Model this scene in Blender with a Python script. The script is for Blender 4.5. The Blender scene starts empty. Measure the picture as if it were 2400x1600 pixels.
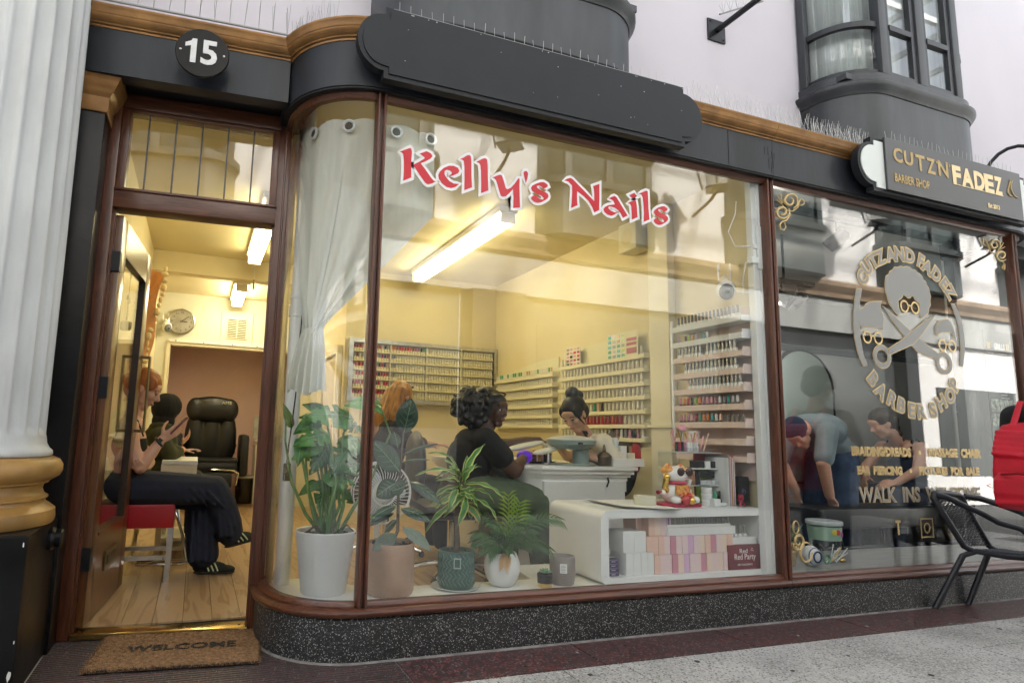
import bpy, bmesh, math, random
from math import sin, cos, pi, radians, sqrt
from mathutils import Vector, Matrix, Quaternion
from mathutils.geometry import tessellate_polygon

S = bpy.context.scene
COL = S.collection
# ---------------------------------------------------------------- camera
cam = bpy.data.cameras.new('camera')
camo = bpy.data.objects.new('camera', cam)
COL.objects.link(camo)
RX = ((0.93870089, 0.07544236, 0.33637642), (-0.34340768, 0.11916878, 0.93159539), (0.03019619, -0.99000366, 0.13777133))
right = Vector([r[0] for r in RX]); up = -Vector([r[1] for r in RX]); back = -Vector([r[2] for r in RX])
M = Matrix((right, up, back)).transposed().to_4x4()
M.translation = (0, -2.6, 0.9308)
camo.matrix_world = M
cam.sensor_width = 36; cam.lens = 1452.877 / 2400 * 36
cam.shift_x = (1200 - 995.56) / 2400
cam.shift_y = (814.15 - 800) / 2400
cam.clip_start = 0.05; cam.clip_end = 200
S.camera = camo
# ---------------------------------------------------------------- light
SUN_DIR = Vector((0.20, 0.75, 0.62)).normalized()      # towards the sun: behind this row of shops, high over the arcade
W = bpy.data.worlds.new('World'); S.world = W; W.use_nodes = True
nt = W.node_tree; nt.nodes.clear()
sky = nt.nodes.new('ShaderNodeTexSky'); sky.sky_type = 'NISHITA'; sky.sun_disc = False
sky.sun_elevation = math.asin(SUN_DIR.z); sky.sun_rotation = math.atan2(SUN_DIR.x, SUN_DIR.y)
sky.dust_density = 3.0; sky.air_density = 1.0
hs = nt.nodes.new('ShaderNodeHueSaturation'); hs.inputs['Saturation'].default_value = 0.30
bg = nt.nodes.new('ShaderNodeBackground'); bg.inputs['Strength'].default_value = 0.15
wo = nt.nodes.new('ShaderNodeOutputWorld')
nt.links.new(sky.outputs[0], hs.inputs['Color']); nt.links.new(hs.outputs[0], bg.inputs['Color']); nt.links.new(bg.outputs[0], wo.inputs['Surface'])
sl = bpy.data.lights.new('sun', 'SUN'); sl.energy = 5.0; sl.angle = radians(3); sl.color = (1.0, 0.96, 0.9)
so = bpy.data.objects.new('sun', sl); COL.objects.link(so)
so.rotation_euler = (-SUN_DIR).to_track_quat('-Z', 'Y').to_euler(); so.location = (2, 6, 12)
S.view_settings.view_transform = 'Standard'; S.view_settings.look = 'None'
S.view_settings.exposure = 2.05; S.view_settings.gamma = 1.0; S.view_settings.use_curve_mapping = False
try:
    S.cycles.use_denoising = True; S.cycles.max_bounces = 10; S.cycles.transparent_max_bounces = 24
    S.cycles.sample_clamp_indirect = 6.0; S.cycles.caustics_reflective = False; S.cycles.caustics_refractive = False
except Exception: pass
random.seed(7)

# ---------------------------------------------------------------- materials
MATS = {}
def mat(name, col, rough=0.5, metal=0.0, spec=0.5, var=0.0, vscale=8.0, bump=0.0, bscale=60.0, col2=None, cscale=None, sheen=0, coat=0.0, stretch=None, detail=4, emit=None, estr=0, contrast=(0.35, 0.65)):
    if name in MATS: return MATS[name]
    m = bpy.data.materials.new(name); m.use_nodes = True; n = m.node_tree; b = n.nodes['Principled BSDF']
    b.inputs['Roughness'].default_value = rough; b.inputs['Metallic'].default_value = metal
    b.inputs['Specular IOR Level'].default_value = spec
    if coat: b.inputs['Coat Weight'].default_value = coat; b.inputs['Coat Roughness'].default_value = 0.1
    c4 = tuple(col) + (1,)
    b.inputs['Base Color'].default_value = c4
    if var or col2 is not None or bump:
        tc = n.nodes.new('ShaderNodeTexCoord'); mp = n.nodes.new('ShaderNodeMapping')
        if stretch: mp.inputs['Scale'].default_value = stretch
        n.links.new(tc.outputs['Object'], mp.inputs['Vector'])
    if var or col2 is not None:
        nz = n.nodes.new('ShaderNodeTexNoise'); nz.inputs['Scale'].default_value = cscale or vscale; nz.inputs['Detail'].default_value = detail
        n.links.new(mp.outputs[0], nz.inputs['Vector'])
        rp = n.nodes.new('ShaderNodeValToRGB'); rp.color_ramp.elements[0].position = contrast[0]; rp.color_ramp.elements[1].position = contrast[1]
        if col2 is None:
            rp.color_ramp.elements[0].color = tuple(max(0, x * (1 - var)) for x in col) + (1,)
            rp.color_ramp.elements[1].color = tuple(min(1, x * (1 + var)) for x in col) + (1,)
        else:
            rp.color_ramp.elements[0].color = c4; rp.color_ramp.elements[1].color = tuple(col2) + (1,)
        n.links.new(nz.outputs['Fac'], rp.inputs['Fac']); n.links.new(rp.outputs['Color'], b.inputs['Base Color'])
        ra = n.nodes.new('ShaderNodeMapRange'); ra.inputs['To Min'].default_value = max(0.03, rough - 0.08); ra.inputs['To Max'].default_value = min(1, rough + 0.1)
        n.links.new(nz.outputs['Fac'], ra.inputs['Value']); n.links.new(ra.outputs[0], b.inputs['Roughness'])
    if bump:
        nb = n.nodes.new('ShaderNodeTexNoise'); nb.inputs['Scale'].default_value = bscale; nb.inputs['Detail'].default_value = 3
        bp = n.nodes.new('ShaderNodeBump'); bp.inputs['Strength'].default_value = bump; bp.inputs['Distance'].default_value = 0.01
        n.links.new(mp.outputs[0], nb.inputs['Vector']); n.links.new(nb.outputs['Fac'], bp.inputs['Height']); n.links.new(bp.outputs[0], b.inputs['Normal'])
    if emit: b.inputs['Emission Color'].default_value = tuple(emit) + (1,); b.inputs['Emission Strength'].default_value = estr
    MATS[name] = m; return m

def glass_mat(name, tint=(0.985, 0.992, 0.988), f0=0.052):
    """thin window glass: clear straight through, mirror by the angle of view (Schlick)"""
    m = bpy.data.materials.new(name); m.use_nodes = True; n = m.node_tree; n.nodes.clear()
    out = n.nodes.new('ShaderNodeOutputMaterial'); mx = n.nodes.new('ShaderNodeMixShader')
    tr = n.nodes.new('ShaderNodeBsdfTransparent'); tr.inputs[0].default_value = tint + (1,)
    gl = n.nodes.new('ShaderNodeBsdfGlossy'); gl.inputs['Roughness'].default_value = 0.0; gl.inputs[0].default_value = (1, 1, 1, 1)
    lw = n.nodes.new('ShaderNodeLayerWeight'); lw.inputs['Blend'].default_value = 0.5
    pw = n.nodes.new('ShaderNodeMath'); pw.operation = 'POWER'; pw.inputs[1].default_value = 5.0
    ma = n.nodes.new('ShaderNodeMath'); ma.operation = 'MULTIPLY_ADD'; ma.inputs[1].default_value = 1 - f0; ma.inputs[2].default_value = f0; ma.use_clamp = True
    n.links.new(lw.outputs['Facing'], pw.inputs[0]); n.links.new(pw.outputs[0], ma.inputs[0]); n.links.new(ma.outputs[0], mx.inputs['Fac'])
    n.links.new(tr.outputs[0], mx.inputs[1]); n.links.new(gl.outputs[0], mx.inputs[2]); n.links.new(mx.outputs[0], out.inputs['Surface'])
    return m

def wood_mat(name, dark, light, rough=0.35, scale=(1.5, 1.5, 22), coat=0.3, dist=3.0):
    m = bpy.data.materials.new(name); m.use_nodes = True; n = m.node_tree; b = n.nodes['Principled BSDF']
    b.inputs['Roughness'].default_value = rough; b.inputs['Coat Weight'].default_value = coat; b.inputs['Coat Roughness'].default_value = 0.2
    tc = n.nodes.new('ShaderNodeTexCoord'); mp = n.nodes.new('ShaderNodeMapping'); mp.inputs['Scale'].default_value = scale
    nz = n.nodes.new('ShaderNodeTexNoise'); nz.inputs['Scale'].default_value = 2.0; nz.inputs['Detail'].default_value = 6; nz.inputs['Distortion'].default_value = dist
    rp = n.nodes.new('ShaderNodeValToRGB'); rp.color_ramp.elements[0].position = 0.3; rp.color_ramp.elements[1].position = 0.72
    rp.color_ramp.elements[0].color = tuple(dark) + (1,); rp.color_ramp.elements[1].color = tuple(light) + (1,)
    oi = n.nodes.new('ShaderNodeObjectInfo')
    ad = n.nodes.new('ShaderNodeVectorMath'); ad.operation = 'ADD'
    n.links.new(tc.outputs['Object'], ad.inputs[0]); n.links.new(oi.outputs['Random'], ad.inputs[1])
    n.links.new(ad.outputs[0], mp.inputs['Vector']); n.links.new(mp.outputs[0], nz.inputs['Vector'])
    n.links.new(nz.outputs['Fac'], rp.inputs['Fac']); n.links.new(rp.outputs['Color'], b.inputs['Base Color'])
    MATS[name] = m; return m

def speckle_mat(name, base, spots, rough=0.35, bump=0.0):
    """stone: base colour with several layers of coloured chips; spots = [(colour, scale, threshold)]"""
    m = bpy.data.materials.new(name); m.use_nodes = True; n = m.node_tree; b = n.nodes['Principled BSDF']
    b.inputs['Roughness'].default_value = rough
    tc = n.nodes.new('ShaderNodeTexCoord')
    big = n.nodes.new('ShaderNodeTexNoise'); big.inputs['Scale'].default_value = 2.5; big.inputs['Detail'].default_value = 5
    n.links.new(tc.outputs['Object'], big.inputs['Vector'])
    rp = n.nodes.new('ShaderNodeValToRGB'); rp.color_ramp.elements[0].position = .3; rp.color_ramp.elements[1].position = .7
    rp.color_ramp.elements[0].color = tuple(x * .7 for x in base) + (1,); rp.color_ramp.elements[1].color = tuple(x * 1.35 for x in base) + (1,)
    n.links.new(big.outputs['Fac'], rp.inputs['Fac'])
    last = rp.outputs['Color']
    for col, sc, th in spots:
        v = n.nodes.new('ShaderNodeTexVoronoi'); v.inputs['Scale'].default_value = sc; v.inputs['Randomness'].default_value = 1
        n.links.new(tc.outputs['Object'], v.inputs['Vector'])
        sep = n.nodes.new('ShaderNodeSeparateColor'); n.links.new(v.outputs['Color'], sep.inputs[0])
        gt = n.nodes.new('ShaderNodeMath'); gt.operation = 'GREATER_THAN'; gt.inputs[1].default_value = th
        n.links.new(sep.outputs[0], gt.inputs[0])
        # chips do not fill their whole cell
        ls = n.nodes.new('ShaderNodeMath'); ls.operation = 'LESS_THAN'; ls.inputs[1].default_value = 0.42
        n.links.new(v.outputs['Distance'], ls.inputs[0])
        mu = n.nodes.new('ShaderNodeMath'); mu.operation = 'MULTIPLY'; n.links.new(gt.outputs[0], mu.inputs[0]); n.links.new(ls.outputs[0], mu.inputs[1])
        mx = n.nodes.new('ShaderNodeMix'); mx.data_type = 'RGBA'
        n.links.new(mu.outputs[0], mx.inputs['Factor']); n.links.new(last, mx.inputs['A']); mx.inputs['B'].default_value = tuple(col) + (1,)
        last = mx.outputs['Result']
    n.links.new(last, b.inputs['Base Color'])
    if bump:
        bp = n.nodes.new('ShaderNodeBump'); bp.inputs['Strength'].default_value = bump; bp.inputs['Distance'].default_value = 0.01
        n.links.new(big.outputs['Fac'], bp.inputs['Height']); n.links.new(bp.outputs[0], b.inputs['Normal'])
    MATS[name] = m; return m

GLASS = glass_mat('window_glass')
WOOD = wood_mat('mahogany', (0.045, 0.014, 0.007), (0.15, 0.045, 0.018), 0.4, (14, 14, 1.2))
WOODH = wood_mat('mahogany_rail', (0.05, 0.016, 0.008), (0.15, 0.048, 0.02), 0.4, (1.2, 14, 14))
DOORWOOD = wood_mat('door_timber', (0.07, 0.024, 0.008), (0.17, 0.065, 0.02), 0.3, (14, 14, 1.0), coat=0.5)
CHAR = mat('charcoal_paint', (0.020, 0.0225, 0.028), 0.36, spec=.28, var=0.35, vscale=2.2, bump=0.10, bscale=9, stretch=(2.5, 2.5, .7), detail=8)
CHARD = mat('dark_grey_panel', (0.014, 0.016, 0.020), 0.48, spec=.3, var=0.25, vscale=3, detail=8, bump=.05, bscale=20)
BLACKP = mat('gloss_black_paint', (0.006, 0.006, 0.007), 0.3, spec=.22, var=0.25, vscale=6, bump=0.08, bscale=25)
SOFF = mat('soffit_black', (0.006, 0.006, 0.007), 0.6)
GOLD = mat('old_gold_paint', (0.27, 0.135, 0.042), 0.42, var=0.22, vscale=10, bump=0.1, bscale=40, metal=0.25)
GOLDB = mat('ochre_base_paint', (0.33, 0.185, 0.055), 0.38, var=0.22, vscale=7, detail=9, bump=0.08, bscale=30)
WHITEW = mat('lilac_white_render', (0.565, 0.540, 0.592), 0.85, var=0.045, vscale=1.3, bump=0.10, bscale=16, detail=10, stretch=(1, 1, .6), contrast=(.25, .65))
WHITEC = mat('column_white_paint', (0.53, 0.545, 0.55), 0.45, var=0.12, vscale=5, bump=0.3, bscale=16, detail=9, stretch=(1, 1, .35))
WHITE = mat('white_gloss', (0.78, 0.79, 0.78), 0.3, var=0.03, vscale=4)
WHITEM = mat('white_matt', (0.76, 0.76, 0.74), 0.7, var=0.03, vscale=4)
CREAM = mat('cream_wall', (0.74, 0.64, 0.40), 0.75, var=0.05, vscale=1.5, bump=0.04, bscale=20)
CREAM2 = mat('cream_trim', (0.76, 0.70, 0.52), 0.5, var=0.04, vscale=3)
CEIL = mat('ceiling_cream', (0.72, 0.64, 0.40), 0.8, var=0.06, vscale=1.2)
PINK = mat('pink_wall', (0.82, 0.58, 0.53), 0.8, var=0.05, vscale=2)
BLACK = mat('black_plastic', (0.012, 0.012, 0.013), 0.4)
BLACKM = mat('black_metal', (0.010, 0.011, 0.014), 0.35, metal=0.2)
LEATH = mat('black_leather', (0.012, 0.012, 0.012), 0.38, bump=0.15, bscale=60)
CHROME = mat('chrome', (0.75, 0.75, 0.75), 0.12, metal=1.0)
STEEL = mat('brushed_steel', (0.55, 0.55, 0.54), 0.3, metal=1.0, var=0.1, vscale=20)
BRASS = mat('polished_brass', (0.72, 0.50, 0.18), 0.22, metal=1.0, var=0.1, vscale=14)
TERRAZZO = speckle_mat('black_terrazzo', (0.016, 0.016, 0.017), [((0.045, 0.045, 0.046), 150, .45), ((0.10, 0.105, 0.105), 170, .70), ((0.34, 0.34, 0.33), 150, .87), ((0.5, 0.5, 0.48), 230, .88)], 0.45, 0.05)
REDGRAN = speckle_mat('red_granite', (0.060, 0.030, 0.030), [((0.17, 0.045, 0.042), 40, .45), ((0.055, 0.053, 0.056), 50, .5), ((0.23, 0.085, 0.078), 85, .70), ((0.26, 0.24, 0.25), 115, .86), ((0.024, 0.022, 0.024), 65, .72)], 0.33)
GREYGRAN = speckle_mat('grey_granite', (0.40, 0.395, 0.385), [((0.55, 0.54, 0.52), 70, .45), ((0.17, 0.17, 0.17), 85, .64), ((0.06, 0.06, 0.062), 105, .80), ((0.62, 0.61, 0.58), 110, .78)], 0.40)

# ---------------------------------------------------------------- mesh helpers
class MB:
    def __init__(s): s.bm = bmesh.new(); s.mi = 0
    def _fin(s, n0):
        s.bm.faces.ensure_lookup_table()
        for f in s.bm.faces[n0:]: f.material_index = s.mi
    def box(s, a, b, bev=0.0, rot=None, at=None):
        n0 = len(s.bm.faces)
        c = [(a[i] + b[i]) / 2 for i in range(3)]; d = [abs(b[i] - a[i]) for i in range(3)]
        r = bmesh.ops.create_cube(s.bm, size=1.0)['verts']
        bmesh.ops.scale(s.bm, vec=d, verts=r)
        if bev:
            es = {e for v in r for e in v.link_edges}
            g = bmesh.ops.bevel(s.bm, geom=list(es), offset=min(bev, min(d) * 0.45), segments=2, profile=0.6, affect='EDGES')
            r = list({v for f in s.bm.faces[n0:] for v in f.verts}) if False else [v for v in g['verts']]
            s.bm.faces.ensure_lookup_table()
            r = list({v for f in s.bm.faces[n0:] for v in f.verts})
        if rot is not None: bmesh.ops.rotate(s.bm, cent=(0, 0, 0), matrix=rot, verts=r)
        bmesh.ops.translate(s.bm, vec=c, verts=r)
        s._fin(n0); return s
    def tube(s, pts, r, n=8, cap=True, rad=None, close=False, flat=1.0):
        n0 = len(s.bm.faces); P = [Vector(p) for p in pts]; rings = []; N = len(P)
        prev = None
        for i, p in enumerate(P):
            if close: t = P[(i + 1) % N] - P[i - 1]
            else: t = (P[min(i + 1, N - 1)] - P[max(i - 1, 0)])
            if t.length < 1e-9: t = Vector((0, 0, 1))
            t.normalize()
            if prev is None:
                a = Vector((0, 0, 1)) if abs(t.z) < 0.9 else Vector((1, 0, 0))
                u = (a - t * a.dot(t)).normalized()
            else:
                u = prev - t * prev.dot(t)
                u = u.normalized() if u.length > 1e-6 else t.orthogonal().normalized()
            prev = u; w = t.cross(u); rr = rad[i] if rad else r
            rings.append([s.bm.verts.new(p + u * (cos(2 * pi * k / n) * rr) * flat + w * (sin(2 * pi * k / n) * rr)) for k in range(n)])
        for i in range(N if close else N - 1):
            A, B = rings[i], rings[(i + 1) % N]
            for k in range(n): s.bm.faces.new((A[k], A[(k + 1) % n], B[(k + 1) % n], B[k]))
        if cap and not close:
            s.bm.faces.new(rings[0][::-1]); s.bm.faces.new(rings[-1])
        s._fin(n0); return s
    def lathe(s, prof, c=(0, 0, 0), n=24, cap=True, wob=None):
        n0 = len(s.bm.faces); rings = []
        for r, z in prof:
            rings.append([s.bm.verts.new((c[0] + (r * (wob(2 * pi * k / n, z) if wob else 1)) * cos(2 * pi * k / n), c[1] + (r * (wob(2 * pi * k / n, z) if wob else 1)) * sin(2 * pi * k / n), c[2] + z)) for k in range(n)])
        for A, B in zip(rings, rings[1:]):
            for k in range(n): s.bm.faces.new((A[k], A[(k + 1) % n], B[(k + 1) % n], B[k]))
        if cap:
            s.bm.faces.new(rings[0][::-1]); s.bm.faces.new(rings[-1])
        s._fin(n0); return s
    def ell(s, c, r, n=12, rot=None):
        n0 = len(s.bm.faces); v0 = len(s.bm.verts)
        g = bmesh.ops.create_uvsphere(s.bm, u_segments=n, v_segments=max(6, n * 2 // 3), radius=1.0)['verts']
        if not hasattr(r, '__len__'): r = (r, r, r)
        bmesh.ops.scale(s.bm, vec=r, verts=g)
        if rot is not None: bmesh.ops.rotate(s.bm, cent=(0, 0, 0), matrix=rot, verts=g)
        bmesh.ops.translate(s.bm, vec=c, verts=g); s._fin(n0); return s
    def prism(s, poly, mapf, d, holes=()):
        """flat polygon (with holes) given depth: mapf(u, v, w) -> 3D; w runs from 0 to d"""
        n0 = len(s.bm.faces); loops = [list(poly)] + [list(h) for h in holes]
        tri = tessellate_polygon([[Vector((p[0], p[1], 0)) for p in L] for L in loops])
        flat = [p for L in loops for p in L]
        A = [s.bm.verts.new(mapf(p[0], p[1], 0)) for p in flat]
        if d: B = [s.bm.verts.new(mapf(p[0], p[1], d)) for p in flat]
        for t in tri:
            try:
                s.bm.faces.new([A[i] for i in t])
                if d: s.bm.faces.new([B[i] for i in t][::-1])
            except ValueError: pass
        if d:
            o = 0
            for L in loops:
                m = len(L)
                for k in range(m):
                    try: s.bm.faces.new((A[o + k], A[o + (k + 1) % m], B[o + (k + 1) % m], B[o + k]))
                    except ValueError: pass
                o += m
        s._fin(n0); return s
    def sweep(s, path, prof, closed_prof=True, caps=True):
        """path: (x, y) in plan walked with the street on its right hand; prof: (out, z)"""
        n0 = len(s.bm.faces); P = [Vector((p[0], p[1])) for p in path]; rings = []
        for i, p in enumerate(P):
            a = (P[i] - P[i - 1]).normalized() if i else None
            b = (P[i + 1] - P[i]).normalized() if i < len(P) - 1 else None
            if a is None: a = b
            if b is None: b = a
            na = Vector((a.y, -a.x)); nb = Vector((b.y, -b.x)); m = (na + nb)
            m = m / max(0.3, m.dot(na)) if m.length > 1e-6 else na
            rings.append([s.bm.verts.new((p.x + m.x * o, p.y + m.y * o, z)) for o, z in prof])
        k = len(prof)
        for A, B in zip(rings, rings[1:]):
            for j in range(k if closed_prof else k - 1):
                s.bm.faces.new((A[j], A[(j + 1) % k], B[(j + 1) % k], B[j]))
        if caps and closed_prof:
            s.bm.faces.new(rings[0][::-1]); s.bm.faces.new(rings[-1])
        s._fin(n0); return s
    def grid(s, f, nu, nv):
        n0 = len(s.bm.faces)
        V = [[s.bm.verts.new(f(i / nu, j / nv)) for j in range(nv + 1)] for i in range(nu + 1)]
        for i in range(nu):
            for j in range(nv): s.bm.faces.new((V[i][j], V[i + 1][j], V[i + 1][j + 1], V[i][j + 1]))
        s._fin(n0); return s
    def quad(s, *p):
        n0 = len(s.bm.faces); s.bm.faces.new([s.bm.verts.new(q) for q in p]); s._fin(n0); return s
    def m(s, i): s.mi = i; return s
    def mesh(s, name, mats, smooth=False, fix=True):
        if fix: bmesh.ops.recalc_face_normals(s.bm, faces=s.bm.faces)
        me = bpy.data.meshes.new(name)
        s.bm.to_mesh(me); s.bm.free()
        for mm in (mats if isinstance(mats, (list, tuple)) else [mats]): me.materials.append(mm)
        if smooth:
            me.shade_smooth()
            if smooth != 2:
                try: me.set_sharp_from_angle(angle=radians(38))
                except Exception: pass
        return me
    def obj(s, name, mats, parent=None, smooth=False, loc=None, fix=True):
        return link(name, s.mesh(name, mats, smooth, fix), parent, loc)

def link(name, me, parent=None, loc=None, rot=None):
    o = bpy.data.objects.new(name, me); COL.objects.link(o)
    if parent is not None: o.parent = parent
    if loc is not None: o.location = loc
    if rot is not None: o.rotation_euler = rot
    return o
def tag(o, label=None, cat=None, group=None, kind=None):
    if label: o['label'] = label
    if cat: o['category'] = cat
    if group: o['group'] = group
    if kind: o['kind'] = kind
    return o
def thing(name, label, cat, loc=(0, 0, 0), rz=0.0, group=None):
    o = bpy.data.objects.new(name, None); COL.objects.link(o); o.location = loc; o.rotation_euler = (0, 0, rz)
    o.empty_display_size = 0.05
    return tag(o, label, cat, group)
def struct(mb, name, m, smooth=False): return tag(mb.obj(name, m, None, smooth), kind='structure')
def arc(c, r, a0, a1, n=14): return [(c[0] + r * cos(radians(a0 + (a1 - a0) * i / n)), c[1] + r * sin(radians(a0 + (a1 - a0) * i / n))) for i in range(n + 1)]
ORD = ['first', 'second', 'third', 'fourth', 'fifth', 'sixth', 'seventh', 'eighth', 'ninth', 'tenth', 'eleventh', 'twelfth', 'thirteenth', 'fourteenth', 'fifteenth', 'sixteenth', 'seventeenth', 'eighteenth', 'nineteenth', 'twentieth', 'twenty-first', 'twenty-second', 'twenty-third', 'twenty-fourth', 'twenty-fifth', 'twenty-sixth', 'twenty-seventh', 'twenty-eighth']
FACE = lambda u, v, w: (u, w, v)        # flat things on the street front: u = x, v = z, w = depth into the shop
def offset_poly(P, d):
    A = sum(P[i - 1][0] * P[i][1] - P[i][0] * P[i - 1][1] for i in range(len(P)))
    sg = 1 if A > 0 else -1; out = []
    n = len(P)
    for i in range(n):
        p0, p1, p2 = Vector(P[i - 1]), Vector(P[i]), Vector(P[(i + 1) % n])
        a = (p1 - p0).normalized(); b = (p2 - p1).normalized()
        na = Vector((a.y, -a.x)) * sg; nb = Vector((b.y, -b.x)) * sg
        mm = na + nb
        mm = na if mm.length < 1e-3 else mm / max(0.55, mm.dot(na))
        out.append(tuple(p1 + mm * d))
    return out
_tc = {}
def text_mesh(txt, size=1.0, ext=0.0, bold=0.0, sx=1.0, align='CENTER', space=1.0):
    c = bpy.data.curves.new('lettering', 'FONT'); c.body = txt; c.size = size; c.extrude = ext; c.offset = bold
    c.align_x = align; c.align_y = 'CENTER'; c.space_character = space; c.resolution_u = 3
    o = bpy.data.objects.new('lettering', c); COL.objects.link(o)
    bpy.context.view_layer.update()
    me = bpy.data.meshes.new_from_object(o.evaluated_get(bpy.context.evaluated_depsgraph_get()))
    bpy.data.objects.remove(o); bpy.data.curves.remove(c)
    for v in me.vertices: v.co.x *= sx
    return me
def front_text(name, txt, x, y, z, h, width, m, parent=None, ext=0.0015, rot=0.0, bold=0.0, facing='-y', align='CENTER'):
    """text of cap height h and given width (0 = natural), standing upright and facing the street"""
    me = text_mesh(txt, h / 0.72, ext, bold, align=align)
    xs = [v.co.x for v in me.vertices]; ys = [v.co.y for v in me.vertices]
    if width:
        k = width / (max(xs) - min(xs)); kx = (max(xs) + min(xs)) / 2
        for v in me.vertices: v.co.x = (v.co.x - kx) * k
    ky = (max(ys) + min(ys)) / 2
    for v in me.vertices: v.co.y -= ky
    me.materials.clear(); me.materials.append(m)
    o = link(name, me, parent)
    o.location = (x, y, z)
    o.rotation_euler = {'-y': (pi / 2, -rot, 0), '-x': (pi / 2, -rot, -pi / 2), '+x': (pi / 2, -rot, pi / 2), '+z': (0, 0, rot)}[facing]
    return o
# ================================================================ THE SETTING: pavement, shopfronts, upper wall
G0 = (0.0, 0.0, 0.0)
BASE = [(.345, .56), (.345, .36)] + arc((.70, .36), .345, 188, 262, 12) + [(.70, .015), (5.376, .015)]
BASE_R = [(5.376, .015)] + arc((5.376, .36), .345, -82, -8, 10) + [(5.721, .36), (5.721, .62)]
def part(path, a, b):       # the piece of a plan path between two x values on the straight stretch
    return path
BEND = [p for p in BASE if p[0] <= .70]
WIN1 = [(.70, .015), (3.06, .015)]
WIN2 = [(3.06, .015), (5.376, .015)]

# ---- pavement
pav = thing('pavement', 'arcade pavement of red granite edging and grey granite flags', 'pavement'); pav['kind'] = 'structure'
del pav['category']
MB().box((-6, -9, -.30), (14, -.285, -.022)).obj('bed', mat('dark_joint', (.05, .05, .05), .8), pav); MB().box((-6, -.284, -.30), (14, 1.2, -.006)).obj('bed', mat('mortar', (.42, .40, .38), .8), pav)
def slab(x0, y0, x1, y1, m, name='slab', z=0.0): return MB().box((x0 + .0028, y0 + .002, z - .03), (x1 - .0028, y1 - .002, z), bev=.0018).obj(name, m, pav)
xs = [.845 + .839 * k for k in range(0, 10)]
for a, b in zip(xs, xs[1:]): slab(a, -.285, b, .10, REDGRAN, 'granite_slab')
GROOVE = speckle_mat('worn_red_granite', (0.055, 0.035, 0.035), [((0.11, 0.045, 0.04), 70, .55), ((0.075, 0.072, 0.075), 90, .6), ((0.03, 0.028, 0.03), 95, .75), ((.2, .19, .18), 200, .93)], .5)
# grooved slab in front of the door, its anti-slip grooves running along the street
gb = MB(); gw = .0215
for k in range(40):
    y0 = -.285 + k * gw
    if y0 > .57: break
    gb.box((-.51, y0 + .0045, -.03), (.843, y0 + gw - .0045, 0), bev=.003)
gb.box((-.51, -.285, -.03), (.843, .58, -.006))
tag(gb.obj('grooved_slab', GROOVE, pav), 'worn red granite slab with anti-slip grooves at the door')
for a, b in [(-2.8, -2.0), (-2.0, -1.2), (-1.2, -.51)]: slab(a, -.285, b, .10, REDGRAN, 'granite_slab')
colx = [-3.1, -1.7, -.3, .55, 1.474, 1.76, 2.975, 4.29, 5.6, 6.9, 8.2]
rows = [(-.285, -.575), (-.575, -1.17), (-1.17, -1.77), (-1.77, -2.37), (-2.37, -2.97), (-2.97, -3.57), (-3.57, -4.2)]
for j, (y1, y0) in enumerate(rows):
    cx = colx if j % 2 == 0 else [x + .62 for x in colx]
    for a, b in zip(cx, cx[1:]): slab(a, y0, b, y1, GREYGRAN, 'flagstone', -.002)

RR = random.Random(5); gum = [MB(), MB()]
for k in range(70):
    x, y = RR.uniform(-.5, 6.5), RR.uniform(-1.6, -.02); r = RR.uniform(.004, .013); P_ = [(x + r * cos(a) * RR.uniform(.7, 1.2), y + r * sin(a) * RR.uniform(.7, 1.2)) for a in [2 * pi * j / 9 for j in range(9)]]
    gum[k % 3 == 0].prism(P_, lambda u, v, w: (u, v, .0012 - w), .0014)
gum[0].obj('gum_spot', mat('gum_dark', (.06, .055, .05), .8), pav)['kind'] = 'stuff'; gum[1].obj('gum_spot', mat('gum_pale', (.38, .36, .33), .8), pav)['kind'] = 'stuff'
# ---- nail shop front
sf = thing('nail_shop_front', 'dark nail shop front with curved corner window, mahogany frames and gold cornice', 'shop front')
MB().sweep(BEND + [(3.058, .015)], [(-.06, 0), (.03, 0), (.03, .168), (.022, .178), (-.06, .178)]).obj('stall_riser', TERRAZZO, sf, True)
MB().sweep(BEND + [(5.376, .015)], [(.028, .0), (.040, .0), (.034, .006), (.028, .007)]).obj('mortar_fillet', mat('fillet_grey', (.20, .19, .18), .9, var=.3, vscale=15), pav)
SILLP = [(-.05, .178), (.03, .176), (.045, .181), (.053, .192), (.053, .200), (.045, .209), (.03, .213), (-.05, .213)]
MB().sweep(BEND + [(3.058, .015)], SILLP).obj('sill', WOODH, sf, True)
RAILP = [(-.02, .212), (.022, .212), (.022, .221), (.014, .228), (.010, .236), (-.02, .236)]
MB().sweep(BEND + [(.674, .015)], RAILP).obj('bottom_rail', WOODH, sf, True)
MB().sweep([(.716, .015), (3.036, .015)], RAILP).obj('bottom_rail', WOODH, sf, True)
TOPP = [(-.02, 2.452), (.008, 2.452), (.012, 2.462), (.022, 2.470), (.024, 2.50), (-.02, 2.50)]
MB().sweep(BEND + [(.674, .015)], TOPP).obj('top_rail', WOODH, sf, True)
MB().sweep([(.716, .015), (3.036, .015)], TOPP).obj('top_rail', WOODH, sf, True)
MB().sweep(BEND + [(.677, .015)], [(-.004, .234), (.002, .234), (.002, 2.455), (-.004, 2.455)]).obj('curved_pane', GLASS, sf, 2)
MB().sweep([(.711, .015), (3.040, .015)], [(-.004, .234), (.002, .234), (.002, 2.455), (-.004, 2.455)]).obj('window_pane', GLASS, sf)
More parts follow.
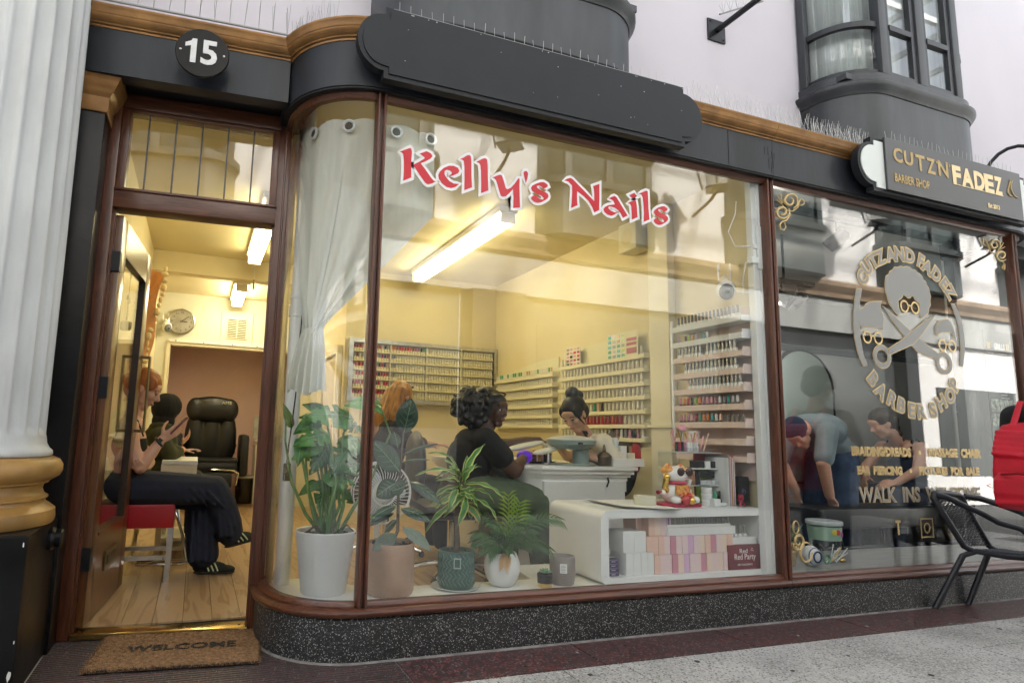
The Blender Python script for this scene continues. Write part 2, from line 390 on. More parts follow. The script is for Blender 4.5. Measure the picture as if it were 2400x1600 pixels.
def mullion(x, w, parent, z0=.213, z1=2.50):
    b = MB()
    b.box((x - w / 2, -.012, z0), (x - .006, .05, z1), bev=.008); b.box((x + .006, -.012, z0), (x + w / 2, .05, z1), bev=.008)
    b.box((x - .008, .004, z0), (x + .008, .05, z1)); b.tube([(x - w / 2 + .007, -.012, z0), (x - w / 2 + .007, -.012, z1)], .006, 8); b.tube([(x + w / 2 - .007, -.012, z0), (x + w / 2 - .007, -.012, z1)], .006, 8)
    return b.obj('mullion', WOOD, parent, True)
mullion(.694, .044, sf)
# fascia, soffit, cornice; out = in front of the glass line
FASP = [(-.06, 2.485), (.058, 2.485), (.058, 2.705), (-.06, 2.705)]
MB().sweep(BEND + [(3.055, .015)], FASP).obj('fascia', CHAR, sf, True)
MB().sweep(BEND + [(3.055, .015)], [(-.05, 2.476), (.052, 2.476), (.052, 2.486), (-.05, 2.486)]).obj('soffit', SOFF, sf, True)
def cornice_prof(z, o):
    pts = [(-.06, z), (o + .004, z), (o + .006, z + .010), (o + .016, z + .014), (o + .018, z + .020), (o + .024, z + .024), (o + .036, z + .034), (o + .043, z + .045), (o + .044, z + .051),
           (o + .046, z + .053), (o + .048, z + .060), (o + .051, z + .074), (o + .056, z + .088), (o + .058, z + .092), (o + .058, z + .101), (o + .052, z + .106), (-.06, z + .108)]
    return [(a, z + (q - z) * .83) for a, q in pts]
MB().sweep(BEND + [(3.055, .015)], cornice_prof(2.703, .058)).obj('cornice', GOLD, sf, True)
DF = [(-.64, .345), (.298, .270)]
MB().sweep(DF, [(-.08, 2.49), (.0, 2.49), (.0, 2.705), (-.08, 2.705)]).obj('door_fascia', CHAR, sf)
MB().sweep(DF, [(a - .058, z) for a, z in cornice_prof(2.703, .058)]).obj('door_cornice', GOLD, sf, True)
MB().box((-.64, .42, 2.535), (.36, .62, 2.56)).box((-.30, .38, 2.535), (.36, .42, 2.56)).box((.05, .34, 2.535), (.36, .38, 2.56)).obj('door_soffit', SOFF, sf)
MB().box((-.64, .62, 2.52), (.40, .74, 2.80)).obj('door_lintel', SOFF, sf)

# ---- door frame (runs slightly askew), transom light, brass threshold
fr = thing('door_frame', 'mahogany door frame with leaded transom light over the open door', 'door frame', (-.443, .584, 0), -radians(5.3))
b = MB(); b.box((-.062, -.02, .0), (-.006, .09, 2.53), bev=.006); b.box((-.012, .012, .0), (.004, .09, 1.95)); b.obj('post', WOOD, fr, True)
b = MB(); b.box((.742, -.02, 0), (.800, .09, 2.53), bev=.006); b.box((.728, .012, 0), (.745, .09, 1.95)); b.tube([(.775, -.022, .02), (.775, -.022, 2.52)], .006, 6); b.obj('post', WOOD, fr, True)
b = MB(); b.box((-.008, -.022, 1.952), (.744, .09, 2.046), bev=.008); b.box((-.008, -.03, 2.036), (.744, -.01, 2.05), bev=.004); b.obj('transom_bar', WOODH, fr, True)
b = MB(); b.box((-.008, -.02, 2.455), (.744, .09, 2.53), bev=.006); b.box((.03, -.012, 2.44), (.71, .03, 2.457), bev=.004); b.obj('head_rail', WOODH, fr, True)
b = MB(); b.box((-.006, -.008, 2.046), (.032, .05, 2.455), bev=.005); b.box((.706, -.008, 2.046), (.744, .05, 2.455), bev=.005); b.obj('transom_stile', WOOD, fr, True)
MB().box((.03, .012, 2.046), (.708, .018, 2.455)).obj('transom_pane', GLASS, fr)
LEAD = mat('lead_came', (.09, .09, .09), .5, metal=.4)
for x in (.115, .24, .363, .487, .612): MB().box((x - .004, .006, 2.048), (x + .004, .011, 2.453), bev=.001).obj('lead_bar', LEAD, fr)
b = MB(); b.box((.0, -.03, .004), (.74, .07, .030), bev=.006); tag(b.obj('threshold', BRASS, fr, True), 'polished brass threshold strip')
for x in (.03, .26, .46, .70): MB().lathe([(.006, 0), (.006, .002), (.002, .003)], (x, .01, .030), 8).obj('screw', BLACKM, fr)

# ---- open door leaf: hinged on the left, swung into the shop
dl = thing('door', 'mahogany glazed door standing open into the nail shop', 'door', (-.425, .615, .03), radians(84.6))
L = .80
WD = DOORWOOD
b = MB(); b.box((0, -.022, .01), (.115, .022, 1.90), bev=.004); b.obj('stile', WD, dl, True)
b = MB(); b.box((L - .115, -.022, .01), (L, .022, 1.90), bev=.004); b.obj('stile', WD, dl, True)
b = MB(); b.box((.115, -.021, 1.735), (L - .115, .021, 1.90)); b.obj('top_rail', WD, dl)
b = MB(); b.box((.115, -.021, .01), (L - .115, .021, .385)); b.box((.115, -.028, .385), (L - .115, .028, .40), bev=.003); b.obj('bottom_panel', WD, dl)
MB().box((.11, -.003, .40), (L - .11, .003, 1.738)).obj('pane', GLASS, dl)
b = MB(); b.box((.115, -.021, .40), (.125, .021, 1.735)); b.box((L - .125, -.021, .40), (L - .115, .021, 1.735)); b.box((.125, -.021, 1.725), (L - .125, .021, 1.735)); b.obj('glazing_bead', mat('dark_bead', (.02, .008, .004), .4), dl)
ob = mat('old_bronze', (.17, .13, .06), .35, metal=.8, var=.25, vscale=30)
for sy in (-1,):
    h = MB()
    h.box((L - .075, sy * .024, .86), (L - .045, sy * .075, .875)); h.box((L - .075, sy * .024, 1.285), (L - .045, sy * .075, 1.30))
    h.box((L - .080, sy * .066, .86), (L - .040, sy * .076, 1.30), bev=.003); h.obj('pull_handle', ob, dl)
    h = MB(); h.box((L - .075, -sy * .024, .86), (L - .045, -sy * .075, .875)); h.box((L - .075, -sy * .024, 1.285), (L - .045, -sy * .075, 1.30))
    h.box((L - .080, -sy * .066, .86), (L - .040, -sy * .076, 1.30), bev=.003); h.obj('pull_handle', ob, dl)
lp = MB(); lp.box((.28, -.030, .19), (.52, -.020, .285), bev=.003).obj('letter_plate', ob, dl); MB().box((.31, -.034, .215), (.49, -.028, .26), bev=.002).obj('letter_flap', mat('bronze_dark', (.08, .05, .02), .4, metal=.6), dl)
for z in (.25, 1.02, 1.62): MB().box((-.012, -.026, z), (.03, .026, z + .10), bev=.003).obj('hinge', BLACKM, dl)
MB().box((L - .004, -.014, 1.22), (L + .002, .014, 1.30)).obj('latch_plate', BLACKM, dl)

# ---- barber shop front
bf = thing('barber_shop_front', 'dark barber shop front with wide window between mahogany mullions', 'shop front')
B2 = [(3.062, .015), (5.376, .015)]
RB = BASE_R[1:]
MB().sweep(B2 + RB, [(-.06, 0), (.03, 0), (.03, .168), (.022, .178), (-.06, .178)]).obj('stall_riser', TERRAZZO, bf, True)
MB().sweep(B2 + RB, SILLP).obj('sill', WOODH, bf, True)
MB().sweep([(3.086, .015), (5.352, .015)], RAILP).obj('bottom_rail', WOODH, bf, True)
MB().sweep([(3.086, .015), (5.352, .015)], TOPP).obj('top_rail', WOODH, bf, True)
MB().sweep([(3.080, .015), (5.358, .015)], [(-.004, .234), (.002, .234), (.002, 2.455), (-.004, 2.455)]).obj('window_pane', GLASS, bf)
mullion(3.062, .052, bf); mullion(5.376, .048, bf)
MB().sweep(RB, [(-.004, .234), (.002, .234), (.002, 2.455), (-.004, 2.455)]).obj('curved_pane', GLASS, bf, 2)
MB().sweep(RB, TOPP).obj('top_rail', WOODH, bf, True)
MB().sweep([(3.057, .015), (5.376, .015)] + RB, FASP).obj('fascia', CHAR, bf, True)
MB().sweep([(3.057, .015), (5.376, .015)] + RB, [(-.05, 2.476), (.052, 2.476), (.052, 2.486), (-.05, 2.486)]).obj('soffit', SOFF, bf, True)
MB().sweep([(3.057, .015), (5.376, .015)] + RB, cornice_prof(2.703, .058)).obj('cornice', GOLD, bf, True)
b = MB(); b.box((5.70, .55, 0), (6.9, .62, 2.9)); b.obj('recess_panel', BLACKP, bf)
MB().box((5.64, .36, 2.49), (7.5, .60, 2.81)).obj('recess_fascia', CHAR, bf)

# ---- wall above, with its two oriel bays
wall = MB(); wall.box((-7, .42, 2.792), (12, .62, 5.6)); wall = tag(wall.obj('upper_wall', WHITEW), 'pale lilac white rendered wall above the shop fronts', 'wall')
roofb = struct(MB().box((.40, .10, 2.615), (12, 4.0, 2.80)).box((-7, .64, 2.615), (.40, 4.0, 2.80)), 'ceiling_slab', SOFF)
struct(MB().box((-7, .62, 5.5), (12, 7.0, 5.7)), 'roof', SOFF)
MB().box((-7, .33, 2.775), (.2, .42, 2.790)).obj('cornice_top', SOFF, sf)
MB().box((.2, .30, 2.775), (.72, .42, 2.790)).box((.72, .0, 2.775), (5.8, .42, 2.790)).obj('cornice_top', SOFF, sf)

BAYM = mat('bay_grey_paint', (.040, .044, .050), .42, var=.38, vscale=2.5, detail=9, stretch=(2, 2, .5), bump=.08, bscale=12)
BAYD = mat('sash_black', (.015, .016, .020), .35, var=.2, vscale=8)
CURT = mat('pale_curtain', (.50, .54, .53), .9, var=.12, vscale=5, stretch=(6, 6, .3))
def bay(x0, x1, label, parts=True):
    t = thing('bay_window', label, 'bay window')
    yw, yf, r = .42, .03, .34
    def path(o=0):
        return [(x0, yw)] + [(x0, yf + r)] + arc((x0 + r, yf + r), r, 187, 263, 10) + [(x0 + r, yf), (x1 - r, yf)] + arc((x1 - r, yf + r), r, -83, -7, 10) + [(x1, yf + r), (x1, yw)]
    P = path()
    MB().sweep(P, [(-.03, 2.80), (0, 2.80), (0, 3.30), (-.03, 3.30)]).obj('apron', BAYM, t, True)
    MB().sweep(P, [(-.03, 3.295), (.006, 3.295), (.010, 3.305), (.018, 3.318), (.034, 3.34), (.042, 3.355), (.042, 3.372), (.034, 3.38), (.02, 3.39), (-.03, 3.40)]).obj('moulding', BAYM, t, True)
    MB().sweep(P, [(-.06, 3.39), (.008, 3.395), (.008, 3.445), (-.005, 3.455), (-.06, 3.455)]).obj('sill', BAYM, t, True)
    MB().sweep(P, [(-.05, 5.1), (.02, 5.1), (.02, 5.5), (-.05, 5.5)]).obj('head', BAYM, t, True)
    ztop = 5.1
    # posts
    def post(x, y, w=.07, d=.06, name='post'):
        MB().box((x - w / 2, y - .004, 3.452), (x + w / 2, y + d, ztop), bev=.006).obj(name, BAYM, t, True)
    xm = (x0 + x1) / 2
    post(x0 + .02, yw - .06, .05, .05); post(x1 - .02, yw - .06, .05, .05)
    xa, xb = x0 + r - .01, x1 - r + .01
    post(xa, yf + .002); post(xb, yf + .002); post(xm, yf + .002, .075)
    # sashes: two flat bays, two curved corners
    for a, c in ((xa + .035, xm - .037), (xm + .037, xb - .035)):
        f = MB(); y = yf + .012
        f.box((a, y, 3.452), (a + .045, y + .035, ztop)); f.box((c - .045, y, 3.452), (c, y + .035, ztop)); f.box((a + .045, y, 3.452), (c - .045, y + .035, 3.487))
        f.box((a + .045, y - .006, 3.800), (c - .045, y + .035, 3.840)); f.box((a + .045, y, ztop - .05), (c - .045, y + .035, ztop))
        s = f.obj('sash', BAYD, t)
        MB().box((a + .04, y + .015, 3.48), (c - .04, y + .019, 3.805)).obj('pane', GLASS, s); MB().box((a + .04, y + .022, 3.835), (c - .04, y + .026, ztop - .04)).obj('pane', GLASS, s)
    for side in (0, 1):
        if side == 0: A = [(x0 + .02, yf + r + .03), (x0 + .02, yf + r)] + arc((x0 + r, yf + r), r - .02, 187, 263, 10)
        else: A = arc((x1 - r, yf + r), r - .02, -83, -7, 10) + [(x1 - .02, yf + r), (x1 - .02, yf + r + .03)]
        f = MB(); f.sweep(A, [(-.03, 3.452), (0, 3.452), (0, 3.487), (-.03, 3.487)]); f.sweep(A, [(-.03, 3.80), (.006, 3.80), (.006, 3.84), (-.03, 3.84)]); f.sweep(A, [(-.03, ztop - .05), (0, ztop - .05), (0, ztop), (-.03, ztop)])
        s = f.obj('sash', BAYD, t)
        MB().sweep(A, [(-.016, 3.48), (-.012, 3.48), (-.012, 3.805), (-.016, 3.805)]).obj('pane', GLASS, s, 2)
        MB().sweep(A, [(-.022, 3.835), (-.018, 3.835), (-.018, ztop - .04), (-.022, ztop - .04)]).obj('pane', GLASS, s, 2)
    # pale net curtain hanging inside, and the floor of the bay
    CP = [(x0 + .10, yw)] + arc((x0 + r, yf + r), r - .12, 183, 267, 10) + arc((x1 - r, yf + r), r - .12, -87, -3, 10) + [(x1 - .10, yw)]
    def cf(u, v):
        k = u * (len(CP) - 1); i = min(int(k), len(CP) - 2); q = k - i
        x = CP[i][0] * (1 - q) + CP[i + 1][0] * q; y = CP[i][1] * (1 - q) + CP[i + 1][1] * q
        w = .012 * sin(u * 150); return (x + w * .4, y + w, 3.46 + v * 1.63)
    MB().grid(cf, 160, 2).obj('net_curtain', CURT, t, True)
    MB().box((x0 + .05, yf + .08, 3.40), (x1 - .05, yw, 3.44)).obj('bay_floor', BAYM, t)
    return t
bay1 = bay(.72, 2.28, 'dark grey bay window above the long blank signboard')
bay2 = bay(3.90, 5.34, 'dark grey bay window with sash panes above the barber sign')
c = MB(); pth = [(x - (0), y, 2.935) for x, y in [(.80, .22)] + arc((1.06, .37), .352, 215, 265, 6) + [(1.3, .012), (1.9, .012)] + arc((1.94, .37), .358, -88, -40, 6)]
c.tube(pth, .010, 8); tag(c.obj('cable', CHAR, None, True), 'grey cable clipped along the foot of the bay over the blank sign', 'cable')

# ---- the fluted column and black pilaster on the left
col = thing('column', 'white fluted column with ochre base on a black pedestal', 'column', (-.815, .22, 0))
b = MB(); b.box((-.305, -.30, 0), (.305, .34, .545), bev=.012); b.obj('pedestal', BLACKP, col, True)
CHIP = mat('chipped_paint', (.72, .70, .66), .7)
for x, z, s in ((.292, .095, .012), (.297, .20, .004), (.292, .515, .005)):
    RR = random.Random(int(z * 1000)); MB().prism([(x + s * .55 * cos(a) * RR.uniform(.5, 1.2), z + s * 1.7 * sin(a) * RR.uniform(.6, 1.2)) for a in [2 * pi * k / 11 for k in range(11)]], lambda u, v, w: (min(u, .303), -.3008 - w, v), .0006).obj('paint_chip', CHIP, col)
MB().lathe([(.29, .545), (.315, .548), (.322, .565), (.318, .60), (.295, .618), (.283, .625), (.281, .637), (.290, .642), (.290, .648), (.276, .656), (.268, .675), (.272, .694), (.287, .700), (.288, .706), (.30, .712), (.322, .726), (.331, .745), (.330, .768), (.318, .788), (.296, .798), (.27, .80)], n=64).obj('base', GOLDB, col, True)
NF = 22
def flute(a, z, z0=.88):
    if z < z0 or z > 6.4: return 1.0
    t = (a * NF / (2 * pi)) % 1.0
    if t < .16: return 1.0
    q = (t - .16) / .84
    d = min(1, (z - z0) / .03)
    return 1.0 - .075 * sqrt(max(0, 1 - (2 * q - 1) ** 2)) * d
MB().lathe([(.285, .80), (.290, .806), (.288, .822), (.276, .832), (.266, .85), (.262, .872), (.2605, .879), (.2600, .885), (.2595, .90), (.2592, .915), (.2585, 1.0), (.256, 1.6), (.252, 2.2), (.247, 2.8), (.235, 4.2), (.23, 5.2)], n=NF * 12, wob=flute).obj('shaft', WHITEC, col, 2)
MB().box((-.3, -.3, 5.2), (.3, .34, 5.6)).obj('capital', WHITEC, col)
pil = thing('pilaster', 'black pilaster with gold capital beside the door frame', 'pilaster')
MB().box((-1.4, .41, 0), (-.497, .60, 2.34), bev=.004).obj('shaft', BLACKP, pil, True)
b = MB(); pp = [(-1.3, .41), (-.497, .41), (-.497, .60)]
pp = [(-1.3, .409), (-.496, .409), (-.496, .60)]
def cap_sweep(o, z): return (o, z)
# the capital turns the corner towards the door, so it is swept with the street side outwards
bb = MB(); bb.sweep(pp, [(-.03, 2.335), (.006, 2.335), (.010, 2.345), (.010, 2.405), (.018, 2.415), (.030, 2.43), (.032, 2.44), (.036, 2.445), (.048, 2.468), (.050, 2.48), (.054, 2.485), (.060, 2.50), (.060, 2.52), (.052, 2.53), (-.03, 2.53)])
bb.obj('capital', GOLD, pil, True)
kb = MB(); kb.lathe([(.045, 0), (.045, .012), (.040, .018), (.036, .022), (.036, .042), (.030, .048)], n=24)
kn = kb.obj('doorstop', BLACKP, None, True); kn.rotation_euler = (0, pi / 2, 0); kn.location = (-.5095, .27, .48)
tag(kn, 'round black knob fixed to the side of the black pedestal', 'knob')

# ---- number plate, signboards
np_ = thing('number_plate', 'round black house number plate reading 15 over the door', 'number plate', (-.100, .205, 2.601), -radians(4.6))
b = MB(); b.lathe([(.113, 0), (.116, .002), (.116, .010), (.113, .013)], n=56); b.lathe([(.03, -.09), (.03, 0)], n=16); b = b.obj('plate', mat('sign_black', (.010, .009, .008), .35, spec=.2), np_, True); b.rotation_euler = (pi / 2, 0, 0)
SILV = mat('silver_letters', (.62, .62, .62), .45, var=.08, vscale=30)
MB().prism([(-.050, -.055), (-.026, -.055), (-.026, .060), (-.044, .060), (-.050, .048), (-.074, .036), (-.074, .018), (-.050, .026)], lambda u, v, w: (u, -.0165 + w, v), .004).obj('numeral', SILV, np_); front_text('numeral', '5', .030, -.0145, .003, .115, 0, SILV, np_, .002, bold=.004)
for x in (-.093, .093): o = MB().lathe([(.0055, 0), (.005, .003), (.002, .005)], n=10).obj('screw', STEEL, np_, True); o.rotation_euler = (pi / 2, 0, 0); o.location = (x, -.013, 0)

def sign_outline(x0, x1, z0, z1, step, r):
    zc = (z0 + z1) / 2; P = [(x0 + step, z0), (x1 - step, z0), (x1 - step, z0 + .035)]
    h = (z1 - z0) / 2 - .035
    P += [(x1 - step + .0 + (r) * cos(a), zc + h * sin(a)) for a in [radians(-90 + 180 * k / 18) for k in range(19)]]
    P += [(x1 - step, z1 - .035), (x1 - step, z1), (x0 + step, z1), (x0 + step, z1 - .035)]
    P += [(x0 + step - r * cos(a), zc + h * sin(a)) for a in [radians(90 - 180 * k / 18) for k in range(19)]]
    P += [(x0 + step, z0 + .035)]
    Q = []
    for p in P:
        if not Q or (abs(p[0] - Q[-1][0]) + abs(p[1] - Q[-1][1])) > 1e-5: Q.append(p)
    return Q
def signboard(x0, x1, z0, z1, label, facecol, name='signboard'):
    t = thing(name, label, 'sign', (0, -.039, .014)); t.scale = (.985,) * 3
    O = sign_outline(x0, x1, z0, z1, .125, .125)
    MB().prism(O, lambda u, v, w: (u, -.046 - w, v), .045).obj('backing', CHARD, t)
    I = offset_poly(O, -.022)
    MB().prism(I, lambda u, v, w: (u, -.0915 - w, v), .006).obj('face', facecol, t)
    for q in (.2, .5, .8): MB().box((x0 + (x1 - x0) * q - .04, -.046, z0 + .05), (x0 + (x1 - x0) * q + .04, -.006, z1 - .14)).obj('spacer', CHARD, t)
    return t
sg1 = signboard(.545, 2.49, 2.505, 2.850, 'long blank dark grey signboard with rounded ends over the nail shop window', CHARD)
sg2 = signboard(3.71, 5.53, 2.510, 2.862, 'barber signboard with gold lettering and pale rounded ends', mat('pale_sign_end', (.68, .72, .70), .4), 'barber_sign')
MB().box((3.935, -.112, 2.525), (5.315, -.0985, 2.870), bev=.002).obj('panel', mat('sign_panel_grey', (.042, .043, .045), .32, var=.08, vscale=3), sg2)
GOLDL = mat('gold_lettering', (.36, .25, .095), .35, metal=.45, var=.12, vscale=25)
PALEG = mat('pale_gold_lettering', (.72, .55, .30), .35, metal=.4, var=.1, vscale=20)
for ch, x, w, z, h, mm in (('C', 4.045, .085, 2.768, .092, GOLDL), ('U', 4.145, .085, 2.765, .092, GOLDL), ('T', 4.255, .09, 2.755, .105, GOLDL), ('Z', 4.36, .085, 2.752, .105, GOLDL), ("'", 4.42, .014, 2.79, .03, GOLDL), ('N', 4.48, .10, 2.755, .105, GOLDL), ("'", 4.55, .014, 2.79, .03, GOLDL)):
    front_text('letter', ch, x, -.1135, z, h, w, mm, sg2, .0012, bold=.004)
for ch, x, w in (('F', 4.615, .085), ('A', 4.725, .125), ('D', 4.85, .11), ('E', 4.955, .10), ('Z', 5.055, .085)):
    front_text('letter', ch, x, -.1135, 2.735, .125, w, PALEG, sg2, .0012, bold=.008)
b = MB(); b.box((4.60, -.115, 2.668), (5.10, -.113, 2.673)); b.obj('underline', PALEG, sg2)
front_text('lettering', 'BARBER SHOP', 4.165, -.1135, 2.615, .055, .33, GOLDL, sg2, .0012, bold=.002)
front_text('lettering', 'Est 2013', 4.985, -.1135, 2.578, .030, .125, PALEG, sg2, .0012, bold=.002)
fl = MB()
for k in range(2):
    sx = 5.19 + k * .03
    fl.tube([(sx + .05 * t * cos(5 * t + k), -.1135, 2.80 - .11 * t + .02 * sin(6 * t)) for t in [i / 14 for i in range(15)]], .005, 6)
fl.obj('scroll_ornament', GOLDL, sg2)

# ---- bird spikes: wires standing on plastic strips
SPK = mat('spike_wire', (.38, .38, .37), .35, metal=.9)
def spikes(pts, label, h=.11, n=20, seed=1, lean=.25):
    R = random.Random(seed); t = thing('bird_spike_strip', label, 'bird spikes', pts[0], group='bird spike strips along the ledges')
    o = Vector(pts[0]); sg = MB(); base = MB(); N = len(pts) - 1
    base.tube([Vector(p) - o + Vector((0, 0, .004)) for p in pts], .006, 6); base.obj('strip', mat('clear_strip', (.3, .3, .3), .4), t)
    tot = [0]
    for a, c in zip(pts, pts[1:]): tot.append(tot[-1] + (Vector(c) - Vector(a)).length)
    for k in range(n):
        d = tot[-1] * (k + .5) / n; i = max(j for j in range(N) if tot[j] <= d); q = (d - tot[i]) / max(1e-6, tot[i + 1] - tot[i])
        p = Vector(pts[i]).lerp(Vector(pts[i + 1]), q) - o
        for w in (-1, 0, 1) if lean > .1 else (0,):
            e = p + Vector((R.uniform(-.5, .5) * lean * h, w * lean * h + R.uniform(-.01, .01), h * R.uniform(.85, 1.05)))
            sg.tube([p, e], .0011, 4)
    w = sg.obj('wires', SPK, t); w['kind'] = 'stuff'
    return t
spikes([(-.62, .28, 2.795), (.30, .21, 2.795)], 'bird spike strip on the gold cornice over the number plate', .15, 14, 1, .16)
spikes([(.30, .26, 2.795)] + [(x - .0, y, 2.795) for x, y in arc((.70, .36), .39, 190, 235, 5)], 'bird spike strip on the curved corner of the gold cornice', .13, 12, 2)
spikes([(.70, -.115, 2.823), (2.30, -.115, 2.823)], 'row of short bird spikes along the top of the blank signboard', .055, 30, 3, .0)
spikes([(2.42, -.06, 2.795), (3.35, -.06, 2.795)], 'bird spike strip on the cornice between the two signboards', .12, 24, 4)
spikes([(3.36, -.055, 2.795), (3.85, -.055, 2.795)], 'dense bird spike strip on the cornice left of the barber sign', .11, 24, 5)
spikes([(3.90, -.13, 2.843), (5.2, -.13, 2.843)], 'row of bird spikes along the top of the barber sign', .06, 30, 6, .0)
spikes([(3.12, .36, 3.80), (3.45, .30, 3.95)], 'loose bird spikes beside the wall bracket', .09, 6, 7)

FLK = mat('pale_fleck', (.5, .5, .48), .8); RR = random.Random(77)
b = MB()
for k in range(26): b.box((lambda x, z, r: (x, -.0985, z))((q := RR.uniform(.62, 2.4)), (h := RR.choice((2.835, 2.835, 2.53, RR.uniform(2.55, 2.82)))), 0), (q + RR.uniform(.002, .006), -.0972, h + RR.uniform(.0015, .005)))
b.obj('paint_fleck', FLK, sg1)['kind'] = 'stuff'
SEAM = mat('fascia_seam', (.008, .008, .009), .8)
for x in (1.16, 2.05, 2.72): MB().box((x, -.0445, 2.487), (x + .0025, -.0435, 2.702)).obj('joint', SEAM, sf)
for x in (3.9, 4.8): MB().box((x, -.0445, 2.487), (x + .0025, -.0435, 2.702)).obj('joint', SEAM, bf)
b = MB()
for k in range(9): q = 3.02 + RR.uniform(-.03, .05); h = RR.uniform(2.49, 2.62); b.box((q, -.0442, h), (q + RR.uniform(.001, .004), -.0434, h + RR.uniform(.01, .07)))
b.obj('stain', SEAM, sf)['kind'] = 'stuff'
# ---- bracket with its square plate, swan-neck lamp at the far right
br = thing('wall_bracket', 'black wall bracket with square plate and round tip on the white wall', 'bracket', (3.14, .419, 3.72))
MB().box((-.075, -.012, -.08), (.075, 0, .08), bev=.003).obj('plate', BLACKM, br)
for x in (-.055, .055):
    for z in (-.06, .06): o = MB().lathe([(.008, 0), (.006, .006)], n=8).obj('bolt', BLACKM, br); o.rotation_euler = (pi / 2, 0, 0); o.location = (x, -.012, z)
MB().tube([(0, -.01, 0), (.02, -.62, .02)], .020, 10).obj('arm', BLACKM, br, True)
MB().lathe([(.036, -.045), (.04, -.04), (.04, .05), (.036, .055)], (.02, -.64, .03), 20).obj('tip', BLACKM, br, True)
sn = thing('sign_lamp', 'black swan-neck sign lamp over the barber sign', 'lamp', (5.86, .419, 2.98))
pts = [(0, 0, 0), (0, -.03, .02)] + [(0.0 + .10 * (1 - cos(a)), -.22 + .18 * cos(a), .06 + .30 * sin(a)) for a in [radians(10 + 17 * k) for k in range(10)]]
MB().tube(pts, .014, 8).obj('neck', BLACKM, sn, True)
MB().lathe([(.07, 0), (.05, .05), (.02, .08)], (.19, -.40, .02), 16).obj('shade', BLACKM, sn, True)

# ---- the other side of the arcade, seen in the glass
OP = thing('opposite_shop_row', 'white shop row across the arcade mirrored in the windows', 'building')
OY = -4.35
OWALL = mat('opposite_white', (.80, .79, .77), .8, var=.04, vscale=1)
OGREY = mat('opposite_greygreen', (.070, .085, .085), .45, var=.2, vscale=3)
ODARK = mat('opposite_dark', (.035, .04, .042), .5, var=.2, vscale=2)
MB().box((-8, OY - .3, 3.55), (18, OY, 6.6)).obj('wall', OWALL, OP)
b = MB(); b.sweep([(18, OY), (-8, OY)], [(-.05, 3.30), (.06, 3.30), (.08, 3.36), (.16, 3.46), (.17, 3.52), (.12, 3.56), (-.05, 3.56)]); b.obj('cornice', mat('opposite_buff', (.42, .30, .20), .5, var=.1, vscale=3), OP)
MB().box((-8, OY - .3, 2.75), (18, OY, 3.30)).obj('fascia', mat('opposite_fascia', (.46, .47, .45), .6, var=.1, vscale=1.5), OP)
for x0, x1, zz, m_ in ((-8, -3.4, 2.75, OGREY), (-3.0, .2, 2.75, ODARK), (.7, 3.0, 1.0, OWALL), (3.7, 7.2, 2.75, OGREY), (7.9, 11.0, 2.75, ODARK), (11.3, 18, 2.75, OWALL)):
    MB().box((x0, OY - .3, 0), (x1, OY - .08, zz)).obj('shop_panel', m_, OP)
for x0, x1 in ((-3.4, -3.0), (.2, .7), (3.1, 3.85), (7.2, 7.9), (11.0, 11.3)): MB().box((x0, OY - .3, 0), (x1, OY + .1, 2.75)).obj('pier', ODARK, OP)
MB().box((.7, OY - .3, 1.0), (3.0, OY - .10, 2.75)).obj('shop_panel', OGREY, OP)
for x0, x1, z0, z1 in ((-2.6, -.2, .6, 2.4), (1.0, 2.8, 1.15, 2.5), (4.1, 6.9, .4, 2.4), (8.3, 10.7, .5, 2.5), (12, 14.2, .5, 2.0)):
    f = MB().box((x0, OY - .078, z0), (x1, OY - .06, z1)).obj('shop_window', mat('opposite_glazing', (.09, .10, .10), .08), OP)
def opp_bay(xc):
    g = MB(); w = .92
    P = [(xc + w, OY)] + [(xc + w - .3 + .3 * cos(a), OY + .35 * sin(a)) for a in [radians(10 + 16 * k) for k in range(6)]] + [(xc - w + .3 - .3 * cos(a), OY + .35 * sin(a)) for a in [radians(90 - 16 * k) for k in range(6)]] + [(xc - w, OY)]
    g.sweep(P, [(-.3, 3.55), (0, 3.55), (0, 4.25), (-.3, 4.25)]); g.sweep(P, [(-.3, 4.22), (.05, 4.22), (.05, 4.32), (-.3, 4.32)])
    for k in (0, 5, 6, 9, len(P) - 2): pass
    for x in (xc - w + .28, xc, xc + w - .28): g.box((x - .05, OY + .22, 4.3), (x + .05, OY + .37, 6.2))
    g.box((xc - w + .28, OY + .25, 5.2), (xc + w - .28, OY + .36, 5.26))
    g.sweep(P, [(-.3, 5.7), (.05, 5.7), (.05, 6.2), (-.3, 6.2)])
    bay_ = g.obj('bay_window', OGREY, OP)
    MB().sweep(P, [(-.05, 4.3), (-.03, 4.3), (-.03, 5.7), (-.05, 5.7)]).obj('glazing', mat('opposite_bay_glass', (.16, .20, .20), .08), bay_, 2)
for xc in (-1.6, 1.65, 4.95, 8.2, 11.5, 14.8): opp_bay(xc)
def lantern(x, y, z, where):
    t = thing('street_lantern', 'black four-sided lantern across the arcade, mirrored ' + where, 'lantern', (x, y, z), group='lanterns across the arcade')
    f = MB()
    for k in range(4):
        a = radians(45 + 90 * k); f.tube([(.18 * cos(a), .18 * sin(a), 0), (.27 * cos(a), .27 * sin(a), .44)], .012, 6)
    f.lathe([(.19, -.02), (.20, .0), (.18, .015)], n=4); f.lathe([(.40, .44), (.38, .47), (.17, .62), (.10, .64), (.07, .70), (.09, .73), (.02, .80)], n=4)
    f.tube([(0, 0, -.02), (0, -.1, -.12), (0, -.45, -.25)], .022, 8)
    f.obj('frame', BLACKM, t)
    MB().lathe([(.165, .01), (.255, .44)], n=4, cap=False).obj('glazing', mat('lantern_glass', (.78, .76, .68), .3), t)
    return t
